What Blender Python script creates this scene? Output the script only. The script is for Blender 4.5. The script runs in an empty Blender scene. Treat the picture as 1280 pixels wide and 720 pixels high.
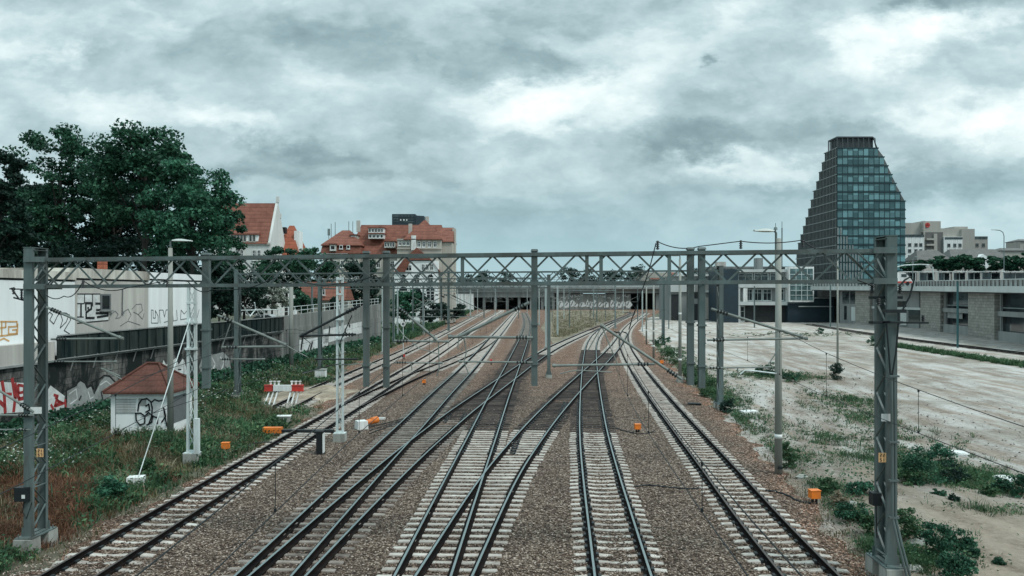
import bpy, math, random
import numpy as np
from mathutils import Vector, Matrix

random.seed(11)
RNG = np.random.default_rng(11)
SC = bpy.context.scene
COL = SC.collection
R = math.radians

# ------------------------------------------------------------------ survey helpers
EYE = 7.69      # eye height above the ballast
FPX = 960.0
def at(px, py, d):
    return Vector(((px-640)/FPX*d, d, EYE-(py-368)/FPX*d))
def gnd(px, py, z=0.0):
    d = (EYE-z)*FPX/(py-368.0)
    return Vector(((px-640)/FPX*d, d, z))
def wallx(d):                       # line of the retaining wall on the left
    return -31.3+0.0765*d
def on_wall(px, py, off=0.0):       # point of a vertical face along that line
    s = (px-640)/FPX
    d = (31.3+off)/(0.0765-s)
    return at(px, py, d)

# ------------------------------------------------------------------ materials
def nd(nt, t, **kw):
    n = nt.nodes.new(t)
    for k, v in kw.items():
        setattr(n, k, v)
    return n
def ramp(nt, src, stops):
    r = nd(nt, 'ShaderNodeValToRGB')
    el = r.color_ramp.elements
    while len(el) < len(stops): el.new(0.5)
    for e, (p, c) in zip(el, stops):
        e.position = p
        e.color = (c[0], c[1], c[2], 1) if not isinstance(c, (int, float)) else (c, c, c, 1)
    nt.links.new(src, r.inputs[0])
    return r.outputs[0]
def mixc(nt, fac, a, b, mode='MIX'):
    m = nd(nt, 'ShaderNodeMix', data_type='RGBA', blend_type=mode)
    for inp, v in ((m.inputs[0], fac), (m.inputs[6], a), (m.inputs[7], b)):
        if hasattr(v, 'is_linked') or hasattr(v, 'links'):
            nt.links.new(v, inp)
        elif isinstance(v, (int, float)):
            inp.default_value = v
        else:
            inp.default_value = (v[0], v[1], v[2], 1)
    return m.outputs[2]
def noise(nt, vec, scale, detail=4, rough=0.6, dist=0.0):
    n = nd(nt, 'ShaderNodeTexNoise')
    n.inputs['Scale'].default_value = scale
    n.inputs['Detail'].default_value = detail
    n.inputs['Roughness'].default_value = rough
    n.inputs['Distortion'].default_value = dist
    nt.links.new(vec, n.inputs['Vector'])
    return n.outputs['Fac']
def mapping(nt, vec, scale=(1, 1, 1), rot=(0, 0, 0), loc=(0, 0, 0)):
    m = nd(nt, 'ShaderNodeMapping')
    m.inputs['Scale'].default_value = scale
    m.inputs['Rotation'].default_value = rot
    m.inputs['Location'].default_value = loc
    nt.links.new(vec, m.inputs['Vector'])
    return m.outputs[0]
def newmat(name):
    m = bpy.data.materials.new(name)
    m.use_nodes = True
    nt = m.node_tree
    b = nt.nodes['Principled BSDF']
    tc = nd(nt, 'ShaderNodeTexCoord')
    return m, nt, b, tc.outputs['Object']
def bump(nt, b, h, strength, dist=0.02):
    n = nd(nt, 'ShaderNodeBump')
    n.inputs['Strength'].default_value = strength
    n.inputs['Distance'].default_value = dist
    nt.links.new(h, n.inputs['Height'])
    nt.links.new(n.outputs[0], b.inputs['Normal'])
def plain(name, col, rough=0.7, metal=0.0, var=0.25, scale=3.0, dirt=None, streak=False, bmp=0.15, spec=0.4, own=False):
    """weathered paint / concrete / metal: noise varied base, optional dirt colour"""
    m, nt, b, oc = newmat(name)
    if own:                       # copies of one mesh each get their own stains
        oi = nd(nt, 'ShaderNodeObjectInfo'); sh = nd(nt, 'ShaderNodeVectorMath', operation='MULTIPLY_ADD')
        nt.links.new(oi.outputs['Random'], sh.inputs[0]); sh.inputs[1].default_value = (97, 61, 0); nt.links.new(oc, sh.inputs[2]); oc = sh.outputs[0]
    v = oc
    if streak: v = mapping(nt, oc, (1, 1, 0.12))
    n1 = noise(nt, v, scale, 6, 0.65)
    lo = [c*(1-var) for c in col]; hi = [min(1, c*(1+var*0.7)) for c in col]
    c = ramp(nt, n1, [(0.3, lo), (0.7, hi)])
    if dirt:
        n2 = noise(nt, v, scale*0.45, 8, 0.7, 0.4)
        f = ramp(nt, n2, [(0.42, 0.0), (0.64, 1.0)])
        c = mixc(nt, f, c, dirt)
    nt.links.new(c, b.inputs['Base Color'])
    b.inputs['Roughness'].default_value = rough
    b.inputs['Metallic'].default_value = metal
    b.inputs['Specular IOR Level'].default_value = spec
    if bmp:
        bump(nt, b, noise(nt, oc, scale*9, 4), bmp, 0.01)
    return m
def leafmat(name, c0, c1, c2, trans=0.25):
    m, nt, b, oc = newmat(name)
    geo = nd(nt, 'ShaderNodeNewGeometry')
    n1 = noise(nt, oc, 0.55, 3)
    ri = geo.outputs['Random Per Island']
    c = ramp(nt, ri, [(0.0, c0), (0.55, c1), (1.0, c2)])
    d = ramp(nt, n1, [(0.35, 0.65), (0.65, 1.25)])
    c = mixc(nt, 1.0, c, d, 'MULTIPLY')
    nt.links.new(c, b.inputs['Base Color'])
    b.inputs['Roughness'].default_value = 0.65
    b.inputs['Specular IOR Level'].default_value = 0.25
    tr = nd(nt, 'ShaderNodeBsdfTranslucent')
    nt.links.new(c, tr.inputs['Color'])
    mx = nd(nt, 'ShaderNodeMixShader')
    mx.inputs[0].default_value = trans
    nt.links.new(b.outputs[0], mx.inputs[1]); nt.links.new(tr.outputs[0], mx.inputs[2])
    nt.links.new(mx.outputs[0], nt.nodes['Material Output'].inputs['Surface'])
    return m

M = {}
M['steel'] = plain('painted_steel', (0.112, 0.152, 0.150), 0.55, 0.0, 0.32, 2.0, (0.066, 0.072, 0.066), True)
def rusty(m, amt=(0.60, 0.70), col=(0.075, 0.045, 0.03)):     # rust runs on painted steel
    nt = m.node_tree; b = nt.nodes['Principled BSDF']; l = b.inputs['Base Color'].links[0].from_socket
    tc_ = nd(nt, 'ShaderNodeTexCoord')
    f = ramp(nt, noise(nt, mapping(nt, tc_.outputs['Object'], (1, 1, 0.25)), 3.1, 9, 0.72), [(amt[0], 0.0), (amt[1], 0.75)])
    nt.links.new(mixc(nt, f, l, col), b.inputs['Base Color'])
rusty(M['steel'])
M['steel_far'] = plain('galvanised_steel', (0.19, 0.24, 0.24), 0.55, 0.0, 0.2, 2.0, (0.12, 0.145, 0.14), True)
M['white_steel'] = plain('white_painted_steel', (0.62, 0.70, 0.70), 0.55, 0, 0.12, 2.0, (0.36, 0.38, 0.36), True)
M['tube'] = plain('grey_tube', (0.20, 0.225, 0.21), 0.5, 0.2, 0.3, 5.0)
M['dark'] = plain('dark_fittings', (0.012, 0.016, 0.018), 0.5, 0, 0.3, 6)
M['black'] = plain('black_rubber', (0.008, 0.011, 0.013), 0.6, 0, 0.3, 6)
M['concrete'] = plain('concrete', (0.36, 0.37, 0.345), 0.85, 0, 0.2, 2.5, (0.22, 0.22, 0.2), True)
M['pole'] = plain('concrete_pole', (0.30, 0.315, 0.29), 0.8, 0, 0.18, 2.0, (0.20, 0.2, 0.18), True)
M['orange'] = plain('orange_paint', (0.86, 0.22, 0.025), 0.45, 0, 0.15, 4, (0.5, 0.15, 0.04))
M['red'] = plain('red_paint', (0.58, 0.045, 0.035), 0.5, 0, 0.2, 4, (0.35, 0.06, 0.05))
M['white'] = plain('white_paint', (0.76, 0.79, 0.78), 0.6, 0, 0.1, 3, (0.5, 0.5, 0.48), True)
M['yellow'] = plain('pale_orange_plate', (0.72, 0.42, 0.20), 0.6, 0, 0.1, 3)
M['lampglass'] = plain('lamp_housing', (0.52, 0.56, 0.53), 0.4, 0, 0.1, 3)

# ------------------------------------------------------------------ mesh helper
class MB:
    def __init__(s):
        s.v = []; s.f = []; s.m = []; s.cut = []
    def mark(s):                         # the next shapes become an object of their own
        if s.v: s.cut.append((len(s.v), len(s.f)))
    def add(s, vs, fs, mi=0):
        o = len(s.v)
        s.v.extend([tuple(p) for p in vs])
        for f in fs:
            s.f.append(tuple(i+o for i in f)); s.m.append(mi)
    def box(s, c, size, rz=0.0, mi=0, top=1.0):
        x, y, z = size[0]/2, size[1]/2, size[2]/2
        ca, sa = math.cos(rz), math.sin(rz)
        vs = []
        for (sz, k) in ((-1, 1.0), (1, top)):
            for (sx, sy) in ((-1, -1), (1, -1), (1, 1), (-1, 1)):
                px, py = sx*x*k, sy*y*k
                vs.append((c[0]+px*ca-py*sa, c[1]+px*sa+py*ca, c[2]+sz*z))
        s.add(vs, [(3, 2, 1, 0), (4, 5, 6, 7), (0, 1, 5, 4), (1, 2, 6, 5), (2, 3, 7, 6), (3, 0, 4, 7)], mi)
    def bar(s, p, q, w, h, mi=0, up=(0, 0, 1)):
        p = Vector(p); q = Vector(q); a = (q-p)
        if a.length < 1e-6: return
        a.normalize(); u = Vector(up)
        if abs(a.dot(u)) > 0.98: u = Vector((0, 1, 0))
        r = a.cross(u).normalized(); u = r.cross(a).normalized()
        vs = []
        for b in (p, q):
            for (i, j) in ((-1, -1), (1, -1), (1, 1), (-1, 1)):
                vs.append(b+r*(w/2*i)+u*(h/2*j))
        s.add(vs, [(0, 1, 2, 3), (7, 6, 5, 4), (1, 0, 4, 5), (2, 1, 5, 6), (3, 2, 6, 7), (0, 3, 7, 4)], mi)
    def tube(s, pts, r, n=8, mi=0, r2=None):
        pts = [Vector(p) for p in pts]
        rings = []
        N = len(pts)
        for i, p in enumerate(pts):
            a = (pts[min(i+1, N-1)]-pts[max(i-1, 0)])
            if a.length < 1e-9: a = Vector((0, 0, 1))
            a.normalize()
            u = Vector((0, 0, 1)) if abs(a.z) < 0.9 else Vector((0, 1, 0))
            x = a.cross(u).normalized(); y = x.cross(a).normalized()
            rr = r if r2 is None else r+(r2-r)*i/max(1, N-1)
            rings.append([p+x*(rr*math.cos(2*math.pi*k/n))+y*(rr*math.sin(2*math.pi*k/n)) for k in range(n)])
        vs = [v for ring in rings for v in ring]
        fs = []
        for i in range(N-1):
            for k in range(n):
                k2 = (k+1) % n
                fs.append((i*n+k, (i+1)*n+k, (i+1)*n+k2, i*n+k2))
        fs.append(tuple(range(n))); fs.append(tuple((N-1)*n+k for k in reversed(range(n))))
        s.add(vs, fs, mi)
    def prism(s, poly, z0, z1, mi=0):
        n = len(poly)
        vs = [(p[0], p[1], z0) for p in poly]+[(p[0], p[1], z1) for p in poly]
        fs = [tuple(reversed(range(n))), tuple(range(n, 2*n))]
        for i in range(n):
            j = (i+1) % n
            fs.append((i, j, n+j, n+i))
        s.add(vs, fs, mi)
    def ribs(s, c, r, h, n=4, axis=(0, 0, 1), mi=0):     # ribbed insulator
        a = Vector(axis).normalized(); c = Vector(c)
        pts = []
        s.tube([c-a*h/2, c+a*h/2], r*0.5, 8, mi)
        for i in range(n):
            t = -h/2+h*(i+0.5)/n
            s.tube([c+a*(t-h/n*0.22), c+a*(t+h/n*0.22)], r, 10, mi, r*0.75)
    def build(s, name, mats, parent=None, smooth=False):
        if s.cut:
            o = None; ends = [c for c in s.cut if c[0] < len(s.v)]+[(len(s.v), len(s.f))]; v0 = f0 = 0
            for v1, f1 in ends:
                q = MB(); q.v = s.v[v0:v1]; q.f = [tuple(i-v0 for i in f) for f in s.f[f0:f1]]; q.m = s.m[f0:f1]
                o = q.build(name, mats, parent, smooth); v0, f0 = v1, f1
            return o
        me = bpy.data.meshes.new(name)
        off = wloc(parent) if parent else Vector((0, 0, 0))
        vs = [(p[0]-off.x, p[1]-off.y, p[2]-off.z) for p in s.v]
        me.from_pydata(vs, [], s.f)
        if not isinstance(mats, (list, tuple)): mats = [mats]
        for m in mats: me.materials.append(m)
        if len(mats) > 1: me.polygons.foreach_set('material_index', s.m)
        if smooth: me.polygons.foreach_set('use_smooth', [True]*len(s.f))
        me.update()
        o = bpy.data.objects.new(name, me)
        COL.objects.link(o)
        if parent: o.parent = parent
        return o
def wloc(o):
    v = Vector((0, 0, 0))
    while o:
        v = v+o.location; o = o.parent
    return v
def tag(o, label=None, cat=None, group=None, kind=None):
    if label: o['label'] = label
    if cat: o['category'] = cat
    if group: o['group'] = group
    if kind: o['kind'] = kind
    return o
def thing(name, label, cat, loc, group=None):
    o = bpy.data.objects.new(name, None)
    COL.objects.link(o); o.location = loc
    o.empty_display_size = 0.3
    return tag(o, label, cat, group)
def npmesh(name, V, F, mats, mi=None, parent=None):
    me = bpy.data.meshes.new(name)
    k = F.shape[1]
    me.vertices.add(len(V)); me.vertices.foreach_set('co', V.astype(np.float32).ravel())
    me.loops.add(F.size); me.loops.foreach_set('vertex_index', F.astype(np.int32).ravel())
    me.polygons.add(len(F))
    me.polygons.foreach_set('loop_start', np.arange(0, F.size, k, dtype=np.int32))
    me.polygons.foreach_set('loop_total', np.full(len(F), k, dtype=np.int32))
    for m in (mats if isinstance(mats, (list, tuple)) else [mats]): me.materials.append(m)
    if mi is not None: me.polygons.foreach_set('material_index', mi.astype(np.int32))
    me.update(calc_edges=True)
    me.validate()
    o = bpy.data.objects.new(name, me); COL.objects.link(o)
    if parent: o.parent = parent
    return o

# ------------------------------------------------------------------ camera, light, sky
cam = bpy.data.cameras.new('camera'); co = bpy.data.objects.new('camera', cam)
COL.objects.link(co)
co.location = (0, 0, EYE); co.rotation_euler = (R(90), 0, 0)
cam.sensor_width = 36; cam.lens = 27.0; cam.shift_y = 8/1280
cam.clip_start = 0.1; cam.clip_end = 20000
SC.camera = co

SUN_EL, SUN_AZ = 52, 125           # azimuth clockwise from +Y: behind the camera on the right
sun = bpy.data.lights.new('sun', 'SUN'); so = bpy.data.objects.new('sun', sun); COL.objects.link(so)
sun.energy = 1.5; sun.angle = R(11); sun.color = (1.0, 0.965, 0.92)
dv = Vector((math.sin(R(SUN_AZ))*math.cos(R(SUN_EL)), math.cos(R(SUN_AZ))*math.cos(R(SUN_EL)), math.sin(R(SUN_EL))))
so.rotation_euler = dv.to_track_quat('Z', 'Y').to_euler(); so.location = dv*50

w = bpy.data.worlds.new('World'); SC.world = w; w.use_nodes = True
nt = w.node_tree; nt.nodes.clear()
out = nd(nt, 'ShaderNodeOutputWorld')
sky = nd(nt, 'ShaderNodeTexSky', sky_type='NISHITA'); sky.sun_disc = False
sky.sun_elevation = R(SUN_EL); sky.sun_rotation = R(SUN_AZ)
bg1 = nd(nt, 'ShaderNodeBackground'); bg1.inputs[1].default_value = 0.09
nt.links.new(sky.outputs[0], bg1.inputs[0])
tc = nd(nt, 'ShaderNodeTexCoord')
sep = nd(nt, 'ShaderNodeSeparateXYZ'); nt.links.new(tc.outputs['Generated'], sep.inputs[0])
def mth(op, a, b=None, c=None):
    m = nd(nt, 'ShaderNodeMath', operation=op)
    for i, v in enumerate((a, b, c)):
        if v is None: continue
        if isinstance(v, (int, float)): m.inputs[i].default_value = v
        else: nt.links.new(v, m.inputs[i])
    return m.outputs[0]
zz = mth('MAXIMUM', sep.outputs[2], 0.0)
den = mth('ADD', zz, 0.13)
cmb = nd(nt, 'ShaderNodeCombineXYZ')
nt.links.new(mth('DIVIDE', sep.outputs[0], den), cmb.inputs[0])
nt.links.new(mth('DIVIDE', sep.outputs[1], den), cmb.inputs[1])
P = cmb.outputs[0]
SKYOFF = (3.1, 1.7, 0)
n_big = noise(nt, mapping(nt, P, (0.75, 1.0, 1), (0, 0, R(14)), SKYOFF), 0.62, 7, 0.52, 0.35)
n_mid = noise(nt, mapping(nt, P, (0.9, 0.8, 1), (0, 0, R(-10)), (7.7, 2.2, 0)), 1.6, 8, 0.58, 0.4)
# bearing / elevation coordinates of the sky, bent by noise so that cloud edges billow
yc = mth('MAXIMUM', sep.outputs[1], 0.05)
U = mth('DIVIDE', sep.outputs[0], yc); Vv = mth('DIVIDE', sep.outputs[2], yc)
uv = nd(nt, 'ShaderNodeCombineXYZ'); nt.links.new(U, uv.inputs[0]); nt.links.new(Vv, uv.inputs[1])
w1 = noise(nt, mapping(nt, uv.outputs[0], (1, 1.8, 1), (0, 0, 0), (2.3, 0, 0)), 7.0, 9, 0.62)
w2 = noise(nt, mapping(nt, uv.outputs[0], (1, 1.8, 1), (0, 0, 0), (9.1, 4, 0)), 7.0, 9, 0.62)
fine = noise(nt, mapping(nt, uv.outputs[0], (1, 1.9, 1), (0, 0, R(-5)), (4.4, 1, 0)), 7.0, 10, 0.60, 0.15)
wuv = nd(nt, 'ShaderNodeCombineXYZ')
puff = nd(nt, 'ShaderNodeTexVoronoi', feature='F1'); puff.inputs['Scale'].default_value = 9
puff.inputs['Detail'].default_value = 2; puff.inputs['Roughness'].default_value = 0.55
med = noise(nt, mapping(nt, uv.outputs[0], (1, 2.0, 1), (0, 0, R(-8)), (1.4, 3, 0)), 3.2, 8, 0.55, 0.2)
UW = mth('ADD', U, mth('MULTIPLY', mth('SUBTRACT', w1, 0.5), 0.30))
VW = mth('ADD', Vv, mth('MULTIPLY', mth('SUBTRACT', w2, 0.5), 0.13))
nt.links.new(UW, wuv.inputs[0]); nt.links.new(mth('MULTIPLY', VW, 1.9), wuv.inputs[1]); nt.links.new(wuv.outputs[0], puff.inputs['Vector'])
front = ramp(nt, sep.outputs[1], [(0.25, 0.0), (0.5, 1.0)])
tot = None
def cloud(px, py, rx, ry, amp):
    global tot
    a = mth('DIVIDE', mth('SUBTRACT', UW, (px-640)/FPX), rx/FPX); b_ = mth('DIVIDE', mth('SUBTRACT', VW, (368-py)/FPX), ry/FPX)
    g = mth('MULTIPLY', mth('EXPONENT', mth('MULTIPLY', mth('ADD', mth('MULTIPLY', a, a), mth('MULTIPLY', b_, b_)), -1.0)), amp)
    tot = g if tot is None else mth('ADD', tot, g)
for c_ in ((15, 60, 70, 45, .30), (110, 110, 110, 28, .24), (210, 142, 150, 20, .22), (305, 160, 50, 18, .22), (700, 112, 160, 34, .34), (650, 150, 70, 26, .28), (790, 60, 110, 30, .14), (1090, 52, 70, 32, .36), (1210, 40, 60, 20, .30), (1235, 148, 120, 32, .36), (1215, 285, 130, 32, .22), (945, 212, 110, 13, .20), (600, 230, 90, 22, .12), (130, 20, 60, 20, .10),
           (125, 105, 120, 26, -.20), (405, 190, 85, 15, -.34), (330, 215, 160, 12, -.16), (330, 50, 180, 34, -.16), (560, 70, 150, 36, -.20), (672, 88, 70, 30, -.34), (690, 20, 120, 20, -.12), (1195, 4, 110, 14, -.28), (985, 172, 130, 20, -.28), (865, 190, 120, 16, -.20), (1215, 226, 170, 22, -.32), (965, 240, 150, 12, -.16), (620, 290, 260, 46, -.16), (866, 73, 16, 6, -.30), (460, 225, 200, 10, -.14), (800, 300, 160, 30, -.04), (900, 120, 70, 14, -.12)):
    cloud(*c_)
base_ = mth('ADD', 0.645, mth('ADD', mth('MULTIPLY', mth('SUBTRACT', med, 0.5), -0.45), mth('ADD', mth('MULTIPLY', mth('SUBTRACT', puff.outputs['Distance'], 0.42), -0.20), mth('MULTIPLY', mth('SUBTRACT', fine, 0.5), -0.74))))
dens = mth('ADD', base_, mth('MULTIPLY', tot, front))
ccol = ramp(nt, dens, [(0.08, (0.165, 0.240, 0.260)), (0.34, (0.290, 0.405, 0.430)), (0.58, (0.470, 0.605, 0.625)), (0.78, (0.69, 0.805, 0.81)), (0.97, (0.89, 0.955, 0.945))])
# towards the horizon the layers merge into an even blue grey; the zenith is brighter, as under any overcast
hz = ramp(nt, zz, [(0.0, 1.0), (0.06, 0.85), (0.15, 0.0)])
ccol = mixc(nt, mth('MULTIPLY', hz, 0.85), ccol, (0.345, 0.53, 0.585))
bg2 = nd(nt, 'ShaderNodeBackground')
nt.links.new(ccol, bg2.inputs[0])
zb = ramp(nt, zz, [(0.0, 0.98/3), (0.35, 1.0/3), (0.75, 2.0/3)])
nt.links.new(mth('MULTIPLY', zb, 3.0), bg2.inputs[1])
mx = nd(nt, 'ShaderNodeMixShader'); mx.inputs[0].default_value = 0.93
nt.links.new(bg1.outputs[0], mx.inputs[1]); nt.links.new(bg2.outputs[0], mx.inputs[2])
nt.links.new(mx.outputs[0], out.inputs['Surface'])

SC.view_settings.view_transform = 'Standard'; SC.view_settings.look = 'None'
SC.view_settings.exposure = 0.28
w.cycles.sampling_method = 'MANUAL'; w.cycles.sample_map_resolution = 512; SC.view_settings.gamma = 1.0
# ------------------------------------------------------------------ tracks
RZ = 0.19     # rail top
def cl(pts):  # rail-top pixel survey of a centreline -> X(Y) samples, smoothed
    P = sorted(((gnd(x, y, RZ).y, gnd(x, y, RZ).x) for x, y in pts))
    Y = np.array([p[0] for p in P]); X = np.array([p[1] for p in P])
    return Y, X
class Line:
    def __init__(s, pts, y0=None, y1=None):
        Y, X = cl(pts)
        s.y0 = Y[0] if y0 is None else y0; s.y1 = Y[-1] if y1 is None else y1
        g = np.arange(min(Y[0], s.y0), max(Y[-1], s.y1)+0.5, 0.5)
        x = np.interp(g, Y, X)
        # extrapolate linearly beyond the survey
        sl0 = (X[1]-X[0])/(Y[1]-Y[0]); sl1 = (X[-1]-X[-2])/(Y[-1]-Y[-2])
        x = np.where(g < Y[0], X[0]+(g-Y[0])*sl0, x); x = np.where(g > Y[-1], X[-1]+(g-Y[-1])*sl1, x)
        for _ in range(2):
            out = x.copy()
            for i in range(len(g)):
                hw = int(max(3, 0.10*g[i])/0.5)
                hw = min(hw, i, len(g)-1-i)
                out[i] = x[i-hw:i+hw+1].mean()
            x = out
        s.g = g; s.x = x
    def X(s, y): return float(np.interp(y, s.g, s.x))
    def nrm(s, y):
        t = Vector((s.X(y+0.6)-s.X(y-0.6), 1.2)).normalized()
        return Vector((t.y, -t.x)), t      # right-hand normal, tangent
L = {}
L['A'] = Line([(410, 480), (438.5, 468), (478, 451), (525, 430), (565, 410), (600, 392), (612, 386.5)])
L['B'] = Line([(83, 720), (320.5, 576), (387, 536), (434, 509), (478, 481), (514, 460), (530, 450), (561.5, 430), (583, 415), (607.5, 400), (626, 389)], y0=16)
L['C'] = Line([(434, 509), (457, 497), (490, 481), (516, 469), (561, 452), (589, 440), (609, 429), (620, 420), (628, 410)])
L['D'] = Line([(328, 720), (416, 630), (450, 595), (473, 571), (505.5, 540), (530, 514), (557, 486), (578.5, 466), (596, 447), (607, 434), (620.5, 418), (628, 410), (642, 393), (647, 388)], y0=16)
L['E'] = Line([(346, 720), (441, 630), (483, 592), (521, 558), (544.5, 540), (575, 514), (613, 488), (650, 461), (674, 444), (694, 432), (712.5, 424), (740, 412), (768, 401), (792, 391)], y0=16)
L['F'] = Line([(528, 720), (566, 630), (581, 595), (605, 540), (616, 513), (623, 496), (633, 474), (639.5, 460), (645, 447), (654.5, 425), (659, 410), (659, 400), (655, 391)], y0=16)
L['G'] = Line([(554.5, 720), (604, 630), (624, 595), (638.5, 575), (658, 550), (681, 522), (702.5, 499), (732, 470), (753, 450), (766.5, 436), (775, 425), (779.5, 416)], y0=16)
L['H'] = Line([(779, 720), (759, 630), (748, 578), (741.5, 540), (739, 511), (737.5, 480), (737, 461), (737.5, 444), (738.5, 432), (742, 422), (750.5, 412), (769, 402), (792, 392)], y0=16)
L['I'] = Line([(1014.5, 720), (955, 655), (902, 589), (886, 570), (849.5, 527), (811.5, 480), (795, 457), (783, 437), (779, 425), (781, 413), (793, 401), (808, 391)], y0=16)
L['J'] = Line([(1280, 441), (1122, 422), (1067, 413.5)], y0=70, y1=200)

M['rail_top'] = plain('polished_rail', (0.30, 0.36, 0.36), 0.34, 0.8, 0.12, 1.0, None, False, 0)
M['rail_old'] = plain('dull_rail', (0.085, 0.070, 0.064), 0.5, 0.3, 0.2, 1.0, None, False, 0)
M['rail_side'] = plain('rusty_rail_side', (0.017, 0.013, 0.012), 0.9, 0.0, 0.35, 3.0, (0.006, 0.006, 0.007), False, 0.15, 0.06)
M['sl_conc'] = plain('concrete_sleeper', (0.52, 0.49, 0.45), 0.9, 0, 0.22, 2.6, (0.30, 0.26, 0.23), own=True)
M['sl_worn'] = plain('soiled_sleeper', (0.215, 0.20, 0.18), 0.9, 0, 0.3, 2.6, (0.09, 0.078, 0.068), own=True)
M['sl_brown'] = plain('rust_stained_sleeper', (0.27, 0.235, 0.21), 0.9, 0, 0.3, 2.6, (0.10, 0.078, 0.066), own=True)
def varied(m, lo, hi):      # every sleeper its own tone
    nt = m.node_tree; b = nt.nodes['Principled BSDF']; l = b.inputs['Base Color'].links[0]
    oi = nd(nt, 'ShaderNodeObjectInfo')
    c = mixc(nt, 1.0, l.from_socket, ramp(nt, oi.outputs['Random'], [(0.0, lo), (1.0, hi)]), 'MULTIPLY')
    nt.links.new(c, b.inputs['Base Color'])
M['sl_dark'] = plain('oily_timber_sleeper', (0.024, 0.021, 0.020), 0.85, 0, 0.5, 1.6, (0.080, 0.060, 0.051), own=True)
for k_, a_, b_ in (('sl_dark', 0.5, 1.5), ('sl_conc', 0.80, 1.08), ('sl_worn', 0.7, 1.2), ('sl_brown', 0.75, 1.15)): varied(M[k_], a_, b_)

def sleeper_mesh(name, mat, timber=False, dip=True, clips=True):
    """unit sleeper, length 2.6 along x, wide 0.26"""
    zs = {1.3: 0.0, 1.28: 0.028, 1.0: 0.052, 0.94: 0.053, 0.93: 0.095, 0.85: 0.095, 0.84: 0.054, 0.66: 0.052, 0.65: 0.095, 0.57: 0.095, 0.56: 0.05, 0.4: 0.038, 0.2: 0.022, 0.0: 0.018}
    if not clips: zs = {k: v for k, v in zs.items() if not 0.5 < k < 0.95}
    h = sorted(zs); xs = [-a for a in reversed(h) if a > 0]+h
    ring = []
    for x in xs:
        z = (max(0.045, zs[abs(x)]) if abs(x) < 1.29 else 0.03) if timber or not dip else zs[abs(x)]
        wt = 0.24 if timber else (0.20 if abs(x) > 0.3 else 0.17)
        ring.append([(x, -wt/2-0.03, -0.09), (x, -wt/2, z-0.006), (x, -wt/2+0.012, z), (x, wt/2-0.012, z), (x, wt/2, z-0.006), (x, wt/2+0.03, -0.09)])
    vs = [p for r_ in ring for p in r_]; fs = []; mi = []
    for i in range(len(xs)-1):
        for k in range(5):
            fs.append((i*6+k, (i+1)*6+k, (i+1)*6+k+1, i*6+k+1))
            mi.append(1 if clips and min(abs(abs(xs[i])-.75), abs(abs(xs[i+1])-.75)) < 0.2 and max(abs(abs(xs[i])-.75), abs(abs(xs[i+1])-.75)) < 0.2 else 0)
    fs.append((0, 1, 2, 3, 4, 5)); e = (len(xs)-1)*6; fs.append((e+5, e+4, e+3, e+2, e+1, e))
    mi += [0, 0]
    me = bpy.data.meshes.new(name); me.from_pydata(vs, [], fs); me.materials.append(mat); me.materials.append(M['dark']); me.polygons.foreach_set('material_index', mi); me.update()
    return me, vs, fs
SLP = {k: sleeper_mesh('sleeper', M[m], t, d) for k, m, t, d in (
    ('conc', 'sl_conc', False, True), ('flat', 'sl_conc', False, False), ('worn', 'sl_worn', False, False),
    ('brown', 'sl_brown', False, False), ('dark', 'sl_dark', True, False))}

SLN = {k: sleeper_mesh('sleeper', M[m], t, d, False) for k, m, t, d in (
    ('conc', 'sl_conc', False, True), ('flat', 'sl_conc', False, False), ('worn', 'sl_worn', False, False),
    ('brown', 'sl_brown', False, False), ('dark', 'sl_dark', True, False))}
RAILPROF = [(-0.075, -0.172), (0.075, -0.172), (0.075, -0.157), (0.012, -0.142), (0.012, -0.045), (0.036, -0.036), (0.036, -0.006), (0.030, 0.0), (-0.030, 0.0), (-0.036, -0.006), (-0.036, -0.036), (-0.012, -0.045), (-0.012, -0.142), (-0.075, -0.157)]
def wide(w_): return [((w_ if a > 0 else -w_) if abs(a) == 0.075 else a, z+(0.03 if z == -0.157 and w_ > .1 else 0)) for a, z in RAILPROF]
SHADE_FOOT = {'D': .165, 'E': .165, 'F': .14, 'G': .14, 'H': .13, 'B': .11, 'I': .12}  # foot half widths, spread so the shape carries black shade beside the rails
def rail_sweep(line, off, y0, y1, dz, prof=RAILPROF):
    ys = [y0]
    while ys[-1] < y1:
        ys.append(min(y1, ys[-1]+max(0.5, ys[-1]*0.018)))
    vs, fs, mi = [], [], []
    n = len(prof)
    for y in ys:
        nn, t = line.nrm(y)
        x = line.X(y)
        for (a, z) in prof:
            vs.append((x+nn.x*(off+a), y+nn.y*(off+a), RZ+dz+z))
    for i in range(len(ys)-1):
        for k in range(n):
            k2 = (k+1) % n
            fs.append((i*n+k, i*n+k2, (i+1)*n+k2, (i+1)*n+k))
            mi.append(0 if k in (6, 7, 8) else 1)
    fs.append(tuple(reversed(range(n)))); fs.append(tuple((len(ys)-1)*n+k for k in range(n))); mi += [1, 1]
    mb = MB(); mb.v = vs; mb.f = fs; mb.m = mi
    return mb
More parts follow.
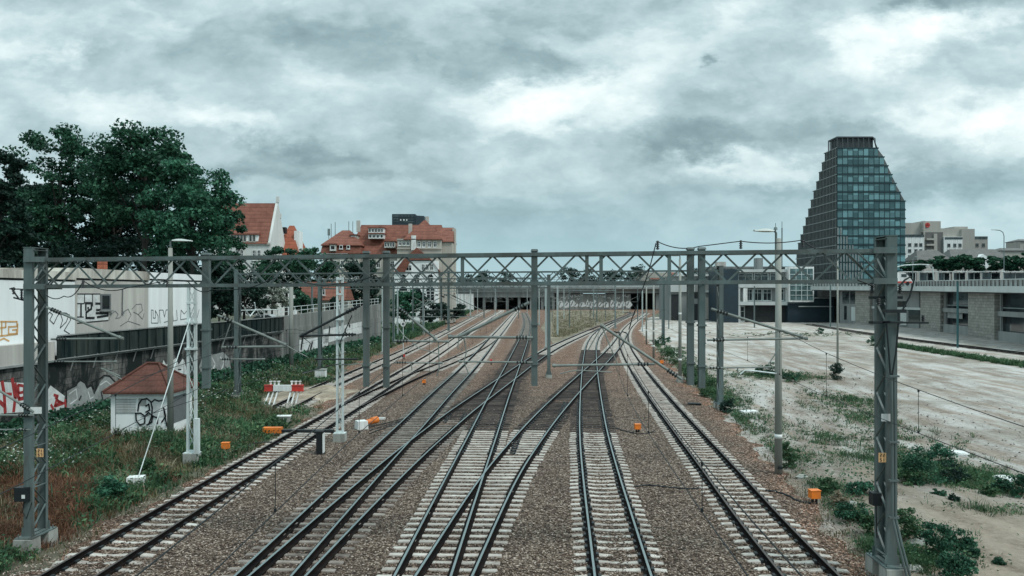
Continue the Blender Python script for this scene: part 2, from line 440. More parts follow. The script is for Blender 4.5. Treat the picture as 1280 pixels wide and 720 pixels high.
def track(key, label, y0, y1, kind, dz, shiny, skip=None, extend=None, fast=60):
    ln = L[key]
    root = thing('railway_track', label, 'railway track', (ln.X(y0), y0, 0), 'railway tracks of the station throat')
    top = M['rail_top'] if shiny else M['rail_old']
    for s in (-1, 1):
        rail_sweep(ln, s*0.7525, y0, y1, dz, wide(SHADE_FOOT.get(key, .09))).build('rail', [top, M['rail_side']], root)
    n = 0; y = y0+0.2
    rest_v, rest_f, rest_m = [], [], []
    mats = [M['sl_conc'], M['sl_worn'], M['sl_brown'], M['sl_dark']]
    mid = {'conc': 0, 'flat': 0, 'worn': 1, 'brown': 2, 'dark': 3}
    fb = MB()
    while y < y1:
        nn, t = ln.nrm(y); x = ln.X(y)
        a, b = -1.3, 1.3
        ok = True
        if skip:
            for other in skip:
                o = L[other]
                if o.y0 <= y <= o.y1:
                    q = (o.X(y)-x)*nn.x
                    if abs(q) < 2.0: ok = False
                    elif abs(q) < 2.66:
                        if q > 0: b = q-1.33
                        else: a = q+1.33
        if extend:
            for other in extend:
                o = L[other]
                if o.y0 <= y <= o.y1:
                    q = (o.X(y)-x)*nn.x
                    if abs(q) < 2.0:
                        a = min(a, q-1.3); b = max(b, q+1.3)
        if ok:
            k = kind(y)
            me, vs, fs = (SLP if b-a < 2.65 and y < 75 else SLN)[k]
            jit = random.uniform(-0.008, 0.008); jx = random.uniform(-0.03, 0.03)
            cx = (a+b)/2+jx; sx = (b-a)/2.6
            zoff = dz*0.5+random.uniform(-0.018, 0.006)
            ang = math.atan2(-t.x, t.y)+jit
            if n < 100:
                o = bpy.data.objects.new('sleeper', me); COL.objects.link(o); o.parent = root
                o.location = (x+nn.x*cx-root.location.x, y+nn.y*cx-root.location.y, zoff)
                o.rotation_euler = (0, 0, ang); o.scale = (sx, 1, 1)
                n += 1
            else:
                ca, sa = math.cos(ang), math.sin(ang); b0 = len(rest_v)
                for (vx, vy, vz) in vs:
                    rest_v.append((x+nn.x*cx+vx*sx*ca-vy*sa, y+nn.y*cx+vx*sx*sa+vy*ca, vz+zoff))
                for f in fs:
                    rest_f.append(tuple(i+b0 for i in f)); rest_m.append(mid[k])
            if y < fast:
                for s in (-1, 1):
                    for e in (-1, 1):
                        c = s*0.7525+e*0.115
                        fb.box((x+nn.x*c, y+nn.y*c, 0.065), (0.11, 0.17, 0.06), ang)
        y += 0.6
    if rest_v:
        mb = MB(); mb.v = rest_v; mb.f = rest_f; mb.m = rest_m
        tag(mb.build('sleepers', mats, root), kind='stuff')
    return root
tB = track('B', 'leftmost full length track, rusty rails on pale sleepers, curving away beside the grass', 17, 375, lambda y: 'conc' if y < 40 or y > 62 else 'flat', 0.0, False)
tA = track('A', 'siding behind the red and white buffer stop, left of the leftmost through track', 52, 380, lambda y: 'conc', 0.001, False, skip=['B'])
tC = track('C', 'turnout track branching right off the leftmost track beside the orange point motor', 52, 172, lambda y: 'conc', -0.003, False, skip=['B', 'D'])
tD = track('D', 'straight track of the interlaced pair on stained sleepers next to the leftmost track', 17, 375, lambda y: 'brown' if y < 40 else ('worn' if y < 75 else 'conc'), 0.003, True, extend=['E', 'C'])
tE = track('E', 'track crossing over the oil dark diamond from the stained pair to the narrow tunnel mouth', 17, 330, lambda y: 'brown' if y < 47 else ('dark' if y < 98 else 'conc'), 0.0055, True, skip=['D', 'F', 'H'])
tF = track('F', 'straight track of the central interlaced pair, running up behind the middle hanging post', 17, 320, lambda y: 'flat' if y < 43.5 else ('dark' if y < 130 else 'worn'), 0.0015, True, extend=['G', 'E'])
tG = track('G', 'turnout track slanting from the central interlaced pair to the crossing beside the rightmost track', 17, 158, lambda y: 'flat' if y < 43.5 else ('dark' if y < 100 else 'conc'), 0.0065, True, skip=['F', 'H', 'I'])
tH = track('H', 'straight single track with white concrete sleepers, alone on the gravel beside the rightmost track', 17, 330, lambda y: 'conc' if y < 43 or y > 106 else 'dark', -0.0015, True, extend=['G'])
tI = track('I', 'rightmost main track with rusty rails, slanting along the edge of the sandy lot', 17, 330, lambda y: 'conc', 0.0045, False, extend=['G'], skip=['H'])
tJ = track('J', 'lone track along the stone faced building beyond the sandy lot', 72, 195, lambda y: 'worn', 0.0, False, fast=0)
tJ['group'] = 'railway tracks of the station throat'
def guard(ln, off, y0, y1, root):
    prof = [(-0.04, -0.15), (0.04, -0.15), (0.035, 0.0), (-0.035, 0.0)]
    rail_sweep(L[ln], off, y0, y1, 0.008, prof).build('check_rail', [M['rail_old'], M['rail_side']], root)
guard('F', -0.66, 27.5, 36.5, tF); guard('G', 0.66, 29, 36, tG)
guard('E', 0.66, 36, 44, tE); guard('F', 0.66, 53, 60, tF); guard('H', 0.66, 62, 70, tH); guard('D', -0.66, 35, 42, tD)
def closure(ln, off, y0, y1, root):      # switch blade lying beside the stock rail
    prof = [(-0.03, -0.15), (0.03, -0.15), (0.025, 0.002), (-0.025, 0.002)]
    rail_sweep(L[ln], off, y0, y1, 0.0, prof).build('switch_blade', [M['rail_top'], M['rail_side']], root)
closure('B', -0.66, 40.5, 58, tB); closure('I', 0.67, 125, 140, tI)

# ------------------------------------------------------------------ ground
def spline_b(pts, z=0.0):
    P = sorted((gnd(x, y, z).y, gnd(x, y, z).x) for x, y in pts)
    return np.array([p[0] for p in P]), np.array([p[1] for p in P])
BL = spline_b([(-40, 735), (60, 690), (130, 652), (190, 622), (335, 552), (385, 520), (415, 487), (432, 458), (490, 434), (545, 411), (600, 385)])
BR = spline_b([(1112, 735), (1000, 600), (908, 515), (852, 465), (815, 430), (800, 412), (812, 396), (835, 386)])
def bl(y): return np.interp(y, *BL)
def br(y): return np.interp(y, *BR)
ys = [13.0]
while ys[-1] < 400: ys.append(ys[-1]+max(0.28, ys[-1]*0.011))
ys = np.array(ys); nT = 130
tt = np.linspace(0, 1, nT)
YY = np.repeat(ys[:, None], nT, 1)
wob_l = np.array([0.35*math.sin(y*0.9)+0.25*math.sin(y*2.3+1) for y in ys]); wob_r = np.array([0.3*math.sin(y*1.1+2)+0.2*math.sin(y*2.9) for y in ys])
BXL = bl(ys)+wob_l; BXR = br(ys)+wob_r
XX = BXL[:, None]*(1-tt)[None]+BXR[:, None]*tt[None]
def vnoise(x, y, s):
    return (np.sin(x*s*1.7+np.sin(y*s*1.1)*1.3)+np.sin(y*s*1.9+np.sin(x*s*0.8)*1.7)+np.sin((x+y)*s*2.7))/3
dE = np.minimum(XX-BXL[:, None], BXR[:, None]-XX)
ZZ = 0.012*vnoise(XX, YY, 2.1)+0.010*vnoise(XX, YY, 5.3)
ZZ = ZZ-0.18*np.clip(1-dE/0.9, 0, 1)**1.5
oil = np.zeros_like(XX); lane = np.zeros_like(XX)
for key, y0, y1, wdt, amt in (('F', 43, 120, 1.5, 0.8), ('E', 47, 84, 1.3, 0.75), ('F', 50, 90, 2.0, 1.3), ('E', 50, 80, 1.6, 1.2), ('H', 44, 104, 1.5, 0.55), ('G', 44, 92, 1.3, 0.5), ('D', 10, 75, 1.4, 0.6), ('E', 10, 47, 1.3, 0.6), ('F', 10, 43, 1.2, 0.3), ('G', 10, 43, 1.2, 0.3)):  # oil stain at the crossings; near lanes also paint shade beside the rails
    cx = np.interp(ys, L[key].g, L[key].x)
    a = np.exp(-((XX-cx[:, None])/(wdt*(1+0.10*vnoise(XX, YY, 1.2))))**4)*np.clip((YY-y0)/3, 0, 1)*np.clip((y1-YY)/12, 0, 1)*amt
    oil = np.maximum(oil, a)
for key in L:
    if key == 'J': continue
    cx = np.interp(ys, L[key].g, L[key].x, left=1e4, right=1e4)
    lane = np.maximum(lane, np.exp(-((XX-cx[:, None])/1.6)**4))
rust = np.clip(np.exp(-(dE/1.3)**2)*0.9+np.clip((YY-46)/45, 0, 1)*0.75, 0, 1)
far = np.clip((YY-60)/60, 0, 1)
XXB, YYB = XX, YY
V = np.stack([XX, YY, ZZ], -1).reshape(-1, 3)
idx = np.arange(len(ys)*nT).reshape(len(ys), nT)
F = np.stack([idx[:-1, :-1], idx[:-1, 1:], idx[1:, 1:], idx[1:, :-1]], -1).reshape(-1, 4)
m, nt, b, oc = newmat('ballast')
def attr(nt, n):
    a = nd(nt, 'ShaderNodeAttribute'); a.attribute_name = n; return a.outputs['Fac']
vor = nd(nt, 'ShaderNodeTexVoronoi'); vor.inputs['Scale'].default_value = 13; nt.links.new(oc, vor.inputs['Vector'])
sepc = nd(nt, 'ShaderNodeSeparateColor'); nt.links.new(vor.outputs['Color'], sepc.inputs[0])
st = ramp(nt, sepc.outputs[0], [(0.0, (0.055, 0.038, 0.028)), (0.4, (0.165, 0.122, 0.096)), (0.78, (0.29, 0.228, 0.185)), (1.0, (0.53, 0.45, 0.39))])
gap = ramp(nt, vor.outputs['Distance'], [(0.30, 1.0), (0.75, 0.22)])
st = mixc(nt, 1.0, st, gap, 'MULTIPLY')
big = noise(nt, oc, 0.35, 6, 0.65)
st = mixc(nt, 1.0, st, ramp(nt, big, [(0.3, (0.72, 0.70, 0.70)), (0.7, (1.2, 1.17, 1.13))]), 'MULTIPLY')
rs = mixc(nt, 1.0, st, (1.62, 1.18, 1.0), 'MULTIPLY')
rfac = nd(nt, 'ShaderNodeMath', operation='MULTIPLY'); nt.links.new(attr(nt, 'rust'), rfac.inputs[0])
nt.links.new(ramp(nt, noise(nt, oc, 0.8, 5), [(0.3, 0.35), (0.6, 1.0)]), rfac.inputs[1])
st = mixc(nt, rfac.outputs[0], st, rs)
st = mixc(nt, attr(nt, 'dust'), st, (0.27, 0.245, 0.22))
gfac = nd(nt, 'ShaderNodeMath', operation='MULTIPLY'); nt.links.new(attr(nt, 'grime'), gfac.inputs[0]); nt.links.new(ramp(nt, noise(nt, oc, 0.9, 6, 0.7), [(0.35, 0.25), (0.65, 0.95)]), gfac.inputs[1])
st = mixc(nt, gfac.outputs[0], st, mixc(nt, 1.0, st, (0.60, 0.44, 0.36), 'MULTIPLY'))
ofac = nd(nt, 'ShaderNodeMath', operation='MULTIPLY'); nt.links.new(attr(nt, 'oil'), ofac.inputs[0])
nt.links.new(ramp(nt, noise(nt, oc, 1.1, 5, 0.7), [(0.36, 0.08), (0.60, 1.0)]), ofac.inputs[1])
st = mixc(nt, ofac.outputs[0], st, mixc(nt, 0.16, (0.008, 0.008, 0.009), st))
nt.links.new(st, b.inputs['Base Color']); b.inputs['Roughness'].default_value = 0.9
b.inputs['Specular IOR Level'].default_value = 0.2
bump(nt, b, ramp(nt, vor.outputs['Distance'], [(0.0, 1.0), (0.8, 0.0)]), 0.9, 0.05)
M['ballast'] = m
bal = npmesh('ballast_bed', V, F, m); tag(bal, kind='structure')
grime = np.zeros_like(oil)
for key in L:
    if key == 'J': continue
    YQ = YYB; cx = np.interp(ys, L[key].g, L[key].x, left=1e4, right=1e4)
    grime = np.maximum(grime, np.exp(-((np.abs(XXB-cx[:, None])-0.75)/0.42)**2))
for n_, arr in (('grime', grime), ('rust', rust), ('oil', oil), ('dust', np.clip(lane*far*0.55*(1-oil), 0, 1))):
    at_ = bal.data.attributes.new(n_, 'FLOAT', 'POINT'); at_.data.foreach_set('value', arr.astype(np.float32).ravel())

# loose stones that stand up from the bed, near the viewer
def stones(name, X, Y, Z, S, mat):
    n = len(X)
    o6 = np.array([(1, 0, 0), (-1, 0, 0), (0, 1, 0), (0, -1, 0), (0, 0, 1), (0, 0, -1)], float)
    V = o6[None]*RNG.uniform(0.55, 1.25, (n, 6, 1))+RNG.normal(0, 0.18, (n, 6, 3))
    a = RNG.uniform(0, 6.28, n); ca, sa = np.cos(a)[:, None], np.sin(a)[:, None]
    x, y, z = V[..., 0]*1.25, V[..., 1], V[..., 2]*0.7
    V = np.stack([x*ca-y*sa, x*sa+y*ca, z], -1)*S[:, None, None]+np.stack([X, Y, Z], -1)[:, None]
    T = np.array([(0, 2, 4), (2, 1, 4), (1, 3, 4), (3, 0, 4), (2, 0, 5), (1, 2, 5), (3, 1, 5), (0, 3, 5)])
    F = (np.arange(n)*6)[:, None, None]+T[None]
    return tag(npmesh(name, V.reshape(-1, 3), F.reshape(-1, 3), mat), kind='stuff')
def stonemat(name, stops):
    m, nt, b, oc = newmat(name)
    g_ = nd(nt, 'ShaderNodeNewGeometry')
    nt.links.new(ramp(nt, g_.outputs['Random Per Island'], stops), b.inputs['Base Color'])
    b.inputs['Roughness'].default_value = 0.9; b.inputs['Specular IOR Level'].default_value = 0.2
    return m
M['stones'] = stonemat('ballast_stones', [(0.0, (0.050, 0.035, 0.027)), (0.4, (0.16, 0.118, 0.093)), (0.8, (0.29, 0.228, 0.185)), (1.0, (0.54, 0.46, 0.40))])
n = 52000
d_ = 1/(1/17.5+(1/52-1/17.5)*RNG.random(n)); xl_, xr_ = bl(d_)+.1, br(d_)-.1
x_ = xl_+(xr_-xl_)*RNG.random(n)
stones('ballast_stones', x_, d_, 0.012+0.012*RNG.random(n), RNG.uniform(0.016, 0.040, n), M['stones'])

# base ground to the horizon
m, nt, b, oc = newmat('earth')
c = ramp(nt, noise(nt, oc, 0.5, 8, 0.65), [(0.3, (0.075, 0.072, 0.05)), (0.55, (0.135, 0.115, 0.085)), (0.72, (0.24, 0.20, 0.155))])
c = mixc(nt, ramp(nt, noise(nt, oc, 0.06, 4), [(0.42, 0.0), (0.6, 0.75)]), c, (0.05, 0.075, 0.04))
nt.links.new(c, b.inputs['Base Color']); b.inputs['Roughness'].default_value = 0.95
bump(nt, b, noise(nt, oc, 7, 6), 0.6, 0.08)
M['earth'] = m
mb = MB(); s = 7000
mb.add([(-s, -200, -0.14), (s, -200, -0.14), (s, s, -0.14), (-s, s, -0.14)], [(0, 1, 2, 3)])
tag(mb.build('ground', m), kind='structure')

# sandy lot right of the tracks
m, nt, b, oc = newmat('sand')
big = noise(nt, oc, 0.11, 7, 0.62, 0.6)
strk = noise(nt, mapping(nt, oc, (0.75, 0.10, 1), (0, 0, R(-20))), 0.9, 7, 0.65, 0.5)
fin = noise(nt, oc, 4.0, 10, 0.78)
c = ramp(nt, fin, [(0.28, (0.27, 0.25, 0.225)), (0.45, (0.45, 0.435, 0.415)), (0.75, (0.66, 0.655, 0.635))])
c = mixc(nt, ramp(nt, strk, [(0.45, 0.0), (0.60, 0.85)]), c, mixc(nt, fin, (0.19, 0.145, 0.11), (0.42, 0.35, 0.29)))
c = mixc(nt, ramp(nt, big, [(0.48, 0.0), (0.62, 0.8)]), c, mixc(nt, fin, (0.13, 0.115, 0.09), (0.37, 0.33, 0.28)))
peb = nd(nt, 'ShaderNodeTexVoronoi'); peb.inputs['Scale'].default_value = 2.3; nt.links.new(oc, peb.inputs['Vector'])
pf = nd(nt, 'ShaderNodeMath', operation='MULTIPLY')
nt.links.new(ramp(nt, peb.outputs['Distance'], [(0.10, 1.0), (0.16, 0.0)]), pf.inputs[0])
nt.links.new(ramp(nt, noise(nt, oc, 0.5, 4), [(0.5, 0.0), (0.62, 0.8)]), pf.inputs[1])
c = mixc(nt, pf.outputs[0], c, (0.12, 0.11, 0.09))
c = mixc(nt, attr(nt, 'soil'), c, mixc(nt, fin, (0.10, 0.095, 0.065), (0.26, 0.215, 0.165)))
c = mixc(nt, attr(nt, 'warm'), c, mixc(nt, fin, (0.20, 0.155, 0.115), (0.52, 0.44, 0.36)))
rfq = nd(nt, 'ShaderNodeMath', operation='MULTIPLY'); nt.links.new(attr(nt, 'rut'), rfq.inputs[0]); nt.links.new(ramp(nt, fin, [(0.35, 1.0), (0.6, 0.3)]), rfq.inputs[1])
c = mixc(nt, rfq.outputs[0], c, (0.15, 0.115, 0.088))
nt.links.new(c, b.inputs['Base Color']); b.inputs['Roughness'].default_value = 0.95
b.inputs['Specular IOR Level'].default_value = 0.15
bump(nt, b, noise(nt, oc, 3.0, 12, 0.80), 0.9, 0.14)
M['sand'] = m
ys2 = [13.0]
while ys2[-1] < 260: ys2.append(ys2[-1]+max(0.35, ys2[-1]*0.012))
ys2 = np.array(ys2); nT2 = 150
YY = np.repeat(ys2[:, None], nT2, 1)
x0 = br(ys2)-1.2; x1 = np.full_like(ys2, 96.0)
t2 = np.linspace(0, 1, nT2)**1.7
XX = x0[:, None]*(1-t2)[None]+x1[:, None]*t2[None]
dd = XX-br(ys2)[:, None]
ZZ = -0.03+0.05*vnoise(XX, YY, 0.7)+0.03*vnoise(XX, YY, 1.9)-0.10*np.clip(1-dd/0.8, 0, 1)
# low bank beside the right gantry mast
wz = np.exp(-((XX-14.5)/2.6)**2)*np.exp(-((YY-29)/10)**2)
ZZ = ZZ+0.25*wz
def blob(px, py, rx, ry, a=1.0):
    p = gnd(px, py); return a*np.exp(-((XX-p.x)/rx)**2-((YY-p.y)/ry)**2)
soil = np.zeros_like(XX)
for args in ((840, 455, 4, 14, .9), (870, 480, 2.6, 9, 1), (895, 500, 1.8, 5, .8), (945, 540, 1.5, 5, .6), (985, 560, 1.0, 4, .8), (1030, 600, 1.3, 4, .5), (1150, 590, 4.0, 3.6, .9), (1075, 640, 1.2, 2.5, .8), (1160, 665, 2.4, 2.2, .5), (1250, 640, 3, 1.0, .6), (1085, 520, 2.2, 8, .5), (975, 470, 4, 6, .8), (1060, 500, 3, 6, .4), (1000, 420, 12, 10, .5), (1200, 450, 18, 5, .6)):
    soil = np.maximum(soil, blob(*args))
rut = np.zeros_like(XX)
for (a_, b_) in (((1030, 720), (985, 500)), ((1075, 720), (1010, 500)), ((1280, 560), (1000, 440)), ((1280, 590), (960, 440)), ((1280, 500), (1010, 425)), ((1280, 520), (1040, 430)), ((1280, 680), (1140, 625)), ((1280, 708), (1120, 640)), ((1100, 560), (940, 430)), ((1200, 560), (980, 430)), ((1280, 475), (1060, 425))):
    p0_, p1_ = gnd(*a_), gnd(*b_); tq = np.clip((YY-p0_.y)/(p1_.y-p0_.y), -0.2, 1.2)
    for o_ in (-0.85, 0.85):
        cxr = p0_.x+(p1_.x-p0_.x)*tq+o_+0.5*np.sin(YY*.12+a_[0])
        rut = np.maximum(rut, np.exp(-((XX-cxr)/(0.22+0.006*YY))**2)*((YY-p0_.y) > -3)*((p1_.y-YY) > -4))
rut = rut*np.clip(0.7+0.6*vnoise(XX, YY, 0.8), 0, 1)
ZZ = ZZ-0.05*rut
soil = np.clip(soil*(0.75+0.5*vnoise(XX, YY, 1.3)), 0, 1)
warm = np.clip(np.clip((34-YY)/10, 0, 1)*0.85+0.4*vnoise(XX, YY, 0.35)-0.1, 0, 1)
V = np.stack([XX, YY, ZZ], -1).reshape(-1, 3); idx = np.arange(len(ys2)*nT2).reshape(len(ys2), nT2)
F = np.stack([idx[:-1, :-1], idx[:-1, 1:], idx[1:, 1:], idx[1:, :-1]], -1).reshape(-1, 4)
lot = npmesh('sandy_lot', V, F, m); tag(lot, kind='structure')
lot.data.polygons.foreach_set('use_smooth', [True]*len(F))
for n_, arr in (('soil', soil), ('warm', warm), ('rut', rut)):
    a_ = lot.data.attributes.new(n_, 'FLOAT', 'POINT'); a_.data.foreach_set('value', arr.astype(np.float32).ravel())

M['rubble'] = stonemat('rubble', [(0.0, (0.10, 0.085, 0.07)), (0.5, (0.28, 0.25, 0.22)), (1.0, (0.58, 0.56, 0.53))])
n = 9000; d_ = 1/(1/17+(1/80-1/17)*RNG.random(n)); x_ = br(d_)+0.2+np.abs(RNG.normal(0, 8, n))
stones('rubble', x_, d_, np.full(n, -0.01), RNG.uniform(0.012, 0.05, n)*np.sqrt(d_/25), M['rubble'])

# sand heap by the buffer stop
mb = MB(); c0 = gnd(385, 500)
N_ = 26; vs = []; fs = []
for i in range(N_):
    for j in range(N_):
        u, v_ = (i/(N_-1)-.5)*9, (j/(N_-1)-.5)*14
        r2 = (u/4.2)**2+(v_/6.5)**2
        z = -0.2+0.55*math.exp(-r2*2.6)*(1+0.25*math.sin(u*2.1+v_)+0.2*math.sin(v_*1.7))
        vs.append((c0.x+u, c0.y+v_+4, z))
for i in range(N_-1):
    for j in range(N_-1):
        fs.append((i*N_+j, (i+1)*N_+j, (i+1)*N_+j+1, i*N_+j+1))
mb.add(vs, fs)
M['heap'] = plain('sand_heap', (0.37, 0.305, 0.235), 0.95, 0, 0.35, 1.3, (0.15, 0.12, 0.085), False, 0.5)
tag(mb.build('sand_heap', M['heap'], None, True), kind='structure')

# plateau behind the retaining wall, streets on the deck level to the right
mb = MB()
mb.prism([(wallx(36)-0.5, 36), (wallx(83)-0.5, 83), (wallx(126)-0.6, 126), (-70, 150), (-420, 330), (-420, 36)], -0.3, 3.9)
tag(mb.build('upper_terrain', M['earth']), kind='structure')
mb = MB()
mb.add([gnd(692, 430, .03), gnd(735, 411, .03), gnd(775, 396, .03), gnd(788, 388, .03), gnd(690, 388, .03), gnd(676, 410, .03)], [(0, 1, 2, 3, 4, 5)])
M['drygrass_ground'] = plain('dry_ground', (0.155, 0.132, 0.088), 0.95, 0, 0.4, 0.35, (0.25, 0.22, 0.165), False, 0.5)
tag(mb.build('dry_verge', M['drygrass_ground']), kind='structure')
# ------------------------------------------------------------------ gantries and masts
def lattice_mast(name, parent, x, y, z0, z1, wx=0.28, t=0.09, sep=0.75, mat=None, step=0.62, plate=True, ang=0.0, found=True):
    """two channels one behind the other, laced on both open sides"""
    mat = mat or M['steel']
    ca, sa = math.cos(ang), math.sin(ang)
    def W(a, b_, z): return (x+a*ca-b_*sa, y+a*sa+b_*ca, z)
    mb = MB()
    for s in (-1, 1):
        b0 = s*sep/2
        mb.box(W(0, b0, (z0+z1)/2), (wx, 0.014, z1-z0), ang)
        for e in (-1, 1):
            mb.box(W(e*(wx/2-0.006), b0-s*(t/2+0.004), (z0+z1)/2), (0.012, t, z1-z0), ang)
    z = z0+0.25; k = 1
    while z+step < z1-0.2:
        for e in (-1, 1):
            mb.bar(W(e*(wx/2-0.022), -k*(sep/2-0.06), z), W(e*(wx/2-0.022), k*(sep/2-0.06), z+step), 0.012, 0.055, 0, (ca, sa, 0))
        if plate and abs((z-z0)/step-round((z-z0)/step)) < 2 and k > 0 and int(z*10) % 3 == 0:
            for e in (-1, 1):
                mb.bar(W(e*(wx/2-0.022), -sep/2+.06, z), W(e*(wx/2-0.022), sep/2-.06, z), 0.012, 0.07, 0, (ca, sa, 0))
        z += step; k = -k
    for zt in (z0+0.06, z1-0.06):
        for e in (-1, 1):
            mb.bar(W(e*(wx/2-0.03), -sep/2+.03, zt), W(e*(wx/2-0.03), sep/2-.03, zt), 0.016, 0.14, 0, (ca, sa, 0))
    mb.box(W(0, 0, z0+0.02), (wx+0.28, sep+0.45, 0.035), ang)
    mb.box(W(0, 0, z1+0.012), (wx+0.02, sep+0.04, 0.02), ang)
    for a in (-1, 1):
        for b_ in (-1, 1):
            mb.tube([W(a*(wx/2+0.08), b_*(sep/2+0.12), z0), W(a*(wx/2+0.08), b_*(sep/2+0.12), z0+0.12)], 0.022, 6)
            mb.bar(W(a*(wx/2+.02), b_*(sep/2), z0+.03), W(a*(wx/2+.005), b_*(sep/2), z0+.30), 0.10, 0.012, 0, (0, 1, 0))
    o = mb.build(name, mat, parent)
    if found:
        for s in (-1, 1):
            f = MB(); c = W(0, s*(sep/2+0.05), (z0-0.3)/2)
            f.box(c, (wx+0.30, 0.50, z0+0.3), ang, 0, 0.94)
            f.build('foundation', M['concrete'], o)
    return o
def drop_post(parent, x, y, z0, z1, w_=0.19, mat=None):
    w_ *= 0.92
    mb = MB(); mat = mat or M['steel']
    mb.box((x, y-w_*0.42, (z0+z1)/2), (w_, 0.016, z1-z0))
    mb.box((x, y+w_*0.42, (z0+z1)/2), (w_, 0.016, z1-z0))
    mb.box((x, y, (z0+z1)/2), (0.016, w_*0.84-0.018, z1-z0))
    mb.box((x+w_/2-0.008, y, (z0+z1)/2), (0.014, w_*0.84-0.02, z1-z0))
    mb.box((x-w_/2+0.008, y, (z0+z1)/2), (0.014, w_*0.84-0.02, z1-z0))
    mb.box((x, y, z1+0.03), (w_*1.25, w_*1.3, 0.06), 0, 0, 0.8)
    for zc in (z1-0.10, z1-0.85, z0+0.62, z0+1.75):
        mb.box((x, y, zc), (w_+0.05, w_+0.06, 0.05))
    return mb.build('drop_post', mat, parent)
def truss(parent, A, B, h, dep=0.62, ch=0.075, panel=0.83, mat=None, vert=(), simple=False):
    mat = mat or M['steel']
    A = Vector(A); B = Vector(B); a = (B-A); Ln = a.length; a = a/Ln
    n = Vector((-a.y, a.x, 0)).normalized()
    up = Vector((0, 0, h))
    for (nm, zo) in (('top_chord', 0.0), ('bottom_chord', -h)):
        for s in (-1, 1):
            o_ = n*(s*dep/2)+Vector((0, 0, zo))
            mb = MB(); mb.bar(A+o_, B+o_, ch, ch*1.15)
            mb.build(nm, mat, parent)
    N = max(2, int(round(Ln/panel)))
    if N % 2: N += 1
    for s in (-1, 1):
        mb = MB()
        for i in range(N):
            t0, t1 = Ln*i/N, Ln*(i+1)/N
            up0 = (i % 2 == 0) if s < 0 else (i % 2 == 1)
            p = A+a*t0+n*(s*dep/2); q = A+a*t1+n*(s*dep/2)
            if up0: q = q-up
            else: p = p-up
            off = n*(-s*0.02)
            mb.bar(p+off, q+off, 0.014 if not simple else 0.03, 0.052, 0, n.cross(q-p))
        mb.build('truss_diagonals', mat, parent)
    mb = MB()
    for i in range(0, N):
        t0, t1 = Ln*i/N, Ln*(i+1)/N
        s = 1 if i % 2 else -1
        for zo in (-0.03, -h+0.03):
            mb.bar(A+a*t0+n*(s*dep/2)+Vector((0, 0, zo)), A+a*t1-n*(s*dep/2)+Vector((0, 0, zo)), 0.045, 0.012)
    for t in vert:
        p = A+a*(t*Ln)-n*(dep/2-0.01)
        mb.bar(p-Vector((0, 0, 0.03)), p-up+Vector((0, 0, 0.03)), 0.10, 0.03, 0, n)
    mb.build('truss_lacing', mat, parent)
def arm(parent, d, strut=None, tube=None, low=None, extra=(), r=0.038, dk=False, name='cantilever_arm'):
    """cantilever: bracket tube, registration tube, steady arm; end points in survey pixels at range d"""
    mb = MB(); ins = MB()
    mat = M['dark'] if dk else M['tube']
    for seg, rr in ((strut, r), (tube, r*0.85), (low, r*0.55)):
        if not seg: continue
        p, q = at(*seg[0], d), at(*seg[1], d)       # p is at the post
        mb.tube([p, q], rr, 8)
        ax = (q-p).normalized(); Ln = (q-p).length
        ins.mark(); ins.ribs(p+ax*min(0.32, Ln*0.15), rr*1.9, min(0.34, Ln*0.22), 4, ax)
        mb.tube([q-ax*0.05, q+ax*0.03], rr*1.5, 8)
    for seg in extra:
        mb.tube([at(x, y, d) for x, y in seg], 0.016, 6)
    o = mb.build(name, mat, parent)
    if ins.v: ins.build('insulator', M['dark'], o)
    return o

# ---- nearest gantry
dL, dR = 23.6, 20.9
pL = Vector(((45-640)/FPX*dL, dL, 0)); pR = Vector(((1107-640)/FPX*dR, dR, 0))
def gplane(px, A=pL, B=pR):
    s = (px-640)/FPX
    k = (B.x-A.x)/(B.y-A.y)
    d = (A.x-k*A.y)/(s-k)
    return d
G1 = thing('catenary_gantry', 'nearest lattice gantry, its grey green truss spanning all the tracks', 'gantry', (pL.x, pL.y, 0), 'gantries over the tracks')
ga = math.atan2(pR.y-pL.y, pR.x-pL.x)
ml = lattice_mast('mast', G1, pL.x, pL.y, 0.34, 9.1, 0.265, 0.10, 0.76, None, 0.62, True, ga*0.2)
mr = lattice_mast('mast', G1, pR.x, pR.y, 0.42, 9.25, 0.265, 0.10, 0.76, None, 0.62, True, ga*0.2)
zTL, zTR = EYE+43/FPX*dL, EYE+54/FPX*dR
truss(G1, (pL.x+0.16, pL.y, zTL), (pR.x-0.16, pR.y, zTR), 0.82, 0.66, 0.085, 0.83, None, (0.535, 0.678, 0.694, 0.77))
# brackets joining truss and masts
mb = MB()
for (p, zt) in ((pL, zTL), (pR, zTR)):
    for zo in (0.0, -0.82):
        s_ = 1 if p is pL else -1; mb.mark()
        mb.box((p.x+s_*.22, p.y-0.43, zt+zo), (0.62, 0.10, 0.16)); mb.mark(); mb.box((p.x+s_*.22, p.y+0.43, zt+zo), (0.62, 0.10, 0.16))
    for s in (-1, 1):
        mb.mark(); mb.bar((p.x+(0.9 if p is pL else -0.9), p.y+s*0.30, zt-0.05), (p.x+(0.12 if p is pL else -0.12), p.y+s*0.30, zt-0.8), 0.02, 0.07, 0, (0, 1, 0))
mb.build('truss_bracket', M['steel'], G1)
for px, yb, ww in ((258, 485, 0.22), (458, 483, 0.185), (483, 484, 0.185), (668, 482, 0.19), (863, 481, 0.19), (877, 485, 0.19)):
    d = gplane(px); x = (px-640)/FPX*d
    t = (x-pL.x)/(pR.x-pL.x)
    drop_post(G1, x, d, EYE-(yb-368)/FPX*d, zTL*(1-t)+zTR*t+0.10, ww)
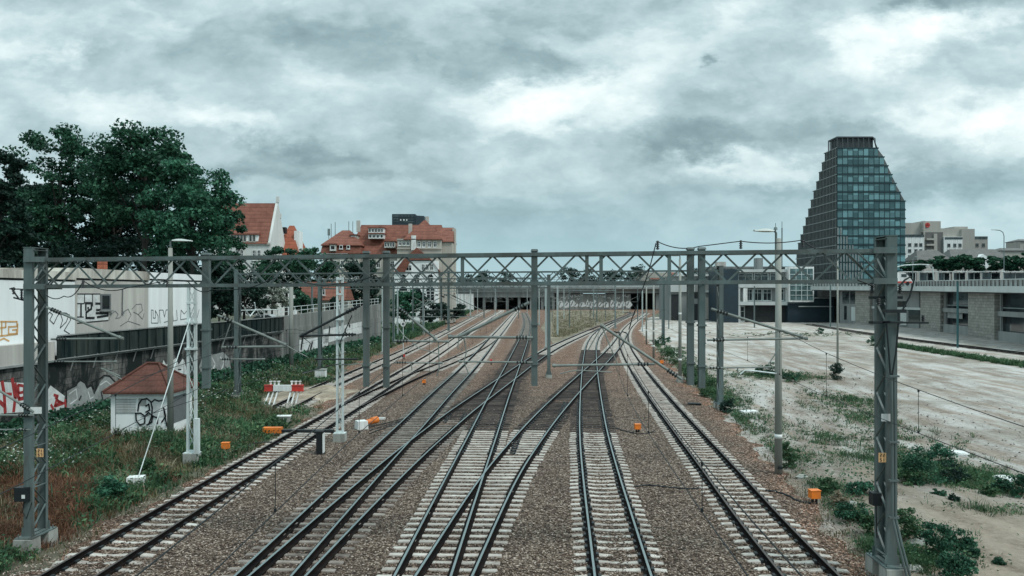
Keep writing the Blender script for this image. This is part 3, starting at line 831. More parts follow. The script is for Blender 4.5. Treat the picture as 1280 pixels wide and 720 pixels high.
# arms of the nearest gantry
dl = dL-0.45
arm(G1, dl, ((58, 384), (150, 422)), ((64, 424), (153, 423)), ((62, 452), (145, 452)), [[(140, 452), (140, 462), (126, 460), (150, 470)], [(126, 460), (152, 474)]])
arm(G1, dl, ((42, 515), (-30, 470)), ((42, 519), (-40, 519)), ((38, 537), (-40, 537)))
d = gplane(258)-0.15
arm(G1, d, ((272, 394), (357, 431)), ((278, 434), (357, 433)), ((275, 449), (330, 449)), [[(357, 431), (372, 440), (384, 446)], [(291, 396), (277, 436)]])
d = gplane(458)-0.12
arm(G1, d, ((450, 382), (378, 419)), ((445, 418), (376, 420)), ((448, 449), (395, 449)), [[(440, 394), (425, 428)], [(378, 421), (388, 429), (384, 440)], [(378, 466), (412, 457), (424, 455)]], dk=True)
d = gplane(483)-0.12
arm(G1, d, ((498, 384), (545, 424)), ((493, 426), (560, 427)), ((493, 453), (552, 454)), [[(492, 402), (505, 420), (525, 436), (547, 442)], [(514, 454), (515, 463)], [(548, 428), (549, 460), (546, 470)]])
d = gplane(668)-0.12
arm(G1, d, ((662, 378), (575, 420)), ((666, 422), (562, 421)), ((666, 453), (575, 452)), [[(574, 421), (572, 434), (576, 438), (582, 430), (578, 420)], [(580, 422), (583, 440), (580, 452), (586, 468)]], r=0.046)
d = gplane(863)-0.12
arm(G1, d, ((852, 474), (752, 407)), ((818, 455), (692, 457)), None, [[(700, 467), (718, 463), (725, 463), (765, 465)], [(752, 407), (772, 456)], [(752, 408), (735, 438)]], r=0.04)
d = gplane(877)-0.12
arm(G1, d, ((889, 386), (1002, 421)), ((884, 425), (1008, 423)), ((882, 460), (962, 459)), [[(922, 460), (923, 470)], [(976, 432), (960, 456)]])
# insulators and black feeder cable along the truss
def feeder(parent, dfun, pts, r=0.015, name='feeder_cable'):
    # each span sags between its end points
    P_ = []
    for i in range(len(pts)-1):
        (x0_, y0_), (x1_, y1_), = pts[i][:2], pts[i+1][:2]
        sag = pts[i][2] if len(pts[i]) > 2 else 0
        for k in range(10):
            t = k/10
            P_.append(at(x0_+(x1_-x0_)*t, y0_+(y1_-y0_)*t+4*sag*t*(1-t), dfun(x0_+(x1_-x0_)*t)))
    P_.append(at(pts[-1][0], pts[-1][1], dfun(pts[-1][0])))
    mb = MB(); mb.tube(P_, r, 6)
    return mb.build(name, M['black'], parent)
def gfront(px): return gplane(px)-0.52
feeder(G1, gfront, [(58, 369, 4), (80, 370, 8), (104, 351, 7), (158, 360), (209, 351, -1), (235, 352, 7), (265, 362, 2), (318, 358)])
feeder(G1, gfront, [(318, 358, 0), (345, 347, 6), (372, 349, 4), (420, 355, 2), (470, 344, 2), (480, 352)])
feeder(G1, gfront, [(820, 304, 0), (812, 335, 2), (800, 368, 2), (790, 398, 1), (786, 412)])
feeder(G1, gplane, [(822, 302, 5), (874, 308, 0), (926, 301.5, 3), (1003, 300, 1), (1020, 311)])
ib = MB()
for px, yt, yb in ((104, 350, 360), (209, 349, 359)):
    ib.mark(); p = at(px, (yt+yb)/2, gfront(px)); ib.ribs(p, 0.05, (yb-yt)/FPX*22, 4)
for px, yt, yb in ((822, 301, 312), (926, 300.5, 311), (1003.5, 300, 308)):
    ib.mark(); p = at(px, (yt+yb)/2, gplane(px)); ib.ribs(p, 0.055, (yb-yt)/FPX*22, 4)
ib.build('insulator', M['dark'], G1)
# fittings on the left mast
pm = at(45, 0, dL)
mb = MB()
mb.box(at(30, 617, dL-0.35), (0.42, 0.30, 0.42)); mb.tube([at(30, 627, dL-.4), at(28, 640, dL-.4), at(33, 648, dL-.4), at(40, 628, dL-.4)], 0.012)
mb.build('control_box', M['dark'], G1)
mb = MB(); mb.box(at(29, 621, dL-0.51), (0.10, 0.01, 0.11)); mb.build('box_label', M['white'], G1)
mb = MB(); mb.box(at(45, 513, dL-0.44), (0.34, 0.012, 0.20)); mb.build('white_plate', M['white'], G1)
def number_plate(par, px, py, d, rows):
    mb = MB(); mb.box(at(px, py, d), (0.20, 0.012, 0.25)); o = mb.build('number_plate', M['yellow'], par)
    mb = MB()
    for k, rw in enumerate(rows):
        c = at(px, py, d-0.012)+Vector((0, 0, 0.06-0.12*k))
        for j in range(2):
            x_ = c.x+(-0.04 if j == 0 else 0.04)
            for (a, b_, w2, h2) in rw[j]:
                mb.box((x_+a, c.y, c.z+b_), (w2, 0.008, h2))
    mb.build('plate_digits', M['dark'], o)
seg1 = [(0, 0.0, 0.012, 0.085)]; seg7 = [(0, .038, .045, .012), (.018, 0, .012, .08)]
seg2 = [(0, .038, .045, .012), (.018, .02, .012, .036), (0, 0, .045, .012), (-.018, -.02, .012, .036), (0, -.038, .045, .012)]
seg5 = [(0, .038, .045, .012), (-.018, .02, .012, .036), (0, 0, .045, .012), (.018, -.02, .012, .036), (0, -.038, .045, .012)]
number_plate(G1, 50, 566, dL-0.45, [[seg2, seg1], [seg5, seg7]])
number_plate(G1, 1103, 572, dR-0.45, [[seg2, seg2], [seg5, seg1]])
mb = MB(); ib = MB()
for (x0_, y0_, h_) in ((14, 359, 9), (24, 362, 11), (30, 366, 9)):
    ib.mark(); ib.ribs(at(x0_+3, y0_+h_/2, dL-0.2), 0.05, h_/FPX*dL, 4)
mb.tube([at(14, 360, dL-.2), at(24, 374, dL-.2), at(40, 373, dL-.2)], 0.025); mb.tube([at(12, 361, dL-.2), at(40, 362, dL-.2)], 0.02)
mb.tube([at(17, 372, dL-.2), at(40, 378, dL-.2)], 0.025)
mb.build('insulator_bracket', M['dark'], G1); ib.build('insulator', M['dark'], G1)
# fittings on the right mast
d_ = dR-0.5
mb = MB()
for (a, b_) in (((1092, 403), (1112, 402)), ((1102, 403), (1160, 403.5))): mb.bar(at(*a, d_), at(*b_, d_), 0.09, 0.05)
for (y0_) in (372, 403): mb.bar(at(1086, y0_, d_+.3), at(1128, y0_, d_+.3), 0.05, 0.07)
mb.bar(at(1104, 389, d_), at(1132, 389, d_), 0.09, 0.09)
mb.tube([at(1128, 388, d_), at(1137, 371, d_), at(1142, 352, d_), at(1138, 346, d_), at(1131, 350, d_), at(1124, 358, d_)], 0.026)
mb.tube([at(1108, 404, d_), at(1111, 440, d_), at(1113, 470, d_)], 0.024); mb.tube([at(1123, 404, d_), at(1120, 440, d_), at(1115, 470, d_)], 0.024)
mb.tube([at(1072, 350, d_), at(1088, 356, d_), at(1094, 358, d_)], 0.02)
mb.build('cable_bracket', M['dark'], G1)
ib = MB()
for (x, y, h_) in ((1090, 361, 10), (1125, 362, 10), (1154, 398, 8), (1098, 377, 9)): ib.mark(); ib.ribs(at(x, y, d_+.2), 0.07, h_/FPX*dR, 4)
ib.build('insulator', M['dark'], G1)
mb = MB()
for o_ in (0.0, 0.085):
    mb.tube([at(1113, 470, d_)+Vector((o_, -.05, 0)), at(1114, 560, d_)+Vector((o_, -.05, 0)), at(1114, 646, d_)+Vector((o_, -.06, 0)), at(1119, 680, d_)+Vector((o_, -0.2, 0)), at(1129, 725, d_)+Vector((o_, -0.3, 0))], 0.036, 8)
for y_ in (470, 552, 600, 646): mb.box(at(1114.5, y_, d_)+Vector((0.03, -.05, 0)), (0.26, 0.12, 0.05))
mb.build('cable_duct', M['steel'], G1)
mb = MB(); mb.box(at(1094, 623, dR+0.1), (0.24, 0.26, 0.34)); mb.tube([at(1095, 630, dR+.1), at(1096, 672, dR+.1)], 0.02); mb.build('control_box', M['dark'], G1)
mb = MB(); mb.box(at(1109, 522, dR-0.42), (0.31, 0.012, 0.20)); mb.build('white_plate', M['white'], G1)

# ---- further gantries
def gantry(label, A, B, zt, h, posts, mat, arms=(), masts=(True, True), sep=0.7, step=1.1):
    g = thing('catenary_gantry', label, 'gantry', (A[0], A[1], 0), 'gantries over the tracks')
    for k, (p, m_) in enumerate(zip((A, B), masts)):
        if m_: lattice_mast('mast', g, p[0], p[1], 0.3, zt[k]+0.3, 0.28, 0.09, sep, mat, step)
    truss(g, (A[0], A[1], zt[0]), (B[0], B[1], zt[1]), h, 0.6, 0.085, 0.9, mat, (), True)
    for (t, zb_) in posts:
        x = A[0]+(B[0]-A[0])*t; y = A[1]+(B[1]-A[1])*t
        drop_post(g, x, y, zb_, zt[0]*(1-t)+zt[1]*t+0.1, 0.18, mat)
        for s in (-1, 1):
            mb = MB(); ins = MB()
            za = zb_+1.0
            mb.tube([(x+s*0.1, y, za+1.6), (x+s*2.4, y, za+0.45)], 0.035, 6); mb.tube([(x+s*0.1, y, za), (x+s*2.6, y, za)], 0.03, 6)
            ins.ribs((x+s*0.35, y, za), 0.07, 0.3, 3, (1, 0, 0)); ins.mark(); ins.ribs((x+s*0.42, y, za+1.44), 0.07, 0.3, 3, (2, 0, -1))
            o = mb.build('cantilever_arm', M['tube'], g); ins.build('insulator', M['dark'], o)
    return g
def base(px, d): return ((px-640)/FPX*d, d)
gantry('second lattice gantry, just behind the nearest one, ending at the sandy lot', base(297, 57), base(900, 52), (9.2, 9.3), 0.9, [(0.46, 5.1)], M['steel'])
gantry('third lattice gantry further back, its right mast on a white concrete block between the tracks', base(400, 77), base(686, 71), (9.15, 9.2), 0.9, [(0.55, 5.2)], M['steel'])
gantry('fourth lattice gantry ahead of the tunnels, its right mast in the dry grass', base(529, 150), base(769, 172), (9.2, 9.5), 0.95, [(0.35, 5.2), (0.6, 5.2)], M['steel_far'])
gantry('farthest lattice gantry, just in front of the bridge', base(556, 235), base(742, 250), (9.6, 9.9), 1.0, [(0.3, 5.2), (0.62, 5.2)], M['steel_far'])

# ---- single masts
def white_mast(label, px, d, zt, w_=0.34, taper=0.8, steps=0.55, fnd=(0.6, 0.45), group='white lattice catenary masts'):
    x, y = base(px, d)
    r = thing('catenary_mast', label, 'mast', (x, y, 0), group)
    mb = MB(); z0 = fnd[1]
    for s in (-1, 1):
        mb.bar((x+s*w_/2, y, z0), (x+s*w_/2*taper, y, zt), 0.10, 0.16, 0, (0, 1, 0))
    z = z0+0.2; k = 1
    while z < zt-steps:
        hw = (w_/2-0.06)*(1-(1-taper)*(z/zt))
        mb.bar((x-k*hw, y-0.07, z), (x+k*hw, y-0.07, z+steps), 0.014, 0.05, 0, (0, 1, 0))
        mb.bar((x+k*hw, y+0.07, z), (x-k*hw, y+0.07, z+steps), 0.014, 0.05, 0, (0, 1, 0))
        z += steps; k = -k
    for zc in (z0+0.05, zt-0.1, zt-0.9):
        mb.box((x, y, zc), (w_+0.06, 0.2, 0.10))
    mb.box((x, y, z0-0.01), (w_+0.3, 0.5, 0.04))
    mb.build('shaft', M['white_steel'], r)
    f = MB(); f.box((x, y, z0/2-0.13), (fnd[0], fnd[0], z0+0.22)); f.build('foundation', M['concrete'], r)
    return r
wm1 = white_mast('white lattice mast beside the red roofed hut, on a concrete block', 240, 35.2, 8.2, 0.36, 0.85)
mb = MB(); mb.box(at(246, 545, 35.0), (0.22, 0.2, 1.6)); mb.build('cabinet', M['white_steel'], wm1)
mb = MB()
for y_ in (403, 436): mb.mark(); mb.box(at(239, y_, 35.1), (0.5, 0.24, 0.09))
mb.build('clamp_band', M['white_steel'], wm1)
wm2 = white_mast('white lattice mast standing between the leftmost track and the next, above the orange motor', 425, 40.2, 8.6, 0.30, 0.9)
mb = MB()
for y_ in (399, 423): mb.mark(); mb.box(at(425, y_, 40.1), (0.42, 0.24, 0.10))
mb.build('clamp_band', M['white_steel'], wm2)
arm(wm2, 40.0, None, None, ((424, 456), (470, 454)), [[(420, 455), (400, 461), (378, 467)]])

def conc_pole(label, px, d, zt, r0=0.17, r1=0.11, plate=None, grp='round concrete poles'):
    x, y = base(px, d)
    r = thing('concrete_pole', label, 'pole', (x, y, 0), grp)
    mb = MB(); mb.tube([(x, y, -0.2), (x, y, zt)], r0, 14, 0, r1); mb.build('shaft', M['pole'], r, True)
    if plate:
        for z in plate:
            mb = MB(); t = z/zt; rr = r0+(r1-r0)*t+0.006
            mb.tube([(x, y, z-0.09), (x, y, z+0.09)], rr, 14); mb.build('white_band', M['white'], r, True)
    return r
def lamp_head(par, px, d, zt, ln, s=1, tilt=0.06):
    x, y = base(px, d)
    mb = MB()
    mb.tube([(x, y, zt-0.45), (x, y, zt+0.25), (x+s*0.12, y, zt+0.33)], 0.05, 10)
    mb.build('lamp_arm', M['steel'], par)
    mb = MB()
    p = Vector((x+s*0.10, y, zt+0.30)); q = Vector((x+s*ln, y, zt+0.30+tilt))
    n_ = 8; vs = []; fs = []
    for i in range(n_+1):
        t = i/n_; c = p.lerp(q, t); ww = 0.07+0.13*min(1, t*4)*(1-0.35*t); hh = 0.05+0.06*math.sin(math.pi*min(1, t*1.15))
        vs += [(c.x, c.y-ww, c.z), (c.x, c.y-ww*.6, c.z+hh), (c.x, c.y+ww*.6, c.z+hh), (c.x, c.y+ww, c.z), (c.x, c.y, c.z-hh*0.45)]
    for i in range(n_):
        for k in range(5): fs.append((i*5+k, i*5+(k+1) % 5, (i+1)*5+(k+1) % 5, (i+1)*5+k))
    fs.append((0, 4, 3, 2, 1)); fs.append(tuple(n_*5+k for k in range(5)))
    mb.add(vs, fs); mb.build('lamp_head', M['lampglass'], par)
cp = conc_pole('concrete lamp pole rising in front of the red roofed hut, lamp pointing right', 213, 41.2, EYE+58/FPX*41.2); lamp_head(cp, 213, 41.2, EYE+60/FPX*41.2, 1.15, 1, -0.02)
cp = conc_pole('tall concrete lamp pole with white band at the edge of the sandy lot', 973, 33.0, EYE+70/FPX*33, 0.165, 0.115, (1.6,)); lamp_head(cp, 970, 33.0, EYE+70/FPX*33, 0.95, -1, 0.02)
mb = MB(); mb.tube([at(971, 467, 32.8), at(946, 464, 32.8), at(931, 463, 32.8), at(925, 468, 32.8)], 0.03); mb.build('side_arm', M['white_steel'], cp)
mb = MB(); mb.box((base(973, 33)[0], 33-0.2, 0.28), (0.2, 0.03, 0.12)); mb.build('small_sign', M['dark'], cp)
cp = conc_pole('concrete lamp pole in front of the grey abutment, left of the twin hanging posts', 850, 67, EYE+44/FPX*67, 0.17, 0.10, (2.0, 6.0)); lamp_head(cp, 850, 67, EYE+44/FPX*67, 0.85, -1, 0.0)
mb = MB(); mb.box((base(850, 67)[0], 67, 0.25), (0.5, 0.5, 0.6)); mb.build('foundation', M['concrete'], cp)
conc_pole('thin pale pole beside the right track, before the tunnel mouth', 817, 92, 8.8, 0.14, 0.10, (1.5, 3.3))
conc_pole('short pale pole just left of the thin one near the tunnel mouth', 808, 118, 8.9, 0.13, 0.10, (2.2,))
conc_pole('white painted concrete pole left of the light retaining wall, set among weeds', 364, 79, 9.0, 0.25, 0.2)
conc_pole('brown weathered thin pole with a bush at its foot on the sandy lot', 1047, 83, 11.3, 0.12, 0.08, None)

def thin_mast(label, px, d, zt, mat, r=0.11, fn=True, arms=0):
    x, y = base(px, d)
    g = thing('steel_mast', label, 'mast', (x, y, 0), 'slim steel masts')
    mb = MB()
    mb.box((x-r*.8, y, zt/2+0.15), (0.03, r*2, zt-0.3)); mb.box((x+r*.8, y, zt/2+0.15), (0.03, r*2, zt-0.3)); mb.box((x, y, zt/2+.15), (r*1.6-.03, 0.03, zt-.34))
    mb.box((x, y, zt+0.02), (r*2.2, r*2.4, 0.06))
    mb.build('shaft', mat, g)
    if fn:
        f = MB(); f.box((x, y, 0.05), (0.55, 0.55, 0.55)); f.build('foundation', M['concrete'], g)
    if arms:
        mb = MB()
        mb.tube([(x, y-0.1, 7.2), (x+arms*2.2, y-0.1, 6.1)], 0.035, 6); mb.tube([(x, y-0.1, 5.7), (x+arms*2.5, y-0.1, 5.7)], 0.03, 6)
        mb.build('cantilever_arm', M['tube'], g)
    return g
W_, S_ = M['white_steel'], M['steel_far']
for px, d, zt, m_, a_, lab in ((497, 132, 9.2, W_, 0, 'pale mast on the verge behind the small round sign'), (516, 142, 9.3, S_, 1, 'grey mast left of the arched facade, with an arm over the tracks'), (538, 188, 9.5, W_, 0, 'white mast between the two grey masts at the hedge'), (563, 228, 9.6, W_, 1, 'white mast before the light end wall of the bridge'), (580, 255, 9.6, S_, 0, 'slim grey mast at the corner of the bridge opening'), (597, 300, 9.7, W_, 0, 'white mast deep inside the bridge approach'), (619, 262, 9.6, W_, 1, 'white mast where the tracks bend under the bridge'), (648, 238, 9.6, S_, 0, 'grey mast between the curved far tracks'), (659, 300, 9.7, W_, 0, 'white mast at the bridge pier'), (690, 205, 9.5, S_, 1, 'grey mast where the dry grass begins'), (705, 232, 9.5, W_, 0, 'white mast in the dry grass by the graffiti wall'), (726, 262, 9.6, S_, 0, 'slim grey mast close to the middle of the graffiti wall'), (757, 238, 9.6, S_, -1, 'grey mast in the dry grass beside the curved track'), (779, 300, 9.7, W_, 0, 'white mast at the corner of the narrow tunnel mouth'), (797, 205, 9.5, S_, -1, 'grey mast right of the curved track'), (803, 150, 9.2, W_, 0, 'pale mast on brown gravel before the tunnel mouth'), (836, 165, 9.5, S_, 0, 'slim grey mast in front of the bridge abutment')):
    thin_mast(lab, px, d, zt, m_, 0.11, False, a_)
thin_mast('white mast hugging the back of the grey mast between the tracks', 682.5, 108, 9.2, W_, 0.14)
thin_mast('white mast standing on sandy ground right of the grey middle mast', 697, 140, 9.6, W_, 0.16, True, -1)
thin_mast('small white mast left of the middle hanging post, far up the tracks', 674, 190, 9.4, W_, 0.15)
thin_mast('tall white mast at the left edge of the tracks beside the green hedge', 529.5, 166, 9.3, W_, 0.2, True, 1)
thin_mast('grey mast in front of the arched white facade, second from the hedge', 547, 205, 9.6, S_, 0.16)
thin_mast('grey mast right of the arched facade, third from the hedge', 555, 215, 9.6, S_, 0.16)
thin_mast('pale mast at the light end wall of the far bridge', 572, 250, 9.8, W_, 0.16)
thin_mast('pale mast in the dark left mouth of the far bridge', 588, 270, 9.6, W_, 0.2)
thin_mast('grey mast in the middle of the dark left mouth of the far bridge', 605, 245, 9.4, S_, 0.2, True, 1)
thin_mast('grey mast at the right side of the dark left bridge mouth', 634, 285, 9.6, S_, 0.26, True, 1)
thin_mast('slim grey mast against the graffiti wall, left one in the dry grass', 712, 180, 9.4, S_, 0.13)
thin_mast('slim grey mast against the graffiti wall, right one in the dry grass', 746, 205, 9.4, S_, 0.14)
thin_mast('pale mast behind the second left hanging post', 478.5, 99, 9.0, W_, 0.12)
thin_mast('pale grey mast on the left verge just right of the hanging posts', 492, 118, 9.2, S_, 0.17)
thin_mast('grey mast among the trees behind the light retaining wall', 390, 96, 8.9, S_, 0.10, False)
thin_mast('slim lattice mast left of the abutment lamp pole', 829, 118, 10.2, S_, 0.24)
tm = thin_mast('teal green pole standing before the stone faced building', 1197, 106, EYE+16/FPX*106, plain('teal_pole', (0.035, 0.12, 0.13), 0.5), 0.10, False)
thin_mast('thin grey pole before the glass fronted dark building, left one', 943, 170, 9.5, S_, 0.12, False)
thin_mast('thin grey pole before the navy panels, right of the white window box', 1038, 172, 9.8, S_, 0.12, False)

# guy wire to its anchor block left of the leftmost track
mb = MB(); a = gnd(170, 608); 
an = thing('anchor_block', 'white concrete anchor block at the foot of a guy wire left of the tracks', 'anchor block', (a.x, a.y, 0))
mb.box((a.x, a.y, 0.15), (0.62, 0.5, 0.5), 0.2, 0, 0.96); mb.build('block', M['white'], an)
mb = MB(); mb.tube([(a.x+.1, a.y, 0.4), (base(239, 35.2)[0], 35.1, 6.6)], 0.022, 6); mb.build('guy_wire', M['white_steel'], an)

# ------------------------------------------------------------------ overhead wires
def wire_set(label, pts, sup, sag=0.55, r=0.0065, zc=5.45, mess=True, dropper=9.0):
    """contact wire through (x, y[, z]); messenger above, highest at the supports"""
    Y = np.array([p[1] for p in pts]); X = np.array([p[0] for p in pts])
    g = np.arange(Y[0], Y[-1], 1.0)
    x = np.interp(g, Y, X)
    for _ in range(3): x = np.convolve(np.pad(x, 2, 'edge'), np.ones(5)/5, 'valid')
    t = thing('overhead_line', label, 'overhead wire', (float(x[0]), float(g[0]), zc), 'overhead lines of the tracks')
    mb = MB(); mb.tube([(a, b_, zc) for a, b_ in zip(x, g)], r, 5); mb.build('contact_wire', M['black'], t)
    if mess:
        zs = []
        S = [-20]+list(sup)+[400]
        for y in g:
            for a, b_ in zip(S[:-1], S[1:]):
                if a <= y < b_:
                    u = (y-a)/(b_-a); zs.append(zc+1.25-4*(1.25-0.42)*u*(1-u)); break
        mb = MB(); mb.tube([(a, b_, c) for a, b_, c in zip(x, g, zs)], r, 5); mb.build('messenger_wire', M['black'], t)
        mb = MB(); y = g[0]+3.9
        while y < min(g[-1], 120):
            mb.mark(); mb.tube([(float(np.interp(y, g, x)), y, zc), (float(np.interp(y, g, x)), y, float(np.interp(y, g, zs)))], r*0.7, 4)
            for zq in (zc+0.02, float(np.interp(y, g, zs))-0.02):
                mb.box((float(np.interp(y, g, x)), y, zq), (0.024, 0.024, 0.035))
            y += dropper*0.5
        mb.build('dropper_wire', M['black'], t)
    return t
def follow(k, y0, step=12, y1=300):
    return [(L[k].X(y), y) for y in np.arange(y0, y1, step)]
wire_set('overhead line entering low from the left edge and following the leftmost track', [(-5.0, 4), (-5.7, 8.6), (-7.5, 18.4), (-9.0, 27)]+follow('B', 57), (23, 57, 100, 150, 235))
wire_set('overhead line whose droppers hang over the gravel left of the overlapping pair', [(-2.35, 4), (-2.45, 8), (-2.5, 12.6), (-2.3, 22)]+follow('F', 54), (22, 54, 72, 150, 240))
wire_set('overhead line above the gravel between the straight track and the rightmost track', [(1.75, 4), (1.95, 7.8), (2.2, 12.8), (2.75, 19.6), (3.1, 22)]+follow('H', 54), (21.5, 53, 90, 172, 240))
wire_set('overhead line sagging over the sandy lot behind the right gantry mast', [(6.2, 4), (6.35, 9.5), (6.5, 11.4), (6.9, 17.7), (7.5, 21.2)]+follow('I', 54), (21.0, 52.5, 90, 130, 200))
wire_set('overhead line over the left track of the lower left pair, beyond the nearest gantry', [(L['D'].X(y), y) for y in (14, 20, 26, 34, 44, 54, 72, 100, 150, 240)], (22.5, 55, 73, 150, 240))

# ------------------------------------------------------------------ trackside objects
def ob(name, label, cat, p, group=None): return thing(name, label, cat, (p.x, p.y, 0), group)
# buffer stop
p = gnd(355, 503); bs = ob('buffer_stop', 'red and white buffer stop with six white rail struts in the weeds', 'buffer stop', p)
d = p.y; bz = EYE-(485-368)/FPX*d
def bx(px): return (px-640)/FPX*d
mb = MB(); mb.box((bx(354), d, bz), (bx(365)-bx(341), 0.22, 0.42)); mb.build('white_beam', M['white'], bs)
for a, b_ in ((331, 340.8), (365.2, 379)):
    mb = MB(); mb.box(((bx(a)+bx(b_))/2, d, bz), (bx(b_)-bx(a), 0.23, 0.43)); mb.box(((bx(a)+bx(b_))/2, d, bz+.2), (bx(b_)-bx(a)+.06, 0.28, 0.05)); mb.box(((bx(a)+bx(b_))/2, d, bz-.2), (bx(b_)-bx(a)+.06, 0.28, 0.05)); mb.build('red_beam_end', M['red'], bs)
for t_, b_ in ((337.5, 333.5), (342.5, 339), (347.5, 344.5), (364, 361), (369, 366.5), (374, 372)):
    mb = MB()
    mb.bar((bx(t_), d+0.18, bz-0.3), (bx(t_), d+0.18, bz+0.42), 0.10, 0.14, 0, (0, 1, 0))
    mb.bar((bx(t_), d+0.12, bz-0.1), (bx(b_)-.02, d-0.40, -0.1), 0.085, 0.13, 0, (0, 1, 0))
    mb.box((bx(t_), d+0.18, bz+0.45), (0.19, 0.2, 0.06)); mb.build('strut', M['white'], bs)
# orange track boxes
for px, py, s, lab, g_ in ((282, 565, 0.36, 'orange trackside box at the edge of the grass left of the leftmost track', 1), (797, 540, 0.34, 'orange trackside box with a cable on the gravel between the two right tracks', 1), (1018, 628, 0.36, 'orange trackside box on brown gravel beside the sandy lot, nearest to the viewer', 1), (530, 481, 0.32, 'small orange trackside box with a looped cable left of the grey pair of rails', 1), (827, 456, 0.38, 'pale orange trackside box far up beside the right track', 1)):
    p = gnd(px, py); t = ob('trackside_box', lab, 'track box', p, 'orange trackside boxes')
    mb = MB(); mb.box((p.x, p.y, 0.16+s*0.42), (s, s*0.8, s*0.8), 0.1, 0, 0.95); mb.box((p.x, p.y, 0.16+s*0.83), (s*1.06, s*0.86, 0.03), 0.1); mb.build('housing', M['orange'], t)
    mb = MB(); mb.tube([(p.x-s*.2, p.y, -0.05), (p.x-s*.2, p.y, .18)], 0.05); mb.tube([(p.x+s*.2, p.y, -0.05), (p.x+s*.2, p.y, .18)], 0.05); mb.build('legs', M['dark'], t)
def cable(label, pts, r=0.03, dz=0.03):
    mb = MB(); P_ = [gnd(x, y)+Vector((0, 0, dz)) for x, y in pts]
    Q = []
    for i in range(len(P_)-1):
        for k in range(6):
            q = P_[i].lerp(P_[i+1], k/6); Q.append(q+Vector((0.04*math.sin(i*3+k*1.3), 0.03*math.cos(k*2.1+i), 0)))
    Q.append(P_[-1]); mb.tube(Q, r, 6)
    tag(mb.build('ground_cable', M['black']), label, 'cable', 'black cables lying on the ballast')
cable('black cable lying from the straight track to the orange box on the gravel', [(770, 536), (784, 540), (797, 543), (812, 542), (818, 539)])
cable('black cable lying across the gravel between the two right tracks further down', [(793, 609), (812, 607), (835, 610), (862, 612), (876, 611)])
cable('black cable running from the right rail to the nearest orange box', [(957, 614), (970, 615), (984, 620), (1000, 628), (1014, 630)], 0.035)
cable('black cable trailing from the small orange box beside the grass', [(288, 566), (300, 562), (318, 555), (340, 553)])
# point motors
p = gnd(455, 536); t = ob('point_motor', 'white and orange point motor lying on the gravel left of the grey rails', 'point motor', p)
mb = MB(); mb.box((p.x-.15, p.y, 0.24), (0.62, 0.7, 0.46), 0.5, 0, 0.9); mb.build('white_cover', M['white'], t)
mb = MB(); q = gnd(464, 533); mb.tube([(q.x-.30, q.y-.2, .26), (q.x+.02, q.y+.1, .28)], 0.16, 12); mb.tube([(q.x-.02, q.y+.15, .30), (q.x+.32, q.y+.4, .34)], 0.2, 12); mb.build('orange_drum', M['orange'], t, True)
mb = MB(); q = gnd(474, 525); mb.box((q.x, q.y, 0.1), (0.75, 0.14, 0.12)); mb.build('rod_cover', M['white'], t)
mb = MB()
for k in range(3):
    a, b_ = gnd(462, 535+k*4), gnd(512-k*6, 523+k*3); mb.tube([(a.x, a.y, 0.06), (b_.x, b_.y, 0.07)], 0.025)
mb.build('drive_rods', M['dark'], t)
p = gnd(341, 541); t = ob('point_motor', 'flat orange point motor with a black bar across the leftmost track', 'point motor', p)
mb = MB(); mb.box((p.x, p.y, 0.16), (1.05, 0.42, 0.30), 0, 0, 0.96)
mb.build('housing', M['orange'], t)
mb = MB()
for k in range(4): mb.tube([(p.x-.36+k*.24, p.y-.215, 0.16), (p.x-.36+k*.24, p.y-.205, 0.16)], 0.035, 8)
mb.build('cover_bolts', M['dark'], t)
q = gnd(417, 541); mb = MB(); mb.box(((p.x+.53+q.x)/2, p.y, 0.10), (q.x-p.x-.5, 0.30, 0.16)); mb.build('stretcher_bar', M['dark'], t)
# black cabinet post
p = gnd(400, 567); t = ob('trackside_post', 'squat black trackside post with a white edge beside the leftmost track', 'signal post', p)
mb = MB(); mb.box((p.x, p.y, 0.5), (0.30, 0.3, 1.05)); mb.box((p.x, p.y, 0.02), (0.42, 0.4, 0.06)); mb.box((p.x-.03, p.y, 1.05), (0.42, 0.34, 0.10)); mb.build('body', M['black'], t)
mb = MB(); mb.box((p.x+.175, p.y, 0.52), (0.035, 0.31, 0.95)); mb.build('white_edge', M['white'], t)
# white concrete boxes
p = gnd(355, 527); t = ob('concrete_box', 'low pale concrete box at the edge of the sand heap', 'concrete box', p)
mb = MB(); mb.box((p.x, p.y, 0.14), (0.8, 0.5, 0.36), 0.1, 0, .96); mb.build('body', M['concrete'], t)
mb = MB(); mb.box((p.x, p.y, 0.345), (0.84, 0.54, 0.05), 0.1); mb.build('lid', M['white'], t)
p = gnd(401, 474); t = ob('concrete_box', 'white cabinet at the foot of the third gantry, behind the buffer stop', 'cabinet', p)
mb = MB(); mb.box((p.x, p.y, 0.4), (0.95, 0.6, 0.95)); mb.build('body', M['white'], t); mb = MB(); mb.box((p.x, p.y, 0.9), (1.05, 0.7, 0.06)); mb.build('lid', M['concrete'], t)
# dwarf signals
for px, py, lab in ((505, 449, 'small red dwarf marker between the two leftmost tracks'), (614, 456, 'small red dwarf marker beside the pale straight rails')):
    p = gnd(px, py); t = ob('dwarf_marker', lab, 'track marker', p)
    mb = MB(); mb.tube([(p.x, p.y, -.1), (p.x, p.y, .3)], 0.06); mb.build('stem', M['dark'], t)
    mb = MB(); mb.box((p.x, p.y, 0.45), (0.28, 0.22, 0.34), 0, 0, 0.8); mb.build('head', M['red'], t)
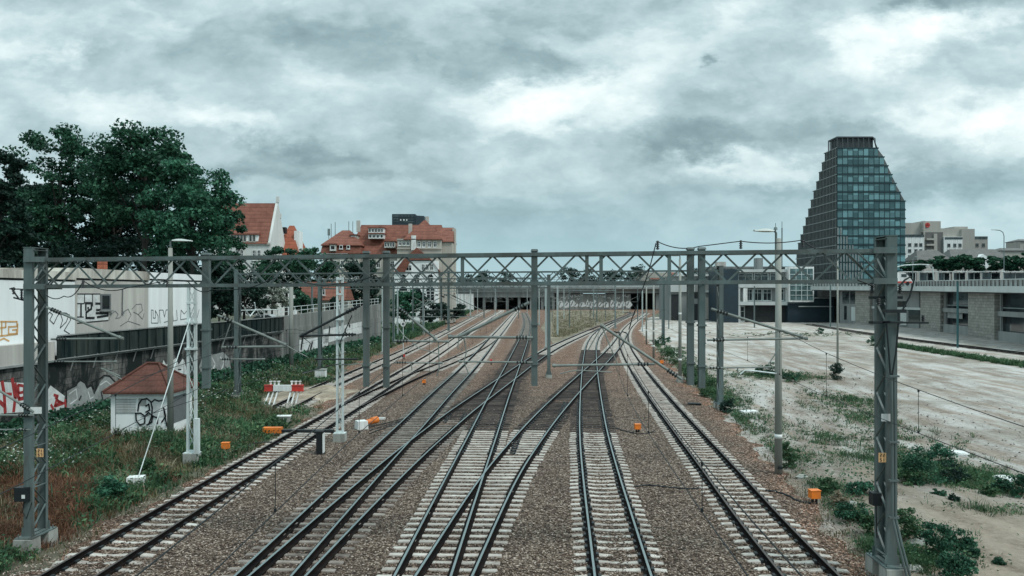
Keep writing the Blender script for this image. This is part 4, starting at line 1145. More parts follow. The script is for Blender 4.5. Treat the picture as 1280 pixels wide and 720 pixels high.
# sign post with round plate
p = gnd(504, 443); t = ob('sign_post', 'thin post with a small round white sign on the left verge', 'sign', p)
mb = MB(); mb.tube([(p.x, p.y, 0), (p.x, p.y, 3.9)], 0.05); mb.build('post', M['white_steel'], t)
mb = MB(); mb.tube([(p.x, p.y-.06, 3.9), (p.x, p.y-.09, 3.9)], 0.33, 16); mb.build('sign_plate', M['white'], t)
mb = MB(); mb.tube([(p.x, p.y-.095, 3.9), (p.x, p.y-.105, 3.9)], 0.17, 16); mb.build('sign_centre', M['steel'], t)
# slabs and manholes
for px, py, sx, sy, lab, nm in ((936, 516, 1.05, 0.7, 'pale flat concrete slab lying on the sand near the lamp pole', 'concrete_slab'), (1198, 568, 0.75, 0.6, 'round pale cover in the weeds behind the right gantry mast, farther one', 'manhole_cover'), (1256, 600, 0.7, 0.7, 'round pale cover near the right edge of the sandy lot, nearer one', 'manhole_cover')):
    p = gnd(px, py)
    mb = MB()
    if nm == 'concrete_slab': mb.box((p.x, p.y, 0.06), (sx, sy, 0.16), 0.2)
    else:
        mb.tube([(p.x, p.y, -0.1), (p.x, p.y, 0.10)], sx*0.62, 20); mb.tube([(p.x, p.y, 0.10), (p.x, p.y, 0.14)], sx*0.5, 20)
    tag(mb.build(nm, M['white']), lab, 'slab' if nm == 'concrete_slab' else 'manhole cover')
for px, py, s_, lab in ((1125, 642, 0.28, 'pale rock in front of the weeds right of the gantry mast'), (1152, 682, 0.34, 'pale stone half buried beside the gantry foundation'), (1003, 597, 0.2, 'pale stone at the edge of the gravel below the lamp pole'), (1143, 712, 0.2, 'small white stone at the bottom edge right of the ducts'), (1062, 632, 0.26, 'pale rubble lump in the weeds left of the gantry mast')):
    p = gnd(px, py); mb = MB(); n_ = 7; vs = []; 
    for k, (rr, z) in enumerate(((1, -0.4), (1.1, 0.2), (0.6, 0.6))):
        for i in range(n_):
            a = 2*math.pi*i/n_+k*.3; q = rr*s_*random.uniform(.8, 1.15); vs.append((p.x+q*1.3*math.cos(a), p.y+q*math.sin(a), s_*z*random.uniform(.85, 1.1)))
    fs = [tuple(range(14, 21))]+[(k*7+i, k*7+(i+1) % 7, (k+1)*7+(i+1) % 7, (k+1)*7+i) for k in range(2) for i in range(7)]
    mb.add(vs, fs); tag(mb.build('stone', M['concrete']), lab, 'stone')
# hatch by the right track
p = gnd(868, 506); t = MB(); t.box((p.x, p.y, 0.1), (0.95, 0.45, 0.05), -0.2); t.box((p.x+.25, p.y-.1, 0.02), (0.4, 0.3, 0.2), -.2)
tag(t.build('cable_hatch', M['dark']), 'dark flat cable hatch on the gravel shoulder left of the second gantry mast', 'hatch')
# ------------------------------------------------------------------ building materials
def tiles(name, a, b_, row=0.33, colw=0.22, rough=0.8):
    m, nt, b, oc = newmat(name)
    n1 = noise(nt, oc, 0.7, 6, 0.65); n2 = noise(nt, oc, 9, 3)
    c = ramp(nt, n1, [(0.3, a), (0.7, b_)])
    c = mixc(nt, 1.0, c, ramp(nt, n2, [(0.3, 0.8), (0.7, 1.15)]), 'MULTIPLY')
    wv = nd(nt, 'ShaderNodeTexWave', wave_type='BANDS', bands_direction='Z', wave_profile='SAW')
    wv.inputs['Scale'].default_value = 0.314/row; wv.inputs['Distortion'].default_value = 0.35; wv.inputs['Detail'].default_value = 1
    nt.links.new(oc, wv.inputs['Vector'])
    wx = nd(nt, 'ShaderNodeTexWave', wave_type='BANDS', bands_direction='X'); wx.inputs['Scale'].default_value = 0.314/colw
    nt.links.new(oc, wx.inputs['Vector'])
    c = mixc(nt, 1.0, c, ramp(nt, wv.outputs['Fac'], [(0.0, 0.35), (0.14, 0.95), (1.0, 1.06)]), 'MULTIPLY')
    nt.links.new(c, b.inputs['Base Color']); b.inputs['Roughness'].default_value = rough
    b.inputs['Specular IOR Level'].default_value = 0.25
    h = mth2(nt, 'ADD', wv.outputs['Fac'], mth2(nt, 'MULTIPLY', wx.outputs['Fac'], 0.5))
    bump(nt, b, h, 0.6, 0.04)
    return m
def mth2(nt, op, a, b_):
    m = nd(nt, 'ShaderNodeMath', operation=op)
    for i, v in enumerate((a, b_)):
        if isinstance(v, (int, float)): m.inputs[i].default_value = v
        else: nt.links.new(v, m.inputs[i])
    return m.outputs[0]
def masonry(name, a, b_, mortar, sx=0.9, sz=0.42, soot=None, dirn='XZ', sootlim=(0.45, 0.7)):
    m, nt, b, oc = newmat(name)
    sp = nd(nt, 'ShaderNodeSeparateXYZ'); nt.links.new(oc, sp.inputs[0])
    cb = nd(nt, 'ShaderNodeCombineXYZ')
    nt.links.new(sp.outputs['X' if dirn[0] == 'X' else 'Y'], cb.inputs[0]); nt.links.new(sp.outputs['Z'], cb.inputs[1])
    br_ = nd(nt, 'ShaderNodeTexBrick')
    br_.inputs['Scale'].default_value = 1; br_.inputs['Brick Width'].default_value = sx; br_.inputs['Row Height'].default_value = sz
    br_.inputs['Mortar Size'].default_value = 0.03; br_.inputs['Mortar Smooth'].default_value = 0.4; br_.inputs['Bias'].default_value = 0.0
    br_.inputs['Color1'].default_value = (*a, 1); br_.inputs['Color2'].default_value = (*b_, 1); br_.inputs['Mortar'].default_value = (*mortar, 1)
    nt.links.new(cb.outputs[0], br_.inputs['Vector'])
    c = mixc(nt, 1.0, br_.outputs['Color'], ramp(nt, noise(nt, oc, 1.6, 6, 0.7), [(0.25, 0.72), (0.75, 1.25)]), 'MULTIPLY')
    if soot:
        v = mapping(nt, oc, (0.35, 0.35, 0.16))
        c = mixc(nt, ramp(nt, noise(nt, v, 1.5, 8, 0.68, 0.5), [(sootlim[0], 1.0), (sootlim[1], 0.0)]), c, soot)
    nt.links.new(c, b.inputs['Base Color']); b.inputs['Roughness'].default_value = 0.92
    b.inputs['Specular IOR Level'].default_value = 0.2
    bump(nt, b, br_.outputs['Fac'], -0.5, 0.03)
    return m
def glassmat(name, lo, hi, sx, sz, axis='X', rough=0.06):
    """window glass: pane to pane variation of tint, mirror-like"""
    m, nt, b, oc = newmat(name)
    sp = nd(nt, 'ShaderNodeSeparateXYZ'); nt.links.new(oc, sp.inputs[0])
    fx = mth2(nt, 'FLOOR', mth2(nt, 'DIVIDE', sp.outputs[axis], sx), 0); fz = mth2(nt, 'FLOOR', mth2(nt, 'DIVIDE', sp.outputs['Z'], sz), 0)
    cb = nd(nt, 'ShaderNodeCombineXYZ'); nt.links.new(fx, cb.inputs[0]); nt.links.new(fz, cb.inputs[1])
    wn = nd(nt, 'ShaderNodeTexWhiteNoise', noise_dimensions='3D'); nt.links.new(cb.outputs[0], wn.inputs[0])
    c = ramp(nt, wn.outputs[0], [(0.0, lo), (0.7, hi), (1.0, [x*1.5 for x in hi])])
    nt.links.new(c, b.inputs['Base Color']); b.inputs['Roughness'].default_value = rough
    b.inputs['Specular IOR Level'].default_value = 0.8; b.inputs['Metallic'].default_value = 0.35
    return m
M['glass'] = glassmat('dark_window_glass', (0.015, 0.02, 0.024), (0.045, 0.06, 0.065), 0.7, 1.0)
M['glass_tower'] = glassmat('tower_glass', (0.030, 0.082, 0.092), (0.115, 0.225, 0.238), 2.05, 1.725)
M['tower_dark'] = plain('tower_panels', (0.062, 0.072, 0.078), 0.55, 0.2, 0.2, 0.4)
M['tower_fin'] = plain('tower_fins', (0.11, 0.12, 0.12), 0.5, 0.2, 0.2, 0.4)
M['tower_slab'] = plain('tower_edges', (0.20, 0.225, 0.225), 0.6, 0, 0.15, 0.4)
M['tower_frame'] = plain('tower_mullions', (0.022, 0.055, 0.062), 0.5, 0.2, 0.15, 0.4)
M['roof'] = tiles('red_roof_tiles', (0.15, 0.058, 0.042), (0.255, 0.105, 0.075), 0.8, 0.6)
M['roof_or'] = tiles('orange_roof_tiles', (0.26, 0.075, 0.042), (0.36, 0.115, 0.07), 0.8, 0.6)
M['hut_roof'] = tiles('hut_roof_tiles', (0.085, 0.036, 0.028), (0.145, 0.060, 0.044), 0.26, 0.24)
M['cream'] = plain('cream_render', (0.43, 0.415, 0.37), 0.9, 0, 0.15, 0.6, (0.36, 0.34, 0.3), True)
M['render'] = plain('white_render', (0.82, 0.855, 0.855), 0.9, 0, 0.06, 0.7, (0.66, 0.69, 0.68), True)
M['beige'] = plain('beige_render', (0.50, 0.485, 0.45), 0.9, 0, 0.16, 0.9, (0.36, 0.345, 0.32), True)
M['roofedge'] = plain('stained_parapet', (0.62, 0.60, 0.54), 0.9, 0, 0.2, 1.4, (0.22, 0.20, 0.17), True)
M['wall'] = masonry('sooty_stone_wall', (0.20, 0.20, 0.185), (0.27, 0.26, 0.245), (0.09, 0.09, 0.085), 0.9, 0.42, (0.014, 0.019, 0.019), 'YZ', (0.46, 0.66))
M['lwall'] = plain('light_retaining_concrete', (0.23, 0.24, 0.228), 0.9, 0, 0.3, 0.8, (0.10, 0.105, 0.10), True)
M['boards'] = plain('green_black_boards', (0.009, 0.019, 0.020), 0.9, 0, 0.5, 2.2, (0.050, 0.062, 0.056), True, 0.15, 0.1)
M['stone'] = masonry('stone_facing', (0.24, 0.235, 0.215), (0.31, 0.305, 0.28), (0.13, 0.13, 0.12), 1.3, 0.5, None, 'YZ')
M['grey'] = plain('grey_concrete', (0.25, 0.265, 0.26), 0.85, 0, 0.15, 0.5, (0.16, 0.17, 0.17), True)
M['fascia'] = plain('pale_fascia', (0.50, 0.535, 0.53), 0.8, 0, 0.1, 0.4, (0.38, 0.40, 0.39), True)
M['navy'] = plain('navy_cladding', (0.018, 0.036, 0.048), 0.55, 0, 0.15, 0.3)
M['hotel'] = plain('hotel_render', (0.40, 0.385, 0.35), 0.9, 0, 0.1, 0.2, (0.30, 0.29, 0.27), True)
M['slate'] = plain('grey_slate', (0.13, 0.13, 0.125), 0.8, 0, 0.25, 0.5)
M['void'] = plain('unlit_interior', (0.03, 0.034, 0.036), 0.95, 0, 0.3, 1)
M['gr_black'] = plain('black_spray', (0.012, 0.013, 0.015), 0.7, 0, 0.2, 4, None, False, 0)
M['gr_grey'] = plain('grey_spray', (0.14, 0.15, 0.155), 0.7, 0, 0.2, 4, None, False, 0)
M['gr_white'] = plain('white_spray', (0.66, 0.69, 0.68), 0.75, 0, 0.15, 2, (0.45, 0.46, 0.45), False, 0)
M['gr_silver'] = plain('silver_spray', (0.34, 0.36, 0.35), 0.6, 0.1, 0.2, 2, (0.2, 0.21, 0.2), False, 0)
M['gr_red'] = plain('red_spray', (0.33, 0.035, 0.035), 0.7, 0, 0.2, 4, None, False, 0)
M['gr_orange'] = plain('orange_spray', (0.62, 0.36, 0.15), 0.7, 0, 0.2, 4, None, False, 0)

def wprism(d0, d1, off, th, z0, z1, top2=None):
    """slab along the retaining wall line, face at offset off, thickness th to the left"""
    mb = MB()
    z1b = z1 if top2 is None else top2
    a, b_ = (wallx(d0)-off, d0), (wallx(d1)-off, d1)
    vs = [(a[0], a[1], z0), (b_[0], b_[1], z0), (b_[0]-th, b_[1], z0), (a[0]-th, a[1], z0), (a[0], a[1], z1), (b_[0], b_[1], z1b), (b_[0]-th, b_[1], z1b), (a[0]-th, a[1], z1)]
    mb.add(vs, [(3, 2, 1, 0), (4, 5, 6, 7), (0, 1, 5, 4), (1, 2, 6, 5), (2, 3, 7, 6), (3, 0, 4, 7)])
    return mb
WN = Vector((1, -0.0765, 0)).normalized()
def spray(parent, name, strokes, off, wd, mat, lift=0.015):
    """strokes are polylines over the wall face (survey pixels), a few mm of paint"""
    mb = MB()
    for st_ in strokes:
        mb.mark(); P_ = [on_wall(x, y, off)+WN*lift for x, y in st_]
        for a, b_ in zip(P_[:-1], P_[1:]):
            e = (b_-a).normalized()*wd*0.3
            mb.bar(a-e, b_+e, wd, 0.006, 0, WN)
    return mb.build(name, mat, parent)
def patch(parent, name, poly, off, mat, lift=0.008):
    mb = MB(); P_ = [on_wall(x, y, off)+WN*lift for x, y in poly]
    n = len(P_)
    mb.add(P_+[p-WN*0.006 for p in P_], [tuple(range(n)), tuple(reversed(range(n, 2*n)))]+[(i, n+i, n+(i+1) % n, (i+1) % n) for i in range(n)])
    return mb.build(name, mat, parent)
def z4(pts, ox, oy, s=4.0): return [(ox+x/s, oy+y/s) for x, y in pts]

# ---- graffiti building on top of the wall
gb = thing('graffiti_building', 'low white and beige flat roofed building with graffiti above the retaining wall', 'building', (wallx(50), 50, 3.5))
OFB = 0.6
for d0, d1, mt, zt in ((30, 49.4, 'render', 8.5), (49.4, 58.0, 'beige', 8.62), (58.0, 67.0, 'render', 8.75)):
    wprism(d0, d1, OFB, 9.0, 3.2, zt).build('wall', M[mt], gb)
    wprism(d0, d1, OFB+0.14, 8.8, zt+0.001, zt+0.13).build('shadow_gap', M['dark'], gb)
    wprism(d0, d1, OFB-0.10, 9.2, zt+0.13, zt+(0.62 if mt != 'beige' else 0.78), None).build('parapet', M['roofedge' if mt != 'render' or d0 < 40 else 'render'], gb)
p = on_wall(131.5, 377, OFB); mb = MB()
wf = patch(gb, 'window', [(125, 367.5), (138, 367.5), (138, 388), (125, 388)], OFB, M['gr_grey'], 0.05)
patch(wf, 'pane', [(127, 369.5), (136, 369.5), (136, 386), (127, 386)], OFB, M['glass'], 0.06)
mb = MB(); mb.bar(on_wall(124, 388.5, OFB)+WN*.1, on_wall(139, 388.5, OFB)+WN*.1, 0.2, 0.08); mb.build('sill', M['grey'], wf)
mb = MB(); mb.tube([on_wall(152.5, 361, OFB)+WN*.06, on_wall(152, 384, OFB)+WN*.06, on_wall(152, 393, OFB)+WN*.06], 0.04); mb.tube([on_wall(152, 393, OFB)+WN*.06, on_wall(154, 391, OFB)+WN*.06], 0.05); mb.build('drain_pipe', M['gr_grey'], gb)
p = on_wall(128, 340, OFB+3); mb = MB(); mb.box((p.x, p.y, 9.75), (0.5, 0.5, 0.8)); mb.build('chimney', M['roof_or'], gb)
Z = lambda pts: z4(pts, 0, 300)
patch(gb, 'graffiti', Z([(387, 270), (498, 270), (498, 300), (540, 370), (540, 402), (387, 414)]), OFB, M['gr_white'])
spray(gb, 'graffiti', [Z([(386, 270), (500, 270)]), Z([(386, 416), (470, 408), (540, 402)]), Z([(422, 270), (422, 312), (418, 318)]), Z([(462, 270), (462, 330)]), Z([(386, 318), (420, 318)]), Z([(386, 385), (416, 385)])], OFB, 0.075, M['gr_black'])
spray(gb, 'graffiti', [Z([(404, 322), (404, 384)]), Z([(428, 350), (428, 316), (456, 316), (456, 344), (430, 362), (430, 390), (470, 390)]), Z([(440, 344), (440, 338)]), Z([(478, 318), (498, 318)]), Z([(482, 350), (500, 350)]), Z([(480, 366), (538, 366)]), Z([(486, 386), (538, 378), (538, 366)])], OFB, 0.16, M['gr_black'])
spray(gb, 'graffiti', [Z([(545, 400), (552, 372), (575, 355), (590, 372), (578, 392), (600, 388), (612, 362), (640, 345), (655, 375), (640, 400)]), Z([(660, 345), (680, 322), (706, 320), (712, 352), (690, 372), (668, 360)]), Z([(690, 372), (712, 396), (720, 368)]), Z([(600, 430), (640, 405), (700, 425)])], OFB, 0.045, M['gr_grey'])
spray(gb, 'graffiti', [Z([(756, 350), (756, 415), (790, 415), (790, 380), (776, 352), (776, 390), (765, 390), (765, 350), (756, 350)]), Z([(800, 415), (796, 350), (815, 350), (822, 385), (830, 350), (850, 345), (842, 405), (820, 412)]), Z([(862, 352), (866, 405), (886, 400), (882, 350)]), Z([(905, 350), (902, 398), (940, 392), (938, 350), (920, 370), (905, 350)]), Z([(950, 350), (955, 395), (975, 350), (985, 390), (995, 348)])], OFB, 0.06, M['gr_grey'])
spray(gb, 'graffiti', [Z([(2, 408), (84, 408), (84, 432), (42, 434), (42, 470), (82, 468), (82, 448), (62, 450)]), Z([(2, 440), (28, 436), (28, 408)]), Z([(0, 480), (36, 476), (86, 470), (88, 420)]), Z([(0, 500), (18, 492), (44, 505)]), Z([(8, 408), (8, 478)])], OFB, 0.09, M['gr_orange'])
spray(gb, 'graffiti', [Z([(232, 385), (246, 360), (262, 372), (248, 400), (268, 420), (286, 380), (300, 362), (312, 400), (300, 440), (330, 410), (345, 372), (352, 400), (320, 452), (348, 470)]), Z([(270, 360), (330, 365), (356, 385)])], OFB, 0.05, M['gr_black'])

# ---- retaining wall, boarded walkway, light wall
rw = thing('retaining_wall', 'tall soot blackened stone retaining wall with graffiti along the left bank', 'wall', (wallx(50), 50, 0))
wprism(26, 83, 0, 0.9, -0.4, 3.72).build('wall_face', M['wall'], rw)
wprism(26, 46.4, -0.12, 1.2, 3.722, 4.85).build('stone_parapet', M['beige'], rw)
wprism(26, 83, -0.2, 1.2, 3.60, 3.72).build('ledge', M['grey'], rw)
G = lambda pts: z4(pts, 0, 440, 8)
for poly in (G([(-300, 330), (0, 300), (260, 310), (265, 470), (230, 600), (-300, 640)]), G([(440, 440), (505, 335), (645, 440), (640, 640), (440, 650)])):
    patch(rw, 'graffiti', poly, 0, M['gr_white'])
spray(rw, 'graffiti', [G([(20, 300), (40, 420), (50, 600)]), G([(120, 270), (150, 460), (135, 590)]), G([(150, 320), (165, 400), (190, 470), (240, 460), (245, 390)]), G([(0, 500), (40, 540)])], 0, 0.22, M['gr_red'])
spray(rw, 'graffiti', [G([(540, 430), (575, 440), (545, 540), (600, 500), (620, 510), (580, 490), (555, 455)]), G([(510, 530), (530, 570)]), G([(600, 610), (600, 640)]), G([(650, 480), (655, 570), (660, 680)]), G([(555, 540), (640, 510)])], 0, 0.17, M['gr_red'])
patch(rw, 'graffiti', G([(670, 560), (672, 390), (760, 340), (800, 290), (850, 320), (870, 370), (910, 345), (940, 430), (1010, 290), (1060, 240), (1130, 270), (1160, 330), (1160, 520), (1040, 560), (900, 610), (790, 640), (680, 650)]), 0, M['gr_silver'])
spray(rw, 'graffiti', [G([(655, 385), (760, 335), (775, 300), (815, 278), (850, 310), (865, 350), (905, 330), (935, 370), (915, 300), (1000, 265), (1040, 235), (1090, 240), (1150, 300)]), G([(660, 400), (665, 500)]), G([(1010, 400), (1025, 470), (1030, 560)]), G([(1065, 490), (1100, 500), (1130, 470)]), G([(800, 640), (850, 590), (860, 540)]), G([(790, 480), (810, 440)]), G([(890, 540), (920, 525)])], 0, 0.11, M['gr_black'])
K = lambda pts: z4(pts, 140, 440, 8)
patch(rw, 'graffiti', K([(500, 130), (515, 80), (540, 130), (640, 60), (665, 130), (715, 55), (740, 160), (755, 230), (620, 190)]), 0, M['gr_white'])
patch(rw, 'graffiti', K([(870, 150), (900, 60), (960, 20), (1040, 20), (1110, 0), (1170, 60), (1190, 170), (1120, 210), (1010, 260), (910, 260)]), 0, M['gr_silver'])
spray(rw, 'graffiti', [G([(690, 420), (760, 370), (770, 470), (700, 520)]), G([(1000, 330), (1060, 290), (1110, 330), (1080, 400), (1020, 420)]), G([(880, 400), (900, 470), (930, 450)]), G([(1120, 330), (1150, 420), (1110, 470)])], 0, 0.07, M['gr_white'])
spray(rw, 'graffiti', [G([(-200, 330), (-150, 560), (-90, 330), (-60, 560)]), G([(60, 420), (110, 420)]), G([(180, 330), (240, 340), (235, 400), (185, 410), (180, 330)])], 0, 0.16, M['gr_red'])
spray(rw, 'graffiti', [K([(930, 70), (950, 230)]), K([(1000, 60), (1030, 120), (1000, 200)]), K([(1080, 50), (1120, 100), (1090, 190), (1140, 200)])], 0, 0.14, M['gr_white'])
spray(rw, 'graffiti', [K([(840, 60), (850, 200)]), K([(660, 175), (690, 175)])], 0, 0.1, M['gr_black'])
bw = thing('boarded_fence', 'dark green boarded fence on struts along the top of the sooty wall', 'fence', (wallx(60), 60, 3.7))
wprism(46.4, 83, -0.30, 0.06, 3.80, 5.15, 5.25).build('boards', M['boards'], bw)
mb = MB()
d = 47.0
while d < 83:
    x = wallx(d)+0.36; mb.mark(); mb.box((x, d, 4.5), (0.05, 0.07, 1.45)); d += 1.15
mb.build('batten', M['boards'], bw)
mb = MB(); d = 48
while d < 83:
    mb.mark(); mb.bar((wallx(d)+0.3, d, 3.85), (wallx(d)+0.02, d, 2.9), 0.06, 0.06); d += 2.3
mb.build('strut', M['grey'], bw)
mb = MB(); mb.bar((wallx(46.4)+.33, 46.4, 5.2), (wallx(83)+.33, 83, 5.3), 0.12, 0.06); mb.bar((wallx(46.4)+.33, 46.4, 3.77), (wallx(83)+.33, 83, 3.77), 0.14, 0.05); mb.build('rail', M['grey'], bw)
lw = thing('retaining_wall', 'light concrete retaining wall with white railings, beyond the dark boarded one', 'wall', (wallx(100), 100, 0))
wprism(83, 126, -0.02, 0.5, 3.95, 5.3, 6.1).build('upper_wall', M['lwall'], lw)
wprism(83, 126, -0.15, 0.7, -0.4, 3.95).build('lower_wall', M['lwall'], lw)
wprism(82.4, 83, -0.3, 1.0, -0.4, 5.3).build('end_pier', M['lwall'], lw)
mb = MB(); d = 83.5
while d < 126:
    z = 5.3+0.8*(d-83)/43; mb.box((wallx(d)-.2, d, z+0.45), (0.06, 0.06, 0.95)); d += 2.1
for h in (0.45, 0.92): mb.bar((wallx(83)-.2, 83, 5.3+h), (wallx(126)-.2, 126, 6.1+h), 0.06, 0.06)
mb.build('railing', M['white_steel'], lw)
for poly in ([(374, 425), (374, 440), (410, 432), (410, 420)], [(404, 412), (404, 430), (452, 416), (452, 402)]): patch(lw, 'graffiti', poly, -0.15, M['gr_white'], 0.02)
spray(lw, 'graffiti', [[(378, 422), (376, 436)], [(390, 428), (388, 436)], [(412, 409), (411, 417)], [(436, 406), (437, 408)], [(431, 412), (432, 417)]], -0.15, 0.45, M['gr_black'], 0.04)
# white zigzag railing on the plateau at the end of the boards
rl = thing('railing', 'low white zigzag railing on top of the wall by the parked car', 'railing', (wallx(80)-1, 80, 3.9))
mb = MB()
def zz_(px, py): return on_wall(px, py, 1.2)
for a, b_ in (((300, 388), (348, 387)), ((304, 382), (312, 396)), ((312, 396), (320, 386)), ((320, 386), (326, 396)), ((296, 380), (302, 394)), ((318, 378), (320, 388))): mb.tube([zz_(*a), zz_(*b_)], 0.06, 6)
mb.build('rails', M['white_steel'], rl)
for i, px in enumerate((300, 330, 347)):
    q = zz_(px, 387); mb = MB(); mb.box((q.x, q.y, (q.z+3.85)/2), (0.1, 0.1, q.z-3.85)); mb.build('post', M['white_steel'], rl)
# parked car (seen through the railing)
cx_, cy_ = base(341, 84); cy_ = 88
car = thing('parked_car', 'silver hatchback parked behind the railing above the retaining wall', 'car', (cx_-2.4, cy_, 3.9))
prof = [(-2.0, 0.35), (-2.05, 0.75), (-1.9, 0.95), (-1.0, 1.05), (-0.35, 1.45), (0.9, 1.5), (1.7, 1.05), (2.0, 0.95), (2.05, 0.4)]
def extr(prof_, w_, c, dx=0):
    mb = MB(); n = len(prof_); vs = []
    for s in (-1, 1): vs += [(c[0]+x, c[1]+s*w_/2, c[2]+z) for x, z in prof_]
    mb.add(vs, [tuple(range(n)), tuple(reversed(range(n, 2*n)))]+[(i, n+i, n+(i+1) % n, (i+1) % n) for i in range(n)])
    return mb
c0 = (cx_-2.4, cy_, 3.9)
extr(prof, 1.7, c0).build('body', plain('silver_car_paint', (0.45, 0.47, 0.48), 0.3, 0.4, 0.05), car)
extr([(-0.95, 1.06), (-0.36, 1.40), (0.88, 1.44), (1.5, 1.08)], 1.715, c0).build('side_window', M['glass'], car)
for s in (-1, 1):
    for x in (-1.3, 1.3):
        mb = MB(); mb.tube([(c0[0]+x, c0[1]+s*0.70, 4.22), (c0[0]+x, c0[1]+s*0.88, 4.22)], 0.32, 16); wh = mb.build('wheel', M['black'], car)
        mb = MB(); mb.tube([(c0[0]+x, c0[1]+s*0.87, 4.22), (c0[0]+x, c0[1]+s*0.89, 4.22)], 0.19, 12); mb.build('rim', M['steel_far'], wh)

# ---- brick roofed hut
hx0, hx1, hy0, hy1 = -22.15, -19.0, 42.4, 45.6
hut = thing('trackside_hut', 'small white trackside hut with red hipped roof and black graffiti', 'hut', ((hx0+hx1)/2, hy0, 0))
mb = MB(); mb.box(((hx0+hx1)/2, (hy0+hy1)/2, 1.1), (hx1-hx0, hy1-hy0, 2.6)); mb.build('wall', M['render'], hut)
ov = 0.30; ze, zr = 2.32, 3.72
mb = MB()
e = [(hx0-ov, hy0-ov, ze), (hx1+ov, hy0-ov, ze), (hx1+ov, hy1+ov, ze), (hx0-ov, hy1+ov, ze)]
r1, r2 = ((hx0+hx1)/2-0.35, (hy0+hy1)/2, zr), ((hx0+hx1)/2+0.35, (hy0+hy1)/2, zr)
mb.add(e+[r1, r2]+[(x, y, z-0.1) for x, y, z in e], [(0, 1, 5, 4), (1, 2, 5), (2, 3, 4, 5), (3, 0, 4), (0, 6, 7, 1), (1, 7, 8, 2), (2, 8, 9, 3), (3, 9, 6, 0), (9, 8, 7, 6)])
rf = mb.build('roof', M['hut_roof'], hut)
mb = MB()
for a in range(4): mb.tube([Vector(e[a])+Vector((0, 0, .03)), Vector(r1 if a in (0, 3) else r2)+Vector((0, 0, .03))], 0.07, 8)
mb.tube([Vector(r1)+Vector((0, 0, .03)), Vector(r2)+Vector((0, 0, .03))], 0.08, 8); mb.build('ridge_tiles', M['hut_roof'], rf)
yf = hy0-0.012
mb = MB(); mb.box((hx0+0.85, yf, 1.55), (1.15, 0.03, 0.85)); sh = mb.build('shutter', M['white'], hut)
mb = MB()
for k in range(9): mb.box((hx0+0.85, yf-0.022, 1.18+k*0.09), (1.1, 0.02, 0.035))
mb.build('louvre', M['gr_silver'], sh)
mb = MB(); mb.box((hx0+1.75, yf, 1.75), (0.42, 0.03, 0.4)); mb.build('window', M['gr_silver'], hut)
mb = MB(); mb.box((hx0+2.5, yf, 1.45), (0.85, 0.03, 1.0)); mb.build('door_panel', M['gr_white'], hut)
def hstroke(strokes, wd, mat, nm='graffiti', y=None):
    mb = MB()
    for s_ in strokes:
        P_ = [at(140+x/8, 440+z/8, hy0) for x, z in s_]
        P_ = [Vector((p.x, hy0-0.036, p.z)) for p in P_]
        mb.mark()
        for a, b_ in zip(P_[:-1], P_[1:]):
            e_ = (b_-a).normalized()*wd*.3; mb.bar(a-e_, b_+e_, wd, 0.012, 0, (0, 1, 0))
    return mb.build(nm, mat, hut)
hstroke([[(262, 590), (270, 520), (300, 475), (350, 465), (390, 495), (405, 560), (400, 640), (370, 720)], [(240, 610), (245, 680), (280, 730), (330, 710), (330, 640), (290, 610), (240, 612)], [(330, 640), (370, 605), (410, 640), (400, 700), (350, 730)], [(400, 500), (430, 475), (470, 490), (520, 480)], [(340, 540), (370, 520), (380, 580), (340, 600)], [(415, 640), (460, 660), (455, 715)], [(500, 700), (540, 640), (520, 560), (550, 740)]], 0.075, M['gr_black'])
mb = MB(); mb.box((hx1+0.006, (hy0+hy1)/2-0.1, 1.2), (0.012, 2.4, 1.5)); mb.build('graffiti', M['gr_grey'], hut)
mb = MB(); mb.box((hx1+0.02, hy0+.35, 1.4), (0.02, 0.35, 1.9)); mb.build('door_edge', M['concrete'], hut)

